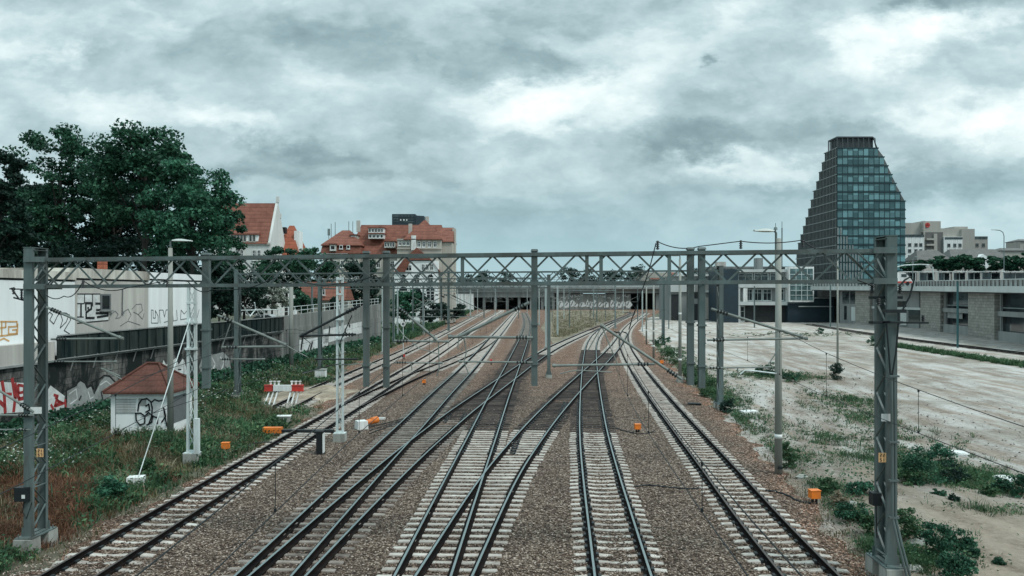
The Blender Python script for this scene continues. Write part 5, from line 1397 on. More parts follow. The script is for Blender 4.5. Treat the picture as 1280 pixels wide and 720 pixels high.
# ---- houses on the left
def hip(mb, x0, x1, y0, y1, z0, z1, inset=None, mi=0, th=0.25):
    ins = inset if inset is not None else (y1-y0)/2
    ins = min(ins, (x1-x0)/2-0.01)
    yc = (y0+y1)/2
    mb.add([(x0, y0, z0), (x1, y0, z0), (x1, y1, z0), (x0, y1, z0), (x0+ins, yc, z1), (x1-ins, yc, z1), (x0, y0, z0-th), (x1, y0, z0-th), (x1, y1, z0-th), (x0, y1, z0-th)],
           [(0, 1, 5, 4), (1, 2, 5), (2, 3, 4, 5), (3, 0, 4), (0, 6, 7, 1), (1, 7, 8, 2), (2, 8, 9, 3), (3, 9, 6, 0), (9, 8, 7, 6)], mi)
def win(parent, x, y, z, w_, h, name='window', fr=None, cross=True, arch=False):
    """window in a wall that faces the viewer: frame proud of the wall, glass set in it"""
    fr = fr or M['white']; t = min(0.16, w_*0.14)
    mb = MB()
    mb.box((x-w_/2+t/2, y-0.06, z), (t, 0.16, h)); mb.box((x+w_/2-t/2, y-0.06, z), (t, 0.16, h))
    mb.box((x, y-0.061, z+h/2-t/2), (w_-2*t, 0.16, t)); mb.box((x, y-0.061, z-h/2+t/2), (w_-2*t, 0.16, t))
    if cross:
        mb.box((x, y-0.05, z), (t*0.6, 0.1, h-2*t)); mb.box((x, y-0.045, z+h*0.16), (w_-2*t, 0.09, t*0.6))
    mb.box((x, y-0.12, z-h/2-0.06), (w_+0.25, 0.26, 0.11))
    o = mb.build(name, fr, parent)
    mb = MB(); mb.box((x, y-0.012, z), (w_-t, 0.04, h-t)); mb.build('pane', M['glass'], o)
    if arch:
        mb = MB(); n = 10
        vs = [(x+w_/2*math.cos(math.pi*i/n), y-0.03, z+h/2+w_/2*math.sin(math.pi*i/n)) for i in range(n+1)]
        vs2 = [(a, b_+0.06, c) for a, b_, c in vs]
        mb.add(vs+vs2, [tuple(range(n+1)), tuple(reversed(range(n+1, 2*n+2)))]+[(i, n+1+i, n+2+i, i+1) for i in range(n)]); mb.build('arch_pane', M['glass'], o)
    return o
def PX(px, d): return (px-640)/FPX*d
def PZ(py, d): return EYE-(py-368)/FPX*d
D = 150
hs = thing('gabled_house', 'tall white house with steep red tiled roof behind the big trees on the left', 'house', (PX(310, D), D, 3.5))
x0, x1 = PX(262, D), PX(338, D); ze, zr = PZ(303, D), PZ(254, 155)
mb = MB(); mb.box(((x0+x1)/2, D+5, (ze+3)/2+0), (x1-x0, 10, ze-3)); mb.add([(x1-0.01, D, ze), (x1-0.01, D+10, ze), (x1-0.01, D+5, zr+.4), (x1-.5, D, ze), (x1-.5, D+10, ze), (x1-.5, D+5, zr+.4)], [(0, 1, 2), (5, 4, 3), (0, 2, 5, 3), (1, 4, 5, 2)])
mb.box((x1-.1, D+5, zr+0.7), (0.5, 0.6, 1.2)); mb.box((x1-.1, D+6.6, zr-2.4), (0.4, 0.7, 0.9))
mb.build('wall', plain('house_render', (0.66, 0.675, 0.655), 0.9, 0, 0.1, 0.5, (0.50, 0.51, 0.49), True), hs)
mb = MB(); mb.add([(x0, D-.4, ze-.25), (x1-.5, D-.4, ze-.25), (x1-.5, D+5, zr), (x0, D+5, zr), (x0, D+10.4, ze-.25), (x1-.5, D+10.4, ze-.25)], [(0, 1, 2, 3), (3, 2, 5, 4)])
mb.build('roof', M['roof'], hs)
mb = MB(); dx0, dx1 = PX(284, D), PX(323, D)
mb.box(((dx0+dx1)/2, D+1.2, (PZ(303, D)+PZ(292, D))/2), (dx1-dx0, 2.6, PZ(292, D)-PZ(303, D))); dm = mb.build('dormer', M['render'], hs)
mb = MB(); mb.add([(dx0-.2, D-.35, PZ(292, D)), (dx1+.2, D-.35, PZ(292, D)), (dx1-.4, D+4.6, PZ(285, D+4)+.4), (dx0, D+4.6, PZ(285, D+4)+.4), (dx0-.2, D-.35, PZ(292, D)-.25), (dx1+.2, D-.35, PZ(292, D)-.25), (dx1+.2, D+2.5, PZ(292, D)-.25)], [(0, 1, 2, 3), (0, 4, 5, 1), (1, 5, 6, 2)]); mb.build('dormer_roof', M['roof'], dm)
for px in (290.5, 294.5, 298.5, 302.5, 306.5, 313.5, 318): win(dm, PX(px, D), D-.1, PZ(298, D), 0.52, 1.35, 'window', M['cream'], False)
for px in (297, 302.5, 318, 324): win(hs, PX(px, D), D, PZ(319, D), 0.72, 2.0)
for px in (297, 302.5, 318, 324): win(hs, PX(px, D), D, PZ(337, D), 0.72, 2.2)
for px in (318, 324): win(hs, PX(px, D), D, PZ(355, D), 0.72, 2.2)
mb = MB(); mb.bar((x0, D-.1, ze-.35), (x1, D-.1, ze-.35), 0.3, 0.3); mb.build('gutter', M['cream'], hs)
win(hs, 0, 0, 0, 0.1, 0.1) if False else None
an_ = thing('house_annexe', 'orange roofed annexe with a small gable right of the tall white house', 'house', (PX(355, 158), 158, 3.5))
x0, x1 = PX(342, 158), PX(369, 158); ze, zr = PZ(318, 158), PZ(282, 163)
mb = MB(); mb.box(((x0+x1)/2, 163, (ze+3)/2), (x1-x0-.3, 9.6, ze-3)); mb.box((x1-.3, 161.5, PZ(302, 161)), (1.1, 2.6, 4.4)); mb.build('wall', M['render'], an_)
mb = MB(); hip(mb, x0-.2, x1+.4, 157.6, 168.4, ze, zr, 2.0); mb.build('roof', M['roof_or'], an_)
mb = MB(); mb.box((PX(353.5, 159), 160.2, PZ(288, 160)), (0.75, 1.2, 1.3)); mb.build('skylight', M['dark'], an_)
sm = thing('small_house', 'small red roofed house low behind the white lattice mast on the left', 'house', (PX(400, 132), 132, 3.9))
mb = MB(); mb.box((PX(398, 132), 135.5, 5.4), (7.5, 6.4, 3.0)); mb.build('wall', M['cream'], sm)
mb = MB(); mb.add([(PX(368, 132), 131.6, 6.7), (PX(432, 132), 131.6, 6.7), (PX(430, 132), 135.5, 9.9), (PX(370, 132), 135.5, 9.9), (PX(432, 132), 139.4, 6.7), (PX(368, 132), 139.4, 6.7)], [(0, 1, 2, 3), (3, 2, 4, 5), (0, 3, 5), (1, 4, 2)]); mb.build('roof', M['roof'], sm)
win(sm, PX(403, 132), 132.2, 8.1, 0.9, 1.1, 'dormer_window'); win(sm, PX(412, 132), 132.3, 5.4, 1.0, 1.1)
# big red roofed building
D = 200
bb = thing('institution_building', 'large cream building with sprawling red roofs, gables and dormers left of the tracks', 'building', (PX(485, D), D, 0))
def wbox(px0, px1, y0, y1, pyt, zb=0.2): return (((PX(px0, D)+PX(px1, D))/2, (y0+y1)/2, (PZ(pyt, y0)+zb)/2), (PX(px1, D)-PX(px0, D), y1-y0, PZ(pyt, y0)-zb))
mb = MB()
for a in ((404, 449, D, D+12, 317), (449.2, 497, D+3, D+14, 317), (497.2, 552, D-1, D+12, 299), (552.2, 565, D+1, D+14, 303)): mb.box(*wbox(*a))
mb.build('wall', M['cream'], bb)
mb = MB()
hip(mb, PX(431, D), PX(560, D), D+2.6, D+16, PZ(318, D), PZ(281, D+9), 2.5)
mb.build('roof', M['roof'], bb)
mb = MB(); hip(mb, PX(401.5, D), PX(452, D), D-.5, D+12, PZ(306, D), PZ(288, D+6), 4.2); mb.build('pavilion_roof', M['roof'], bb)
mb = MB(); mb.add([(PX(401, D), D-.7, PZ(317, D)), (PX(452, D), D-.7, PZ(317, D)), (PX(450, D), D+.3, PZ(305, D)), (PX(403, D), D+.3, PZ(305, D)), (PX(452, D), D+12, PZ(317, D)), (PX(450, D), D+12, PZ(305, D))], [(0, 1, 2, 3), (1, 4, 5, 2)]); mb.build('mansard_roof', M['roof'], bb)
mb = MB(); hip(mb, PX(505.5, D), PX(553, D), D-1.6, D+8.4, PZ(299, D), PZ(275, D+3), 4.7); mb.build('pavilion_roof', M['roof'], bb)
mb = MB(); mb.add([(PX(543, D), D+.5, PZ(302, D)), (PX(566, D), D+.5, PZ(302, D)), (PX(565, D), D+7, PZ(284.5, D+7)), (PX(543, D), D+7, PZ(284.5, D+7)), (PX(566, D), D+14, PZ(302, D)), (PX(543, D), D+14, PZ(302, D))], [(0, 1, 2, 3), (3, 2, 4, 5), (1, 4, 2)]); mb.build('end_roof', M['roof'], bb)
mb = MB(); mb.box((PX(565.2, D), D+7.5, (PZ(283, D)+2)/2+3), (0.7, 4.5, PZ(283, D)-8)); mb.build('gable_wall', M['cream'], bb)
fg = D-3.6
mb = MB(); mb.box((PX(520, fg), fg+2.2, (PZ(326, fg)+.2)/2), (PX(549, fg)-PX(494, fg), 4.2, PZ(326, fg)-.2)); mb.build('front_wing', M['render'], bb)
mb = MB(); mb.add([(PX(492, fg), fg-.3, PZ(341, fg)), (PX(504, fg), fg-.3, PZ(325, fg)), (PX(521, fg), fg-.3, PZ(309.5, fg)), (PX(539, fg), fg-.3, PZ(325, fg)), (PX(551, fg), fg-.3, PZ(341, fg)), (PX(492, fg), fg+5, PZ(341, fg)), (PX(504, fg), fg+5, PZ(325, fg)), (PX(521, fg), fg+5, PZ(309.5, fg)), (PX(539, fg), fg+5, PZ(325, fg)), (PX(551, fg), fg+5, PZ(341, fg))], [(1, 2, 3), (0, 1, 6, 5), (1, 2, 7, 6), (2, 3, 8, 7), (3, 4, 9, 8)])
mb.add([(PX(492, fg), fg-.32, PZ(341, fg)), (PX(504, fg), fg-.32, PZ(325, fg)), (PX(514, fg), fg-.32, PZ(325, fg)), (PX(506, fg), fg-.32, PZ(341, fg))], [(0, 1, 2, 3)])
mb.build('gable_roof', M['roof'], bb)
for px in (529, 534, 539.5): win(bb, PX(px, fg), fg+.08, PZ(334, fg), 0.9, 1.6)
win(bb, PX(511, fg), fg+.08, PZ(335, fg), 1.6, 1.6)
for px in (504, 521, 538): win(bb, PX(px, fg), fg+.08, PZ(370 if px != 521 else 371, fg), 2.2, 2.6, 'window', M['white'], True, True)
for px in (504, 521, 538): win(bb, PX(px, fg), fg+.08, PZ(351, fg), 1.5, 1.8, 'window', M['white'], True, True)
for px in (523.5, 530, 537, 544): win(bb, PX(px, D-1), D-1, PZ(305.5, D-1), 1.0, 1.5)
for px in (500, 505, 510): win(bb, PX(px, D-1), D-1, PZ(304, D-1), 0.8, 1.2)
mb = MB(); mb.box((PX(518, D), D-1.1, PZ(304, D)), (1.2, 1, 3.8)); mb.build('stair_bay', M['white'], bb)
mb = MB(); mb.bar((PX(497, D), D-1.15, PZ(311, D)), (PX(553, D), D-1.15, PZ(311, D)), 0.3, 0.35); mb.bar((PX(497, D), D-1.15, PZ(299.6, D)), (PX(553, D), D-1.15, PZ(299.6, D)), 0.4, 0.35); mb.build('cornice', M['cream'], bb)
def dormer(px0, px1, py0, py1, y, wins, wallm='cream', n=None):
    mb = MB(); mb.box((PX((px0+px1)/2, y), y+2, (PZ(py0, y)+PZ(py1, y))/2), (PX(px1, y)-PX(px0, y), 4, PZ(py0, y)-PZ(py1, y))); o = mb.build('dormer', M[wallm], bb)
    mb = MB(); mb.box((PX((px0+px1)/2, y), y+1.8, PZ(py0, y)+.12), (PX(px1, y)-PX(px0, y)+.4, 4.5, .22)); mb.build('dormer_roof', M['roof'], o)
    for k in range(wins):
        px = px0+(px1-px0)*(k+.5)/wins
        win(o, PX(px, y), y, (PZ(py0, y)+PZ(py1, y))/2, (PX(px1, y)-PX(px0, y))/wins*0.78, (PZ(py0, y)-PZ(py1, y))*0.7, 'window', M['white'], False)
dormer(460.5, 479.5, 285, 291.5, D+5.2, 5, 'white'); dormer(460.5, 479.5, 292.5, 298.5, D+3.9, 4, 'white'); dormer(480.5, 493.5, 302, 310, D+2.2, 4); dormer(412, 420, 305.5, 314, D-1, 1, 'cream')
for px in (426, 435): win(bb, PX(px, D-.8), D-.4, PZ(309, D), 0.9, 1.0, 'dormer_window', M['white'], False)
dormer(438, 446, 294, 301, D+3, 1)
for px, py in ((448, 280), (513, 284), (534, 275), (418.5, 302)):
    mb = MB(); mb.box((PX(px, D+5), D+5, PZ(py, D+5)-.6), (0.9, 0.9, 3.0)); mb.build('chimney', M['beige'], bb)
for px in range(410, 496, 9):
    for py in (330, 350): win(bb, PX(px, D if px < 449 else D+3), D if px < 449 else D+3, PZ(py, D), 1.1, 1.9)
mb = MB()
for px, py in ((411, 283), (414, 276), (419, 274), (436, 273), (441, 273)): mb.mark(); mb.tube([(PX(px, D+8), D+8, PZ(296, D)), (PX(px, D+8), D+8, PZ(py, D))], 0.09, 5)
mb.mark(); mb.box((PX(411, D+8), D+8, PZ(287, D)), (0.6, 0.4, 1.8)); mb.build('antenna', M['steel_far'], bb)
D = 330
gt = thing('office_block', 'dark glass office block showing above the red roofs', 'building', (PX(510, D), D, 0))
mb = MB(); mb.prism([(PX(490, D), D), (PX(519, D), D), (PX(519, D), D+14), (PX(490, D), D+14)], 0, PZ(267.5, D)); mb.prism([(PX(519.1, D), D+1), (PX(529, D), D+3), (PX(529, D), D+14), (PX(519.1, D), D+14)], 0, PZ(269, D)); mb.build('glass_body', M['navy'], gt)
for k in range(3):
    mb = MB(); mb.box((PX(504.7, D), D-.06, PZ(270+k*3.6, D)), (PX(518, D)-PX(491.5, D), 0.1, 0.72)); mb.build('window_band', M['glass'], gt)
for px in (501, 505, 508.5):
    mb = MB(); mb.box((PX(px, D), D-.2, PZ(275, D)), (0.55, 0.2, 0.6)); mb.build('roof_letter', M['white'], gt)

# ---- far bridge with tunnels
D = 385
bg = thing('road_bridge', 'wide concrete road bridge with dark openings at the end of the tracks', 'bridge', (PX(700, D), D, 0))
mb = MB(); mb.box((PX(712, D), D+14, (PZ(352.5, D)+PZ(361.5, D))/2), (PX(862, D)-PX(560, D), 30, PZ(352.5, D)-PZ(361.5, D))); mb.build('deck', M['fascia'], bg)
mb = MB(); mb.box((PX(712, D), D-1.4, PZ(360.2, D)), (PX(862, D)-PX(560, D), 0.6, 0.9)); mb.box((PX(712, D), D-1.3, PZ(353.6, D)), (PX(862, D)-PX(560, D), 0.6, 0.8)); mb.build('edge_beam', M['grey'], bg)
mb = MB(); mb.box((PX(712, D), D+0.5, PZ(364, D)), (PX(862, D)-PX(560, D), 1.0, PZ(361.5, D)-PZ(366.5, D)-.02)); mb.build('girder', M['grey'], bg)
mb = MB(); mb.box((PX(742, D), D+1.6, PZ(366.5, D)/2-.2), (PX(789, D)-PX(695, D), 1.2, PZ(366.5, D)-.1)); mb.build('tunnel_wall', M['lwall'], bg)
mb = MB(); mb.box((PX(577, D), D+4, PZ(366.5, D)/2-.2), (PX(590, D)-PX(560, D), 9, PZ(366.5, D)-.1)); mb.build('end_wall', M['white'], bg)
mb = MB(); mb.box((PX(640, D), D+0.6, PZ(369, D)), (PX(695, D)-PX(590, D), 0.8, PZ(366.5, D)-PZ(372, D))); mb.build('fascia_beam', M['grey'], bg)
for px in (605, 619, 634, 649, 664, 678, 692):
    mb = MB(); mb.box((PX(px, D), D+3, PZ(366.5, D)/2-.2), (1.3, 4, PZ(366.5, D)-.1)); mb.build('pier', M['grey'], bg)
for px in (823.5, 846):
    mb = MB(); mb.box((PX(px, D), D+3, PZ(366.5, D)/2-.2), (2.5, 4, PZ(366.5, D)-.1)); mb.build('pier', M['grey'], bg)
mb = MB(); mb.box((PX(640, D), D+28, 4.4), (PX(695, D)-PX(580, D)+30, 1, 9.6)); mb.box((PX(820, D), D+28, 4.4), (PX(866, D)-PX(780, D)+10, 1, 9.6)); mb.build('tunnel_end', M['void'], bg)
mb = MB()
x = PX(561, D)
while x < PX(861, D):
    mb.box((x, D-1.2, PZ(349.8, D)), (0.12, 0.12, 2.2)); x += 2.4
for z in (PZ(347.1, D), PZ(349.5, D)): mb.box((PX(711, D), D-1.2, z), (PX(861, D)-PX(561, D), 0.12, 0.14))
mb.build('railing', M['steel_far'], bg)
random.seed(5)
white_, black_ = MB(), MB()
x = PX(697, D)
while x < PX(787, D):
    w_ = random.uniform(2.0, 3.4); h_ = random.uniform(3.0, 4.4); n = random.choice((5, 6, 7)); a0 = random.random()*3; white_.mark(); black_.mark()
    ring = [(x+w_/2+w_*random.uniform(.30, .72)*math.cos(2*math.pi*k/n+a0), 0.9+h_/2+h_*random.uniform(.30, .62)*math.sin(2*math.pi*k/n+a0)) for k in range(n)]
    vs = [(a, D+0.98, b_) for a, b_ in ring]+[(a, D+0.995, b_) for a, b_ in ring]
    white_.add(vs, [tuple(range(n)), tuple(reversed(range(n, 2*n)))]+[(k, n+k, n+(k+1) % n, (k+1) % n) for k in range(n)])
    cx = x+w_/2
    black_.bar((cx-w_*.2, D+.965, 1.3+h_*.2), (cx+w_*random.uniform(-.1, .3), D+.965, 1.0+h_*.75), 0.5, 0.012, 0, (0, 1, 0))
    x += w_*random.uniform(.62, 1.15)
white_.build('graffiti', M['gr_white'], bg); black_.build('graffiti', M['gr_grey'], bg)
tags = MB()
for k in range(26):
    x = random.uniform(PX(697, D), PX(786, D)); z = random.uniform(5.6, 7.6); tags.mark()
    p0 = (x, D+.985, z)
    for q in range(3):
        p1 = (p0[0]+random.uniform(-.2, 1.0), D+.985, min(8.2, max(5.2, z+random.uniform(-.9, .9)))); tags.bar(p0, p1, .22, .02, 0, (0, 1, 0)); p0 = p1
tags.build('graffiti', M['gr_white'], bg)
random.seed(21)

# ---- grey abutment and dark fronted building right of the tunnels
D = 228
ab = thing('abutment_building', 'grey concrete abutment block with dark openings right of the tunnels', 'building', (PX(868, D), D, 0))
mb = MB(); mb.box((PX(869, D), D+8, (PZ(345, D))/2), (PX(902, D)-PX(838, D), 16, PZ(345, D))); mb.build('wall', M['grey'], ab)
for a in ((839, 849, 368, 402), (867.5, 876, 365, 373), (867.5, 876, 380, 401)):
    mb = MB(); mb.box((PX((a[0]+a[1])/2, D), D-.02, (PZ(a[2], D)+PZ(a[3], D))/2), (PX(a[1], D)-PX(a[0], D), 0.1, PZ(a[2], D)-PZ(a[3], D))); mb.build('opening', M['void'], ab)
for a in ((838, 868, 352, 365), (880, 892, 363, 365.5), (880, 892, 372, 399)):
    mb = MB(); mb.box((PX((a[0]+a[1])/2, D), D-.35, (PZ(a[2], D)+PZ(a[3], D))/2), (PX(a[1], D)-PX(a[0], D), 0.6, PZ(a[2], D)-PZ(a[3], D))); mb.build('panel', M['fascia'] if a[2] < 371 else M['beige'], ab)
mb = MB(); mb.box((PX(873, D), D-.2, PZ(344, D)), (PX(903, D)-PX(840, D), .8, .6)); mb.build('coping', M['fascia'], ab)
D = 211
nb = thing('office_building', 'navy clad low building with white framed window box behind the sandy lot', 'building', (PX(970, D), D, 0))
def fb_(px0, px1, py0, py1, yo, th, mat, nm):
    mb = MB(); mb.box((PX((px0+px1)/2, D), D+yo+th/2, (PZ(py0, D)+PZ(py1, D))/2), (PX(px1, D)-PX(px0, D), th, PZ(py0, D)-PZ(py1, D))); return mb.build(nm, mat, nb)
fb_(902, 923, 337, 404, 0, 14, M['navy'], 'navy_block'); fb_(985, 1043, 379, 404, 0.2, 14, M['navy'], 'navy_block'); fb_(1016.2, 1030, 353, 378.9, 0.25, 14, M['navy'], 'navy_block'); fb_(1030.1, 1043, 366, 378.9, 0.25, 14, M['navy'], 'navy_block')
fb_(923.1, 984.9, 338, 404, 2.5, 11, M['grey'], 'core_wall')
fb_(923.1, 984.9, 336.5, 340, 0.6, 3, M['fascia'], 'slab'); fb_(923.1, 984.9, 353, 359.5, 0.4, 2.4, M['fascia'], 'slab'); fb_(923.1, 984.9, 377, 381.5, 0.4, 2.4, M['fascia'], 'slab')
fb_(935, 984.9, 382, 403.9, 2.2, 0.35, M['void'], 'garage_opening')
fb_(923.1, 926, 360, 404, 0.5, 2, M['fascia'], 'column'); fb_(930, 935, 360, 377, 0.5, 2, M['white'], 'column')
for k, (a, b_, y0, y1) in enumerate(((926, 930, 361, 376), (935.5, 944, 361, 376), (945, 956, 361, 376), (957, 968, 361, 376), (974, 984, 361, 376), (924, 934, 383, 402), (926, 944, 341, 352), (946, 964, 341, 352), (966, 984, 341, 352))):
    w_ = PX(b_, D)-PX(a, D); h = PZ(y0, D)-PZ(y1, D); win(nb, PX((a+b_)/2, D), D+2.45, (PZ(y0, D)+PZ(y1, D))/2, w_, h, 'window', M['white_steel'])
wb = fb_(984.9, 1016, 333.5, 377.5, -0.8, 3.0, M['white'], 'window_box')
mb = MB(); mb.box((PX(1000.5, D), D-.83, (PZ(336, D)+PZ(375, D))/2), (PX(1014.5, D)-PX(986.5, D), 0.1, PZ(336, D)-PZ(375, D))); mb.build('pane', glassmat('box_glass', (0.05, 0.085, 0.09), (0.11, 0.17, 0.17), 1.5, 1.4), wb)
mb = MB()
for px in (993.5, 1000.5, 1007.5): mb.box((PX(px, D), D-.9, (PZ(336, D)+PZ(375, D))/2), (0.14, 0.1, PZ(336, D)-PZ(375, D)))
for py in (343, 350, 356.5, 363, 369): mb.box((PX(1000.5, D), D-.91, PZ(py, D)), (PX(1014.5, D)-PX(986.5, D), 0.1, 0.14))
mb.build('mullions', M['white_steel'], wb)
fb_(998, 1040, 382.6, 383.6, -0.3, 0.2, M['fascia'], 'ledge'); fb_(1012, 1038, 372, 373, -0.3, 0.2, M['fascia'], 'ledge')
mb = MB(); mb.box((PX(961, D), D+9, PZ(331, D)), (1.7, 3, 4.5)); mb.build('vent_stack', M['grey'], nb)

# ---- stone faced building under the raised street
def fA(px):
    s = (px-640)/FPX; d = (77.3-21.09)/(s-.1818); return Vector((s*d, d, 0))
def fB(px):
    s = (px-640)/FPX; d = (85.3+10.97)/(s+.0686); return Vector((s*d, d, 0))
sb = thing('viaduct_building', 'long stone faced building under the raised street, with dark two storey bays', 'building', (80, 130, 0))
def seg(f, px0, px1, z0, z1, out_, th, mat, nm, par=None):
    a, b_ = f(px0), f(px1); t = (b_-a).normalized(); n = Vector((t.y, -t.x, 0))
    if n.x > 0: n = -n
    c = n*(out_-th/2)
    mb = MB(); mb.bar(a+c+Vector((0, 0, (z0+z1)/2)), b_+c+Vector((0, 0, (z0+z1)/2)), th, z1-z0); return mb.build(nm, mat, par or sb)
def bay(f, px0, px1, z0, z1, kind=0):
    H_ = z1-z0
    seg(f, px0, px1, z0, z1, -1.6, 0.4, M['void'], 'back_wall')
    seg(f, px0, px1, z0-.1, z0+H_*0.20, -0.25, 0.5, M['grey'], 'sill_wall')
    seg(f, px0, px1, z0+H_*0.50, z0+H_*0.60, -0.2, 0.6, M['grey'], 'floor_slab')
    w0 = seg(f, px0, px1, z0+H_*.60, z1, -0.9, 0.06, M['glass'], 'window'); w1 = seg(f, px0, px1, z0+H_*.2, z0+H_*.5, -0.9, 0.06, M['glass'], 'window')
    a, b_ = px0, px1
    for q in (0.06, 0.94): seg(f, a+(b_-a)*q-.5, a+(b_-a)*q+.5, z0, z1, -0.3, 0.35, M['grey'], 'jamb')
    seg(f, a+(b_-a)*.1, a+(b_-a)*.9, z0+H_*.66, z0+H_*.68, -0.5, 0.05, M['steel_far'], 'balustrade')
    if kind: seg(f, a+(b_-a)*.1, a+(b_-a)*.62, z0+H_*.36, z0+H_*.5, -0.55, 0.08, M['grey'], 'blind')
TZ = 8.2
for px0, px1 in ((1262, 1234), (1212.2, 1177), (1320, 1278)): pass
bay(fA, 1245, 1290, 0.1, TZ, 0); bay(fA, 1177, 1212, 0.4, TZ, 1); bay(fA, 1291, 1330, 0, TZ, 1)
seg(fA, 1212, 1245, -0.3, TZ, 0.25, 1.6, M['stone'], 'stone_pier'); seg(fA, 1152, 1177, -0.2, TZ+.2, 0.25, 1.6, M['stone'], 'stone_pier'); seg(fA, 1330, 1375, -.3, TZ, 0.25, 1.6, M['stone'], 'stone_pier')
seg(fB, 1088, 1152, 0.3, 8.6, -0.5, 0.5, M['grey'], 'wall'); seg(fB, 1147, 1151.8, 0.5, 8.6, -0.38, 0.1, M['void'], 'downpipe_slot')
seg(fB, 1124, 1131, 1.0, 4.6, -0.3, 0.3, M['fascia'], 'column')
w0 = seg(fB, 1133, 1150, 1.9, 4.4, -0.42, 0.08, M['glass'], 'window'); seg(fB, 1118, 1130, 4.9, 6.2, -0.42, 0.08, M['glass'], 'window'); seg(fB, 1098, 1122, 1.2, 4.4, -0.44, 0.08, M['void'], 'opening')
seg(fB, 1088, 1152, 4.4, 4.9, -0.3, 0.4, M['fascia'], 'floor_slab')
seg(fB, 1070, 1088, 0.2, 8.8, 0.2, 1.2, M['stone'], 'stone_pier')
seg(fB, 1047, 1070, 0.3, 8.8, -0.5, 0.5, M['grey'], 'wall')
for a, b_, z0, z1 in ((1051, 1059, 5.4, 8.4), (1060.5, 1069, 5.4, 8.4), (1053, 1056, 1.4, 4.8), (1062, 1068, 1.2, 4.6)): seg(fB, a, b_, z0, z1, -0.42, 0.08, M['glass'] if a != 1062 else M['fascia'], 'window')
def deckz(d): return 7.95+(d-116)*0.0105
DK = [fA(1420), fA(1152)+Vector((0, 0, 0)), fB(1020)]
def strip(z0, z1, out_, th, mat, nm):
    mb = MB()
    for a, b_ in zip(DK[:-1], DK[1:]):
        t = (b_-a).normalized(); n = Vector((t.y, -t.x, 0)); n = -n if n.x > 0 else n
        c = n*(out_-th/2)
        p0, p1 = a+c, b_+c
        p0.z = deckz(a.y)+(z0+z1)/2; p1.z = deckz(b_.y)+(z0+z1)/2
        mb.bar(p0, p1, th, z1-z0)
    return mb.build(nm, mat, sb)
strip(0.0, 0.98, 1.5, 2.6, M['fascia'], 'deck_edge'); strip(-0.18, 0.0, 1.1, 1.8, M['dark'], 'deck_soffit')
strip(1.0, 1.95, 1.0, 0.06, plain('parapet_panel', (0.46, 0.49, 0.485), 0.5, 0, 0.08, 0.4), 'parapet')
strip(1.98, 2.12, 1.3, 0.16, M['fascia'], 'handrail')
mb = MB()
for a, b_ in zip(DK[:-1], DK[1:]):
    t = (b_-a).normalized(); n = Vector((t.y, -t.x, 0)); n = -n if n.x > 0 else n; Ln = (b_-a).length; k = 0.0
    while k < Ln:
        p = a+t*k+n*1.25; mb.mark(); mb.box((p.x, p.y, deckz(p.y)+1.48), (0.16, 0.22, 0.99)); k += 1.55
mb.build('railing_post', M['slate'], sb)
mb = MB(); pts = [(p.x+1.5, p.y) for p in DK]
mb.prism(pts+[(100, 430), (900, 430), (900, 55)], 7.0, 9.4)
M['asphalt'] = plain('asphalt', (0.055, 0.056, 0.058), 0.9, 0, 0.2, 1.5)
tag(mb.build('upper_street', M['asphalt']), kind='structure')
mb = MB()
for i in range(2):
    pass
vs = []; fs = []
P0 = [fA(1330), fA(1212), fA(1152), fB(1100), fB(1047)]
for i, p in enumerate(P0):
    z = (0.05, 0.3, 0.6, 0.6, 0.5)[i]
    n = Vector((-1, 0.12, 0))
    vs += [(p.x+0.5, p.y, z), (p.x-1.5, p.y, z), (p.x-6.0, p.y, -0.02)]
for i in range(4):
    for k in range(2): fs.append((i*3+k, i*3+k+1, (i+1)*3+k+1, (i+1)*3+k))
mb.add(vs, fs); tag(mb.build('pavement', plain('pavement_slope', (0.27, 0.265, 0.25), 0.9, 0, 0.25, 0.9, (0.17, 0.16, 0.145))), kind='structure')

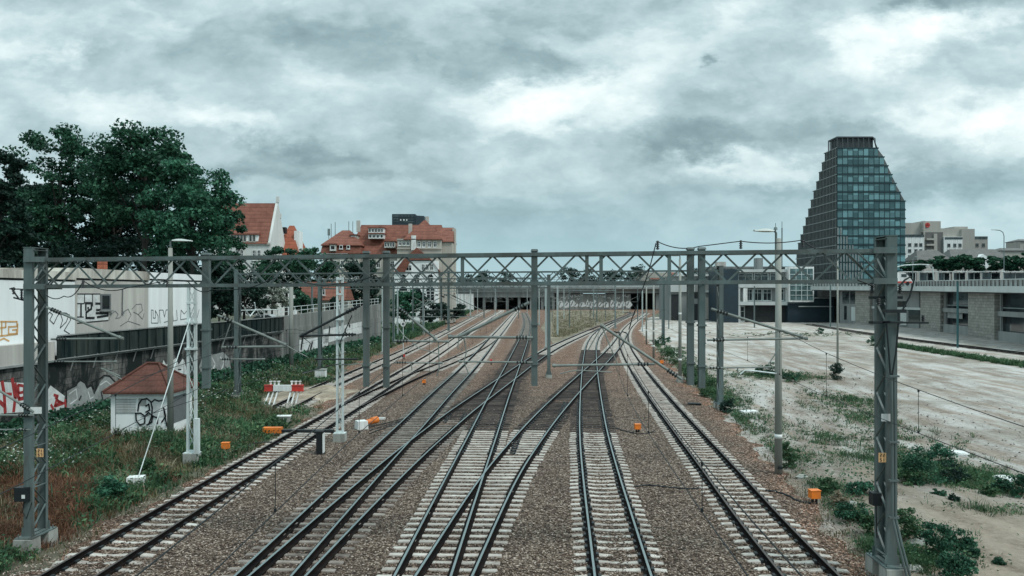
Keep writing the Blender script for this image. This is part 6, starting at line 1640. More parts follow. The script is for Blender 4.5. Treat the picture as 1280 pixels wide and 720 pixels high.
# ---- stepped glass tower
D = 300
tw = thing('office_tower', 'stepped dark glass office tower beside the beige apartment block', 'tower', (PX(1066, D), D, 0))
xc = PX(1046, D); FH = 3.45
ztop = PZ(184.5, D)
right = [1097.5, 1105, 1110, 1115, 1120, 1125.5]
left = [1031, 1028, 1024.5, 1021, 1017, 1014, 1011, 1007.5, 1004.5, 1001.5, 998, 995.5]
def backy(px): return xc*FPX/(px-640)
for k in range(20):
    z1 = ztop-k*FH; z0 = z1-FH
    if z1 < 1: break
    xr = PX(right[k] if k < 6 else 1131.5, D); yb = backy(left[min(k, 11)])
    mb = MB(); mb.prism([(xc, D), (xr, D), (xr+(0.8 if k < 6 else 0), D+2.5), (xr, yb), (xc, yb)], z0, z1-0.32); fl = mb.build('storey', M['tower_dark'], tw)
    mb = MB(); mb.prism([(xc-.35, D-.25), (xr+.25, D-.25), (xr+1.0, D+2.6), (xr+.25, yb+.3), (xc-.35, yb+.3)], z1-0.318, z1-.003); mb.build('floor_edge', M['tower_slab'], fl)
    mb = MB(); mb.box(((xc+xr)/2+.1, D-.05, (z0+z1)/2-.16), (xr-xc-.3, 0.09, FH-.6)); gl = mb.build('window_band', M['glass_tower'], fl)
    mb = MB(); x = xc+0.15
    while x < xr:
        mb.box((x, D-.12, (z0+z1)/2-.16), (0.16, 0.2, FH-.33)); x += 2.05
    mb.box(((xc+xr)/2, D-.12, z0+.18), (xr-xc, 0.2, 0.34)); mb.box(((xc+xr)/2, D-.2, z1-.16), (xr-xc+.3, 0.16, 0.34)); mb.build('mullions', M['tower_frame'], gl)
    mb = MB(); y = D+0.4
    while y < yb-.2:
        mb.box((xc-.16, y, (z0+z1)/2-.16), (0.34, 0.5, FH-.34)); y += 1.45
    mb.build('fins', M['tower_fin'], fl)
    mb = MB(); mb.box((xc-.02, (D+yb)/2, z0+1.9), (0.06, yb-D-.4, 2.3)); mb.build('side_glass', M['glass'], fl)
    if k < 6:       # sloping flank between two setbacks
        xn = PX((right[1:]+[1131.5])[k], D); mb = MB(); a0, a1 = D+.35, yb-.4
        mb.add([(xr+.01, a0, z0), (xn, a0, z0), (xr+.01, a0, z1-.4), (xr+.01, a1, z0), (xn, a1, z0), (xr+.01, a1, z1-.4)], [(0, 1, 2), (5, 4, 3), (1, 4, 5, 2), (0, 3, 4, 1)]); mb.build('sloping_flank', M['tower_fin'], fl)
    if k >= 9:      # lower corner fins
        mb = MB(); x = xc+.3; nn_ = min(9, 2+(k-9)*2)
        for q in range(nn_): mb.box((x, D-.32, (z0+z1)/2), (0.55, 0.22, FH-.5)); x += 1.15
        mb.build('corner_fins', M['tower_slab'], fl)
mb = MB(); xr = PX(1091, D); z1 = PZ(170.5, D); yb = backy(1035)
mb.prism([(xc, D), (xr, D), (xr+3.0, D+4), (xr, yb), (xc, yb)], z1-.5, z1); mb.prism([(xc+.8, D+.8), (xr-.5, D+.8), (xr+2, D+4), (xr-.5, yb-.8), (xc+.8, yb-.8)], ztop, z1-.5)
x = xc+.15
while x < xr: mb.box((x, D+.15, (ztop+z1)/2-.2), (0.3, 0.3, z1-ztop-.5)); x += 2.05
y = D+.3
while y < yb: mb.box((xc+.15, y, (ztop+z1)/2-.2), (0.3, 0.3, z1-ztop-.5)); y += 1.6
mb.add([(xr, D, z1-.1), (xr+3.0, D+4, z1-.1), (PX(1101, D), D+4, ztop), (PX(1097, D), D, ztop)], [(0, 1, 2, 3)])
mb.build('crown', M['tower_dark'], tw)

# ---- hotel and houses beyond the raised street
D = 430
ht = thing('apartment_block', 'pale beige apartment block with a round red sign, right of the glass tower', 'building', (PX(1185, D), D, 0))
def hb(px0, px1, py0, py1, yo, th, mat, nm):
    mb = MB(); mb.box((PX((px0+px1)/2, D), D+yo+th/2, (PZ(py0, D)+PZ(py1, D))/2), (PX(px1, D)-PX(px0, D), th, PZ(py0, D)-PZ(py1, D))); return mb.build(nm, mat, ht)
hb(1124, 1155, 296, 345, 0, 20, M['white'], 'wall'); hb(1155, 1180, 290, 345, 1, 20, M['slate'], 'balcony_wall'); hb(1180, 1203, 296, 345, 0, 20, M['white'], 'wall'); hb(1203, 1219, 286, 345, .4, 20, M['hotel'], 'wall'); hb(1219, 1237.5, 295, 345, 2, 20, M['hotel'], 'wall')
hb(1124, 1157, 278, 293, 3, 16, M['hotel'], 'roof_block'); hb(1155, 1178.5, 276, 290, 2, 16, M['hotel'], 'roof_block'); hb(1178.6, 1203, 285, 296, 2, 16, M['hotel'], 'roof_block'); hb(1198, 1215, 282.5, 286, 4, 10, M['hotel'], 'roof_block')
hb(1124, 1155, 293.2, 296, -.3, 4, M['glass'], 'window_band'); hb(1181, 1203, 296.5, 299, -.2, .3, M['glass'], 'window_band'); hb(1219, 1237, 295.5, 298, 1.7, .4, M['glass'], 'window_band'); hb(1155, 1157, 276, 345, .5, 1, M['hotel'], 'pilaster'); hb(1168, 1172, 292, 345, .3, 1, M['hotel'], 'pilaster')
for px in (1137, 1145, 1151):
    for py in (306, 313.5, 321, 328): win(ht, PX(px, D), D, PZ(py, D), 1.7, 1.8, 'window', M['slate'], False)
for px in (1186, 1193.5, 1200):
    for py in (306.5, 314, 322): win(ht, PX(px, D), D, PZ(py, D), 1.7, 1.8, 'window', M['slate'], False)
for px in (1224, 1232):
    for py in (306, 314): win(ht, PX(px, D), D+2, PZ(py, D), 1.7, 1.8, 'window', M['slate'], False)
for py in (298, 305, 312, 319, 326): hb(1158, 1167.5, py, py+2.2, -.6, 1.6, M['hotel'], 'balcony')
mb = MB(); c = (PX(1161.5, D), D+1.9, PZ(281, D)); mb.tube([c, (c[0], c[1]-.3, c[2])], 1.35, 20); mb.build('round_sign', M['red'], ht)
mb = MB(); mb.box((c[0], c[1]-.36, c[2]), (2.0, .1, .22)); mb.tube([(c[0], c[1]-.31, c[2]+.55), (c[0], c[1]-.36, c[2]+.55)], .2, 10); mb.build('sign_mark', M['gr_black'], ht)
def house(label, D, px0, px1, pyr, pye, wall, roof, gable=None, rowpy=None, n=4, nm='town_house'):
    h = thing(nm, label, 'house', (PX((px0+px1)/2, D), D, 9.4))
    mb = MB(); mb.box((PX((px0+px1)/2, D), D+6, (PZ(pye, D)+9)/2), (PX(px1, D)-PX(px0, D)-.4, 11.6, PZ(pye, D)-9)); mb.build('wall', wall, h)
    mb = MB(); hip(mb, PX(px0, D), PX(px1, D), D-.4, D+12.4, PZ(pye, D), PZ(pyr, D+6), 3.0); mb.build('roof', roof, h)
    if gable:
        g0, g1, gt_, gb_ = gable; y = D-1.2
        mb = MB(); mb.add([(PX(g0, y), y, PZ(gb_, y)), (PX(g1, y), y, PZ(gb_, y)), (PX(g1, y), y, PZ(gt_+5, y)), (PX((g0+g1)/2, y), y, PZ(gt_, y)), (PX(g0, y), y, PZ(gt_+5, y)), (PX(g0, y), y+6, PZ(gb_, y)), (PX(g1, y), y+6, PZ(gb_, y)), (PX(g1, y), y+6, PZ(gt_+5, y)), (PX((g0+g1)/2, y), y+6, PZ(gt_, y)), (PX(g0, y), y+6, PZ(gt_+5, y))], [(0, 1, 2, 3, 4), (1, 6, 7, 2), (2, 7, 8, 3), (3, 8, 9, 4), (4, 9, 5, 0)])
        gg = mb.build('gable', M['render'], h); win(gg, PX((g0+g1)/2, y), y, PZ((gt_+gb_)/2+2, y), 2.0, 2.2)
    for k in range(n):
        px = px0+(px1-px0)*(k+.5)/n; win(h, PX(px, D), D+.2, PZ(rowpy or pye+5, D), 1.3, 1.8)
    return h
house('low grey roofed house below the beige apartment block', 330, 1146, 1190, 313, 325, M['beige'], M['slate'], None, 330, 5)
house('grey mansard house with white pointed gable behind the street trees', 335, 1188, 1262, 311.5, 322, M['beige'], M['slate'], (1222, 1236, 317.5, 336), 330, 6)
house('brown flat looking house at the far right behind the street trees', 360, 1252, 1290, 310, 313, M['hotel'], M['slate'], None, 322, 3)
house('tall grey block at the very right edge of the skyline', 400, 1275, 1330, 299, 301, M['hotel'], M['slate'], None, 308, 4)
D = 340
hl = thing('flat_building', 'flat grey building and parapets behind the navy clad building', 'building', (PX(940, D), D, 0))
mb = MB(); mb.box((PX(945, D), D+8, PZ(333, D)/2), (PX(998, D)-PX(885, D), 14, PZ(333, D))); mb.build('wall', M['grey'], hl)
mb = MB(); mb.box((PX(938, D), D-.1, PZ(338, D)), (PX(985, D)-PX(890, D), .3, 1.6)); mb.build('window_band', M['glass'], hl)
mb = MB(); mb.box((PX(905, D), D+6, PZ(331, D)), (4, 4, 3)); mb.build('plant_room', M['beige'], hl)
D = 400
hc = thing('red_roof_house', 'low brick red roofed house above the tunnel mouths', 'house', (PX(830, D+45), D+45, 0))
mb = MB(); mb.box((PX(833, D), D+48, PZ(347, D)/2+2), (20, 10, PZ(347, D)+4)); mb.build('wall', M['cream'], hc)
mb = MB(); hip(mb, PX(812, D+42), PX(852, D+42), D+42, D+54, PZ(347, D), PZ(337, D), 2); mb.build('roof', M['roof'], hc)
for k, (px, py) in enumerate(((969.5, 279), (977.5, 277))):
    D = 600; x = PX(px, D)
    t = thing('radio_mast', ('far off radio mast with a round platform, left of the glass tower', 'thin far off radio mast closest to the glass tower')[k], 'mast', (x, D, 9))
    mb = MB(); mb.tube([(x, D, 5), (x, D, PZ(py+8, D))], 0.9 if k == 0 else .35, 8, 0, 0.5); mb.tube([(x, D, PZ(py+8, D)), (x, D, PZ(py, D))], 0.25, 6); mb.build('mast_shaft', M['steel_far'], t)
    if k == 0: mb = MB(); mb.tube([(x, D, PZ(287, D)), (x, D, PZ(284, D))], 1.6, 12, 0, 1.1); mb.build('platform', M['steel_far'], t)
# tram shelters and street lamp on the raised street
for k, (px0, px1, d) in enumerate(((1127, 1149, 172), (1153, 1173, 170), (1177, 1192, 168), (1196, 1212, 166), (1214, 1231, 164), (1232, 1256, 162), (1259, 1290, 160))):
    t = thing('tram_shelter', 'white framed tram shelter behind the parapet, ' + ('leftmost, by the tower', 'second from the tower', 'third from the tower', 'fourth, in the middle of the row', 'fifth, left of the street lamp', 'sixth, under the street lamp', 'last one, cut by the right edge')[k], 'tram shelter', (PX((px0+px1)/2, d), d, 9.4), 'tram shelters on the raised street')
    zt = PZ(340 if k != 5 else 339.5, d); x0, x1 = PX(px0, d), PX(px1, d)
    mb = MB(); mb.box(((x0+x1)/2, d+.7, zt+.06), (x1-x0, 1.8, .14)); mb.build('roof', M['white'], t)
    for x in (x0+.1, (x0+x1)/2, x1-.1):
        mb = MB(); mb.box((x, d+1.4, (9.4+zt)/2), (.12, .12, zt-9.4)); mb.build('post', M['white'], t)
    mb = MB(); mb.box(((x0+x1)/2, d+1.45, (9.6+zt)/2), (x1-x0-.2, .04, zt-9.9)); mb.build('glass_panel', M['glass'], t)
t = thing('street_lamp', 'slender street lamp with curved arm on the skyline at the far right', 'street lamp', (PX(1255, 170), 170, 9.4))
x = PX(1255, 170); mb = MB(); zt = PZ(288, 170)
mb.tube([(x, 170, 9.3), (x, 170, zt-1.2), (x-.25, 170, zt-.4), (x-.9, 170, zt), (x-2.0, 170, zt+.12)], .09, 8); mb.build('pole', M['steel_far'], t)
mb = MB(); mb.box((x-2.3, 170, zt+.12), (.9, .3, .14)); mb.build('lamp_head', M['lampglass'], t)
t = thing('street_lamp', 'shorter street lamp with hooked arm right of the gantry mast', 'street lamp', (PX(1141, 150), 150, 9.4))
x = PX(1141, 150); mb = MB(); mb.tube([(x, 150, 9.3), (x, 150, PZ(325, 150)), (x+.3, 150, PZ(321.5, 150)), (x+1.0, 150, PZ(321, 150))], .08, 8); mb.build('pole', M['steel_far'], t)
t = thing('arched_railing', 'white tubular arched railing on the street beside the gantry mast', 'railing', (PX(1140, 148), 148, 9.4))
mb = MB(); mb.tube([at(1116, 350, 148), at(1116, 338, 148), at(1120, 334, 148), at(1130, 331.5, 148), at(1150, 330.5, 148), at(1161, 331, 148), at(1166, 334, 148), at(1167, 350, 148)], .11, 8); mb.build('tube', M['white_steel'], t)
# noise-free vehicle on the raised street
vx = PX(1121.5, 146)
vn = thing('delivery_van', 'white and red van half hidden by the right gantry mast on the raised street', 'van', (vx, 146, 9.4))
extr([(-2.4, .4), (-2.4, 2.3), (-2.2, 2.45), (1.0, 2.45), (1.9, 1.5), (2.4, 1.3), (2.45, .4)], 1.9, (vx, 146, 9.4)).build('body', M['white'], vn)
mb = MB(); mb.box((vx+.2, 145.03, 10.0), (4.2, .04, .3)); mb.build('stripe', M['red'], vn)
mb = MB(); mb.box((vx+.8, 145.03, 11.25), (1.0, .04, .55)); mb.build('side_window', M['glass'], vn)
for x in (-1.5, 1.5):
    mb = MB(); mb.tube([(vx+x, 145.0, 9.75), (vx+x, 145.3, 9.75)], .35, 14); mb.build('wheel', M['black'], vn)
# ------------------------------------------------------------------ vegetation
G0 = [(0.010, 0.040, 0.025), (0.026, 0.094, 0.056), (0.060, 0.165, 0.095)]
M['leaf'] = leafmat('tree_leaves', *G0)
M['leaf2'] = leafmat('brighter_leaves', (0.016, 0.064, 0.042), (0.040, 0.138, 0.084), (0.090, 0.245, 0.15))
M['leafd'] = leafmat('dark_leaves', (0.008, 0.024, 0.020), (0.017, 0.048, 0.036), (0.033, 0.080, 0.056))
M['blossom'] = leafmat('pale_blossom', (0.10, 0.13, 0.10), (0.30, 0.34, 0.29), (0.58, 0.60, 0.55))
M['bark'] = plain('bark', (0.045, 0.042, 0.038), 0.95, 0, 0.4, 4, None, True, 0.5)
M['weed'] = leafmat('weeds', (0.020, 0.062, 0.030), (0.050, 0.120, 0.058), (0.115, 0.190, 0.090))
M['olive'] = leafmat('olive_grass', (0.055, 0.066, 0.030), (0.115, 0.12, 0.06), (0.20, 0.185, 0.10))
M['dryred'] = leafmat('russet_grass', (0.075, 0.038, 0.022), (0.165, 0.080, 0.048), (0.30, 0.165, 0.10))
M['tan'] = leafmat('straw_grass', (0.16, 0.13, 0.085), (0.28, 0.235, 0.16), (0.40, 0.35, 0.26))
M['flower'] = leafmat('white_umbels', (0.45, 0.49, 0.45), (0.60, 0.64, 0.60), (0.72, 0.75, 0.70))

def leafquads(C, size, flat=0.0):
    """random leaf blades at centres C (n,3): pointed rhombs with a fold"""
    n = len(C)
    a = RNG.normal(size=(n, 3)); a[:, 2] *= (1-flat*0.7); a /= np.linalg.norm(a, axis=1)[:, None]
    b = RNG.normal(size=(n, 3)); b[:, 2] *= (1-flat*0.8); b -= (b*a).sum(1)[:, None]*a; b /= np.linalg.norm(b, axis=1)[:, None]
    s = size*RNG.uniform(0.4, 1.6, n)[:, None]
    V = np.stack([C-a*s*0.5, C+b*s*0.30, C+a*s*0.5, C-b*s*0.30], 1).reshape(-1, 3)
    F = np.arange(4*n).reshape(n, 4)
    return V, F
def crown(cx, cy, cz, rx, ry, rz, ncl, nleaf, size, cl=0.2, hollow=0.35, flat=0.3):
    """leaf clumps through an ellipsoid, gaps left between them"""
    pts = []
    while len(pts) < ncl:
        p = RNG.uniform(-1, 1, 3); r = np.linalg.norm(p)
        if r > 1 or r < hollow*RNG.random(): continue
        if p[2] < -0.75: continue
        pts.append(p)
    pts = np.array(pts); K = pts*np.array([rx, ry, rz])+np.array([cx, cy, cz])
    cr = cl*(0.65+0.7*RNG.random(ncl))*min(rx, rz)
    which = RNG.integers(0, ncl, nleaf)
    d = RNG.normal(size=(nleaf, 3)); d /= np.linalg.norm(d, axis=1)[:, None]
    rad = RNG.random(nleaf)**0.45
    C = K[which]+d*(rad*cr[which])[:, None]*np.array([1.25, 1.25, 0.72])
    V, F = leafquads(C, size, flat)
    return V, F, K
def tree(label, name, px, d, z0, pytop, pybot, hw, mat, nleaf, size=0.36, ncl=60, cl=0.24, hollow=0.35, group=None, trunk=True, ry=None):
    x = PX(px, d); zt = PZ(pytop, d); zb = max(PZ(pybot, d), z0+0.5); rx = hw/FPX*d
    t = thing(name, label, 'tree', (x, d, z0), group)
    rz = (zt-zb)/2; cz = (zt+zb)/2
    V, F, K = crown(x, d, cz, rx, ry or rx*0.9, rz, ncl, nleaf, size, cl, hollow)
    V = V-np.array([x, d, z0])
    npmesh('crown', V, F, mat, None, t)
    if trunk:
        mb = MB(); r = max(0.10, rx*0.055)
        mb.tube([(x, d, z0-.3), (x+.1*r, d, z0+(cz-z0)*.5), (x+.5*r, d, cz+rz*.3)], r*1.25, 8, 0, r*0.45)
        for k in K[:16]:
            h = z0+(cz-z0)*RNG.uniform(0.5, 1.0); m_ = Vector(((x+k[0])/2, (d+k[1])/2, (h+k[2])/2+.3*rz*.2))
            mb.tube([(x, d, h), m_, tuple(k)], r*0.42, 5, 0, r*0.10)
        mb.build('trunk', M['bark'], t)
    return t
BT = 'big trees behind the graffiti building'
tree('dark leafy tree cut by the left edge of the photo', 'broadleaf_tree', -4, 76, 3.9, 172, 345, 40, M['leafd'], 15000, 0.36, 80, 0.2, 0.2, BT)
tree('tall airy tree with sky showing through its crown, second from the left edge', 'broadleaf_tree', 74, 92, 3.9, 154, 340, 60, M['leaf'], 17000, 0.38, 130, 0.16, 0.1, BT)
tree('tall dense tree that tops the group, in the middle of the left trees', 'broadleaf_tree', 180, 86, 3.9, 152, 300, 68, M['leaf'], 22000, 0.38, 95, 0.2, 0.3, BT)
tree('bright green rounded tree in front of the tall white house with red roof', 'broadleaf_tree', 240, 80, 3.9, 200, 345, 56, M['leaf2'], 20000, 0.36, 85, 0.22, 0.35, BT)
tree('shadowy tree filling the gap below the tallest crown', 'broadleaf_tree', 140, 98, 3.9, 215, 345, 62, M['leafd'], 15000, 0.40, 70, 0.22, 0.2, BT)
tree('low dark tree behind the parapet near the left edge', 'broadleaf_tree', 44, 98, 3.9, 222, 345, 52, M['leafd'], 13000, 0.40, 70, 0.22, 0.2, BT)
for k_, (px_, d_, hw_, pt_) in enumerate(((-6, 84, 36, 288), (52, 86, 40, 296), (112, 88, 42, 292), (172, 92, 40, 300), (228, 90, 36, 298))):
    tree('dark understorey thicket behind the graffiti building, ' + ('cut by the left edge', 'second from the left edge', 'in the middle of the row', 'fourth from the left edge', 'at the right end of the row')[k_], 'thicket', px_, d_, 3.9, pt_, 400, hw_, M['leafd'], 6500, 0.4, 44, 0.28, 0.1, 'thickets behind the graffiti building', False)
tree('dark tree right beside the end wall of the graffiti building', 'broadleaf_tree', 274, 80, 3.9, 322, 408, 24, M['leafd'], 8500, 0.3, 46, 0.28, 0.1, BT)
tree('small dark tree between the tall trees and the white house', 'broadleaf_tree', 284, 92, 3.9, 262, 372, 26, M['leaf'], 8500, 0.34, 46, 0.28, 0.2, BT)
MT = 'trees on the left bank beyond the wall'
tree('dark green tree below the orange annexe roof', 'broadleaf_tree', 358, 128, 3.9, 307, 368, 36, M['leaf'], 9000, 0.45, 50, 0.27, 0.3, MT)
tree('dark tree left of the big red roofs, right of the annexe', 'broadleaf_tree', 396, 140, 3.9, 309, 372, 24, M['leaf'], 6500, 0.45, 40, 0.28, 0.3, MT)
tree('tall dark tree in front of the cream wall, behind the twin hanging posts', 'broadleaf_tree', 452, 150, 3.9, 322, 392, 26, M['leafd'], 6500, 0.5, 40, 0.28, 0.3, MT)
tree('dark bushy tree under the truss, left of the white flowering shrub', 'broadleaf_tree', 305, 94, 3.9, 338, 400, 32, M['leafd'], 9500, 0.3, 50, 0.28, 0.2, MT)
tree('shrub covered in pale blossom behind the parked car', 'flowering_shrub', 340, 100, 3.9, 353, 388, 24, M['blossom'], 5000, 0.28, 36, 0.28, 0.2, MT)
tree('small conifer shaped tree beside the little red roofed house', 'small_tree', 417, 122, 3.9, 369, 392, 7, M['leafd'], 1800, 0.3, 16, 0.35, 0.1, MT)
tree('dark shrub behind the light retaining wall', 'broadleaf_tree', 378, 112, 3.9, 362, 392, 15, M['leaf'], 3500, 0.32, 26, 0.3, 0.2, MT)
tree('round bright green bush in front of the arched white facade', 'round_bush', 505, 152, 0, 363, 400, 19, M['leaf2'], 6000, 0.42, 40, 0.3, 0.2, MT)
tree('narrow dark conifer against the white arched facade', 'conifer', 526, 165, 0, 356, 388, 7, M['leafd'], 2200, 0.4, 20, 0.35, 0.1, MT)
for k, (px, d, pt, pb, hw, lab) in enumerate(((537, 172, 378, 405, 12, 'dark hedge bush right of the round bright bush'), (556, 185, 379, 402, 12, 'dark hedge bush behind the grey masts, second in the hedge'), (573, 205, 381, 399, 11, 'dark hedge bush nearest to the end wall of the bridge'))):
    tree(lab, 'hedge_bush', px, d, 0, pt, pb, hw, M['leafd'], 2600, 0.45, 24, 0.32, 0.1, 'hedge along the left verge', False)
FT = 'trees behind the far bridge'
for px, d, pt, hw, lab in ((582, 450, 340, 10, 'distant tree behind the bridge, just right of the red roofed building'), (604, 455, 338.5, 13, 'distant tree behind the bridge, second from the red roofed building'), (632, 460, 340, 12, 'distant tree behind the bridge, left of the middle hanging post'), (711, 450, 333, 13, 'distant tree behind the bridge, right of the grey middle mast'), (735, 455, 336, 13, 'distant tree behind the bridge, above the graffiti wall'), (768, 450, 337, 15, 'distant tree behind the bridge, behind the truss uprights'), (800, 445, 331, 14, 'distant tree behind the bridge, above the tunnel mouth'), (872, 420, 331, 10, 'distant tree behind the twin hanging posts'), (893, 400, 327, 9, 'distant tree above the navy block')):
    tree(lab, 'distant_tree', px, d, 5, pt, 362, hw, M['leafd'], 1700, 1.0, 26, 0.32, 0.2, FT, False)
ST = 'street trees on the raised street'
for px, d, pt, hw, lab in ((1136, 200, 328, 8, 'small street tree right of the gantry mast'), (1151, 196, 326, 9, 'street tree under the apartment block, beside the arched railing'), (1173, 192, 319.5, 11, 'street tree with dark crown left of the white gable, first of the tall row'), (1189, 190, 321, 11, 'street tree left of the white gable, second of the tall row'), (1206, 188, 317.5, 13, 'biggest street tree, left of the white pointed gable'), (1222, 186, 322, 9, 'street tree just under the white pointed gable'), (1246, 186, 319, 11, 'street tree left of the tall street lamp'), (1263, 184, 318, 11, 'street tree right of the tall street lamp'), (1280, 182, 317, 11, 'street tree cut by the right edge of the photo')):
    tree(lab, 'street_tree', px, d, 9.4, pt, 340, hw, M['leaf'], 2400, 0.55, 26, 0.32, 0.2, ST)

# bushes on the ground
def bush(label, px, py, wpx, hpx, mat, n=900, size=0.09, z0=0.0, name='weed_clump', group='weed clumps on the sandy lot'):
    p = gnd(px, py, z0); d = p.y; rx = wpx/FPX*d/2; h = hpx/FPX*d
    ncl = 26
    V, F, K = crown(p.x, d, z0+h*0.42, rx, rx*0.9, h*0.58, ncl, n, size*(d/25)**0.5, 0.34, 0.0, 0.2)
    V = V-np.array([p.x, d, 0]); V[:, 2] = np.maximum(V[:, 2], -0.1)
    t = thing(name, label, 'plant', (p.x, d, 0), group)
    npmesh('foliage', V, F, mat, None, t)
    mb = MB()
    for k in K[:12]: mb.tube([(p.x+RNG.normal()*rx*.15, d+RNG.normal()*rx*.15, -.1), tuple(k)], 0.012, 4, 0, 0.005)
    mb.build('stems', M['olive'], t)
bush('dark leafy bush left of the white anchor block', 138, 624, 34, 30, M['leaf2'], 1900, 0.11, 0, 'leafy_bush', 'bushes on the left verge')
bush('small bush behind the guy wire and anchor block', 182, 598, 26, 26, M['weed'], 800, 0.10, 0, 'leafy_bush', 'bushes on the left verge')
for a in (('tall weed right of the nearest lamp pole foot', 988, 584, 24, 34, 'weed', 800), ('weed clump by the brown gravel edge left of the orange box', 1034, 616, 24, 18, 'weed', 700), ('broad weed clump left of the gantry mast foot', 1066, 650, 40, 26, 'leaf', 1300), ('weed patch between the orange box and the gantry mast', 1077, 622, 30, 24, 'leaf2', 900), ('weed clump at the left corner of the gantry foundation', 1088, 668, 24, 26, 'weed', 800), ('big dark weed bush in the middle of the patch behind the gantry mast', 1150, 606, 44, 46, 'leaf', 1800), ('green weed bush right of the mast with the pale cover behind it', 1172, 585, 36, 32, 'leaf2', 1300), ('low weeds at the front of the patch behind the mast', 1130, 608, 36, 26, 'weed', 1000), ('dark weeds at the right end of the patch behind the mast', 1192, 605, 34, 26, 'leafd', 1000), ('tall weed right against the gantry mast base', 1130, 678, 36, 46, 'weed', 1500), ('large dark green bush right of the gantry foundation', 1170, 698, 40, 42, 'leaf', 1900), ('bush behind the large dark one, spreading to the right', 1197, 690, 34, 28, 'leaf', 1100), ('small round weed alone on the sand right of the large bush', 1218, 699, 16, 14, 'leaf', 500), ('small weed tuft far right on the sand', 1250, 708, 14, 12, 'leaf', 400), ('bush cut by the bottom edge right of the ducts', 1193, 728, 44, 40, 'leaf', 1600), ('little weed left of the rubble bank', 1173, 623, 18, 12, 'leaf', 450), ('little upright weed on the bare sand right of the mast', 1192, 630, 12, 12, 'leafd', 350), ('weed beside the nearer pale cover', 1254, 614, 24, 18, 'leaf', 700), ('weed at the right edge behind the nearer pale cover', 1276, 620, 28, 26, 'leaf', 800), ('weed on the bank right of the patch', 1237, 620, 18, 14, 'weed', 450), ('bush at the foot of the brown thin pole', 1047, 474, 18, 20, 'leafd', 900), ('bush near the far rails in front of the stone building', 1091, 432, 12, 13, 'leaf2', 600), ('weed in front of the navy building left of the brown pole', 1026, 417, 9, 8, 'leaf', 350), ('straw coloured tuft beside the nearest orange box', 1048, 632, 18, 18, 'tan', 500), ('bush at the foot of the second gantry mast', 908, 514, 18, 18, 'leafd', 800), ('leafy weeds left of the second gantry mast', 884, 494, 34, 28, 'weed', 1300), ('weeds between the twin hanging posts', 868, 478, 28, 26, 'weed', 1100), ('weeds right of the thin pale poles', 842, 455, 34, 22, 'weed', 1100), ('green strip bush under the side arm of the lamp pole', 962, 470, 44, 16, 'leaf', 1200), ('weeds on the lot behind the lamp pole', 988, 476, 26, 12, 'leaf', 700), ('bush before the tunnel mouth right of the tracks', 826, 431, 22, 13, 'leaf', 700), ('weed clump by the abutment', 905, 398, 24, 9, 'leafd', 500)):
    bush(a[0], a[1], a[2], a[3], a[4], M[a[5]], int(a[6]*1.7), 0.075)

# uncountable ground growth
def tufts(pts, h, nb, wd, spread):
    """grass and weed tufts: nb curved blades from each root point"""
    n = len(pts)
    B = np.repeat(pts, nb, 0); H = np.repeat(h, nb)*RNG.uniform(0.45, 1.15, n*nb)
    ang = RNG.uniform(0, 2*np.pi, n*nb); lean = RNG.uniform(0.05, 0.9, n*nb)
    dirv = np.stack([np.cos(ang), np.sin(ang), np.zeros(n*nb)], 1)
    a2 = ang+RNG.uniform(-1.6, 1.6, n*nb); side = np.stack([-np.sin(a2), np.cos(a2), np.zeros(n*nb)], 1)
    root = B+dirv*(spread*RNG.random(n*nb))[:, None]
    W = (np.repeat(wd, nb) if np.ndim(wd) else np.full(n*nb, wd))*RNG.uniform(0.6, 1.3, n*nb)
    mid = root+dirv*(H*lean*0.45)[:, None]+np.array([0, 0, 1])*(H*0.62)[:, None]
    tip = root+dirv*(H*lean*1.2)[:, None]+np.array([0, 0, 1])*(H*(1-0.3*lean))[:, None]
    V = np.stack([root-side*W[:, None]*.35, root+side*W[:, None]*.35, mid+side*W[:, None]*.5, tip, mid-side*W[:, None]*.5], 1).reshape(-1, 3)
    N_ = n*nb; i = np.arange(N_)*5
    F = np.concatenate([np.stack([i, i+1, i+2, i+4], 1), np.stack([i+4, i+2, i+3, i+3], 1)])
    return V, F
def trimesh(V, F):
    # quads + degenerate quads -> split to triangles
    q = F[F[:, 2] != F[:, 3]]; t = F[F[:, 2] == F[:, 3]][:, :3]
    return np.concatenate([q[:, [0, 1, 2]], q[:, [0, 2, 3]], t])
def grass(name, P_, h, nb, wd, mats, mi=None, spread=0.22):
    V, F = tufts(P_, h, nb, wd, spread)
    T = trimesh(V, F)
    return tag(npmesh(name, V, T, mats), kind='stuff')
# left bank: sampled evenly over the strip between wall and ballast
def left_pts(n, y0, y1):
    d = 1/(1/y0+(1/y1-1/y0)*RNG.random(n))
    xl = np.array([wallx(v)+0.3 for v in d]); xr = bl(d)-0.15
    u = RNG.random(n)
    x = xl+(xr-xl)*u
    return np.stack([x, d, np.full(n, -0.12)], 1), u
P_, u = left_pts(19000, 19, 165)
pn = vnoise(P_[:, 0], P_[:, 1], 0.45)
pxl = 640+P_[:, 0]/P_[:, 1]*FPX; pyl = 368+EYE/P_[:, 1]*FPX
heap = ((P_[:, 0]+15.2)/3.6)**2+((P_[:, 1]-59)/8)**2 < 1
hutm = (P_[:, 0] > hx0-.2) & (P_[:, 0] < hx1+.2) & (P_[:, 1] > hy0-.2) & (P_[:, 1] < hy1+.2)
keep = ~heap & ~hutm & ((u < 0.96) | (RNG.random(len(u)) < 0.4))
P_, u, pn, pxl, pyl = P_[keep], u[keep], pn[keep], pxl[keep], pyl[keep]
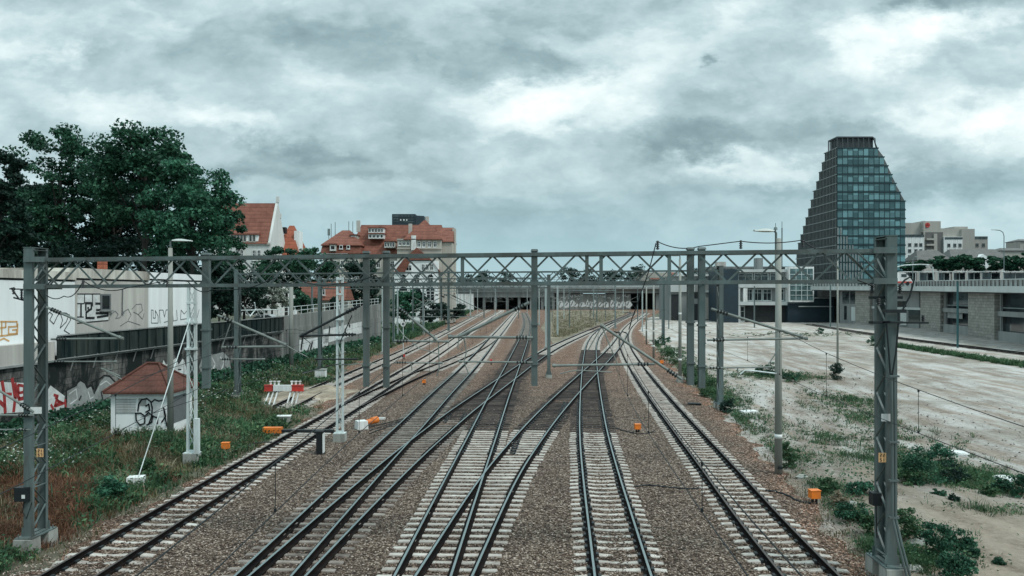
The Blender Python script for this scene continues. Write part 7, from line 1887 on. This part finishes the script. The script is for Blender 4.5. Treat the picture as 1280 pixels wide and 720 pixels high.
red = (pyl > 592+RNG.normal(0, 9, len(pxl))) & (pyl < 690) & (pxl < 112+RNG.normal(0, 16, len(pxl))) & (pn+RNG.normal(0, .3, len(pxl)) > -0.8) | ((pyl > 540) & (pxl > 90) & (pxl < 230) & (RNG.random(len(pxl)) < 0.22))
hgt = (0.35+0.35*RNG.random(len(u))+0.25*np.clip(pn, -1, 1))*(1-0.45*np.clip((u-0.75)/0.25, 0, 1))
sc = np.sqrt(P_[:, 1]/28)
gr = ~red & ((pn+RNG.normal(0, .35, len(pn))) > 0.0)
grass('weeds', P_[gr], hgt[gr]*1.15, 7, 0.045*sc[gr], M['weed'])
ol = ~red & ~gr
grass('verge_grass', P_[ol], hgt[ol], 9, 0.026*sc[ol], M['olive'])
tn = ~red & (vnoise(P_[:, 0]*1.3+9, P_[:, 1]*1.3, 0.5)+RNG.normal(0, .3, len(pn)) > 0.42)
grass('straw_stalks', P_[tn]+np.array([.1, .05, 0]), hgt[tn]*1.25, 9, 0.016*sc[tn], M['tan'])
grass('russet_grass', P_[red], hgt[red]*0.95, 11, 0.022*sc[red], M['dryred'])
# leafy undergrowth and white umbels
def scatter_leaves(name, P_, h, n, size, mat, flat=0.5, kind='stuff', zlo=0.25):
    i = RNG.integers(0, len(P_), n)
    C = P_[i]+np.stack([RNG.normal(0, .22, n), RNG.normal(0, .22, n), h[i]*(zlo+(1-zlo)*RNG.random(n))], 1)
    sz = size*np.sqrt(P_[i, 1]/28)
    V, F = leafquads(C, 1.0, flat)
    Cc = np.repeat(C, 4, 0); V = Cc+(V-Cc)*np.repeat(sz, 4)[:, None]
    return tag(npmesh(name, V, F, mat), kind=kind)
scatter_leaves('undergrowth', P_[gr], hgt[gr]*1.1, 30000, 0.13, M['weed'])
band = (~red) & (u < 0.62) & (vnoise(P_[:, 0]+4, P_[:, 1], 0.30) > -0.12)
if band.sum() > 10: scatter_leaves('white_wildflowers', P_[band], hgt[band]*1.35, 2500, 0.08, M['flower'], 1.0, 'stuff', 0.8)
# creepers and scrub at the foot of the wall
P2, u2 = left_pts(2600, 38, 150); P2[:, 0] = [wallx(v)+0.25+abs(RNG.normal(0, .7)) for v in P2[:, 1]]
h2 = np.where(P2[:, 1] < 58, 0.35, 0.8)+0.6*RNG.random(len(P2)); hm = (P2[:, 0] > hx0-.3) & (P2[:, 0] < hx1+.3) & (P2[:, 1] > hy0-.3) & (P2[:, 1] < hy1+.3); P2, h2 = P2[~hm], h2[~hm]
scatter_leaves('wall_foot_scrub', P2, h2, 22000, 0.2, M['leaf'], 0.2, 'stuff', 0.0)
# verge beyond, up to the bridge
P3, u3 = left_pts(2600, 120, 360); P3[:, 0] = bl(P3[:, 1])-0.3-np.abs(RNG.normal(0, 5, len(P3)))
grass('far_verge', P3, 0.7+0.8*RNG.random(len(P3)), 5, 0.16, M['weed'])
# sandy lot: scattered growth following the soil patches
def blobpts(lst):
    out = []
    for (px, py, rx, ry, n) in lst:
        p = gnd(px, py); out.append(np.stack([p.x+RNG.normal(0, rx*.5, n), p.y+RNG.normal(0, ry*.5, n), np.full(n, -0.04)], 1))
    P = np.concatenate(out); return P[P[:, 0] > br(P[:, 1])+0.15]
PR = blobpts(((840, 455, 3.2, 12, 420), (870, 482, 2.2, 8, 620), (893, 498, 1.6, 5, 420), (855, 466, 2.0, 9, 500), (825, 436, 3, 16, 300), (915, 525, 1.0, 3, 160), (945, 545, 1.6, 5, 120), (985, 570, 0.8, 3, 130), (1032, 606, 1.1, 3, 140), (1150, 592, 3.6, 2.6, 900), (1185, 600, 2.2, 1.6, 300), (1120, 575, 2.2, 2.6, 260), (1105, 690, 1.0, .9, 160), (1160, 705, 1.6, .7, 200), (1060, 625, 1.4, 2.2, 220), (1072, 642, 1.3, 2.2, 240), (1140, 668, 1.8, 1.6, 200), (1170, 690, 1.2, 1.2, 160), (1250, 612, 1.5, .8, 130), (1085, 525, 2.4, 8, 220), (968, 470, 4, 4, 360), (1060, 500, 2.5, 5, 160), (1060, 590, 1.6, 4, 180), (1020, 545, 1.4, 5, 80), (1000, 418, 14, 8, 120), (1230, 640, 2.5, .8, 70), (930, 520, 2.2, 5, 90), (1110, 560, 3, 4, 150)))
grass('lot_weeds', PR, (0.10+0.30*RNG.random(len(PR)))*np.clip(0.8+0.8*vnoise(PR[:, 0], PR[:, 1], 0.5), .4, 1.5), 13, 0.019*np.sqrt(PR[:, 1]/25), M['weed'])
scatter_leaves('lot_ground_cover', PR, 0.12+0.34*RNG.random(len(PR)), 24000, 0.09, M['weed'], 0.6, 'stuff', 0.1)
i = RNG.random(len(PR)) < 0.45
grass('lot_dry_grass', PR[i]+np.array([.2, .1, 0]), 0.08+0.18*RNG.random(i.sum()), 11, 0.014*np.sqrt(PR[i][:, 1]/25), M['tan'])
n = 900; t_ = RNG.random(n); a, b_ = gnd(1115, 432), gnd(1300, 461)
PS = np.stack([a.x+(b_.x-a.x)*t_+RNG.normal(0, .5, n), a.y+(b_.y-a.y)*t_+RNG.normal(0, 1.2, n), np.full(n, -.04)], 1)
grass('lot_grass_strip', PS, 0.35+0.45*RNG.random(n), 8, 0.09, M['weed'])
# dry verge in front of the graffiti wall
n = 3000; PD = np.array([tuple(gnd(RNG.uniform(690, 785), RNG.uniform(389, 422))) for _ in range(n)]); PD[:, 2] = 0
ex = np.interp(PD[:, 1], L['E'].g, L['E'].x); fx_ = np.interp(PD[:, 1], L['F'].g, L['F'].x)
PD = PD[(PD[:, 0] < ex-2.2) & (PD[:, 0] > fx_+3)]
grass('dry_verge_grass', PD, 0.15+0.4*RNG.random(len(PD)), 7, 0.05, M['tan'])
grass('dry_verge_weeds', PD[::2]+np.array([.4, .3, 0]), 0.2+0.5*RNG.random(len(PD[::2])), 7, 0.06, M['olive'], None, 0.5)
# moss and weeds along the ballast edge, sparse
n = 500; d = 1/(1/22+(1/110-1/22)*RNG.random(n)); PE = np.stack([np.where(RNG.random(n) < .5, bl(d)+RNG.normal(0.1, .3, n), br(d)+RNG.normal(0, .35, n)), d, np.full(n, -.12)], 1)
grass('ballast_edge_weeds', PE, 0.10+0.2*RNG.random(n), 6, 0.03*np.sqrt(d/25), M['olive'])
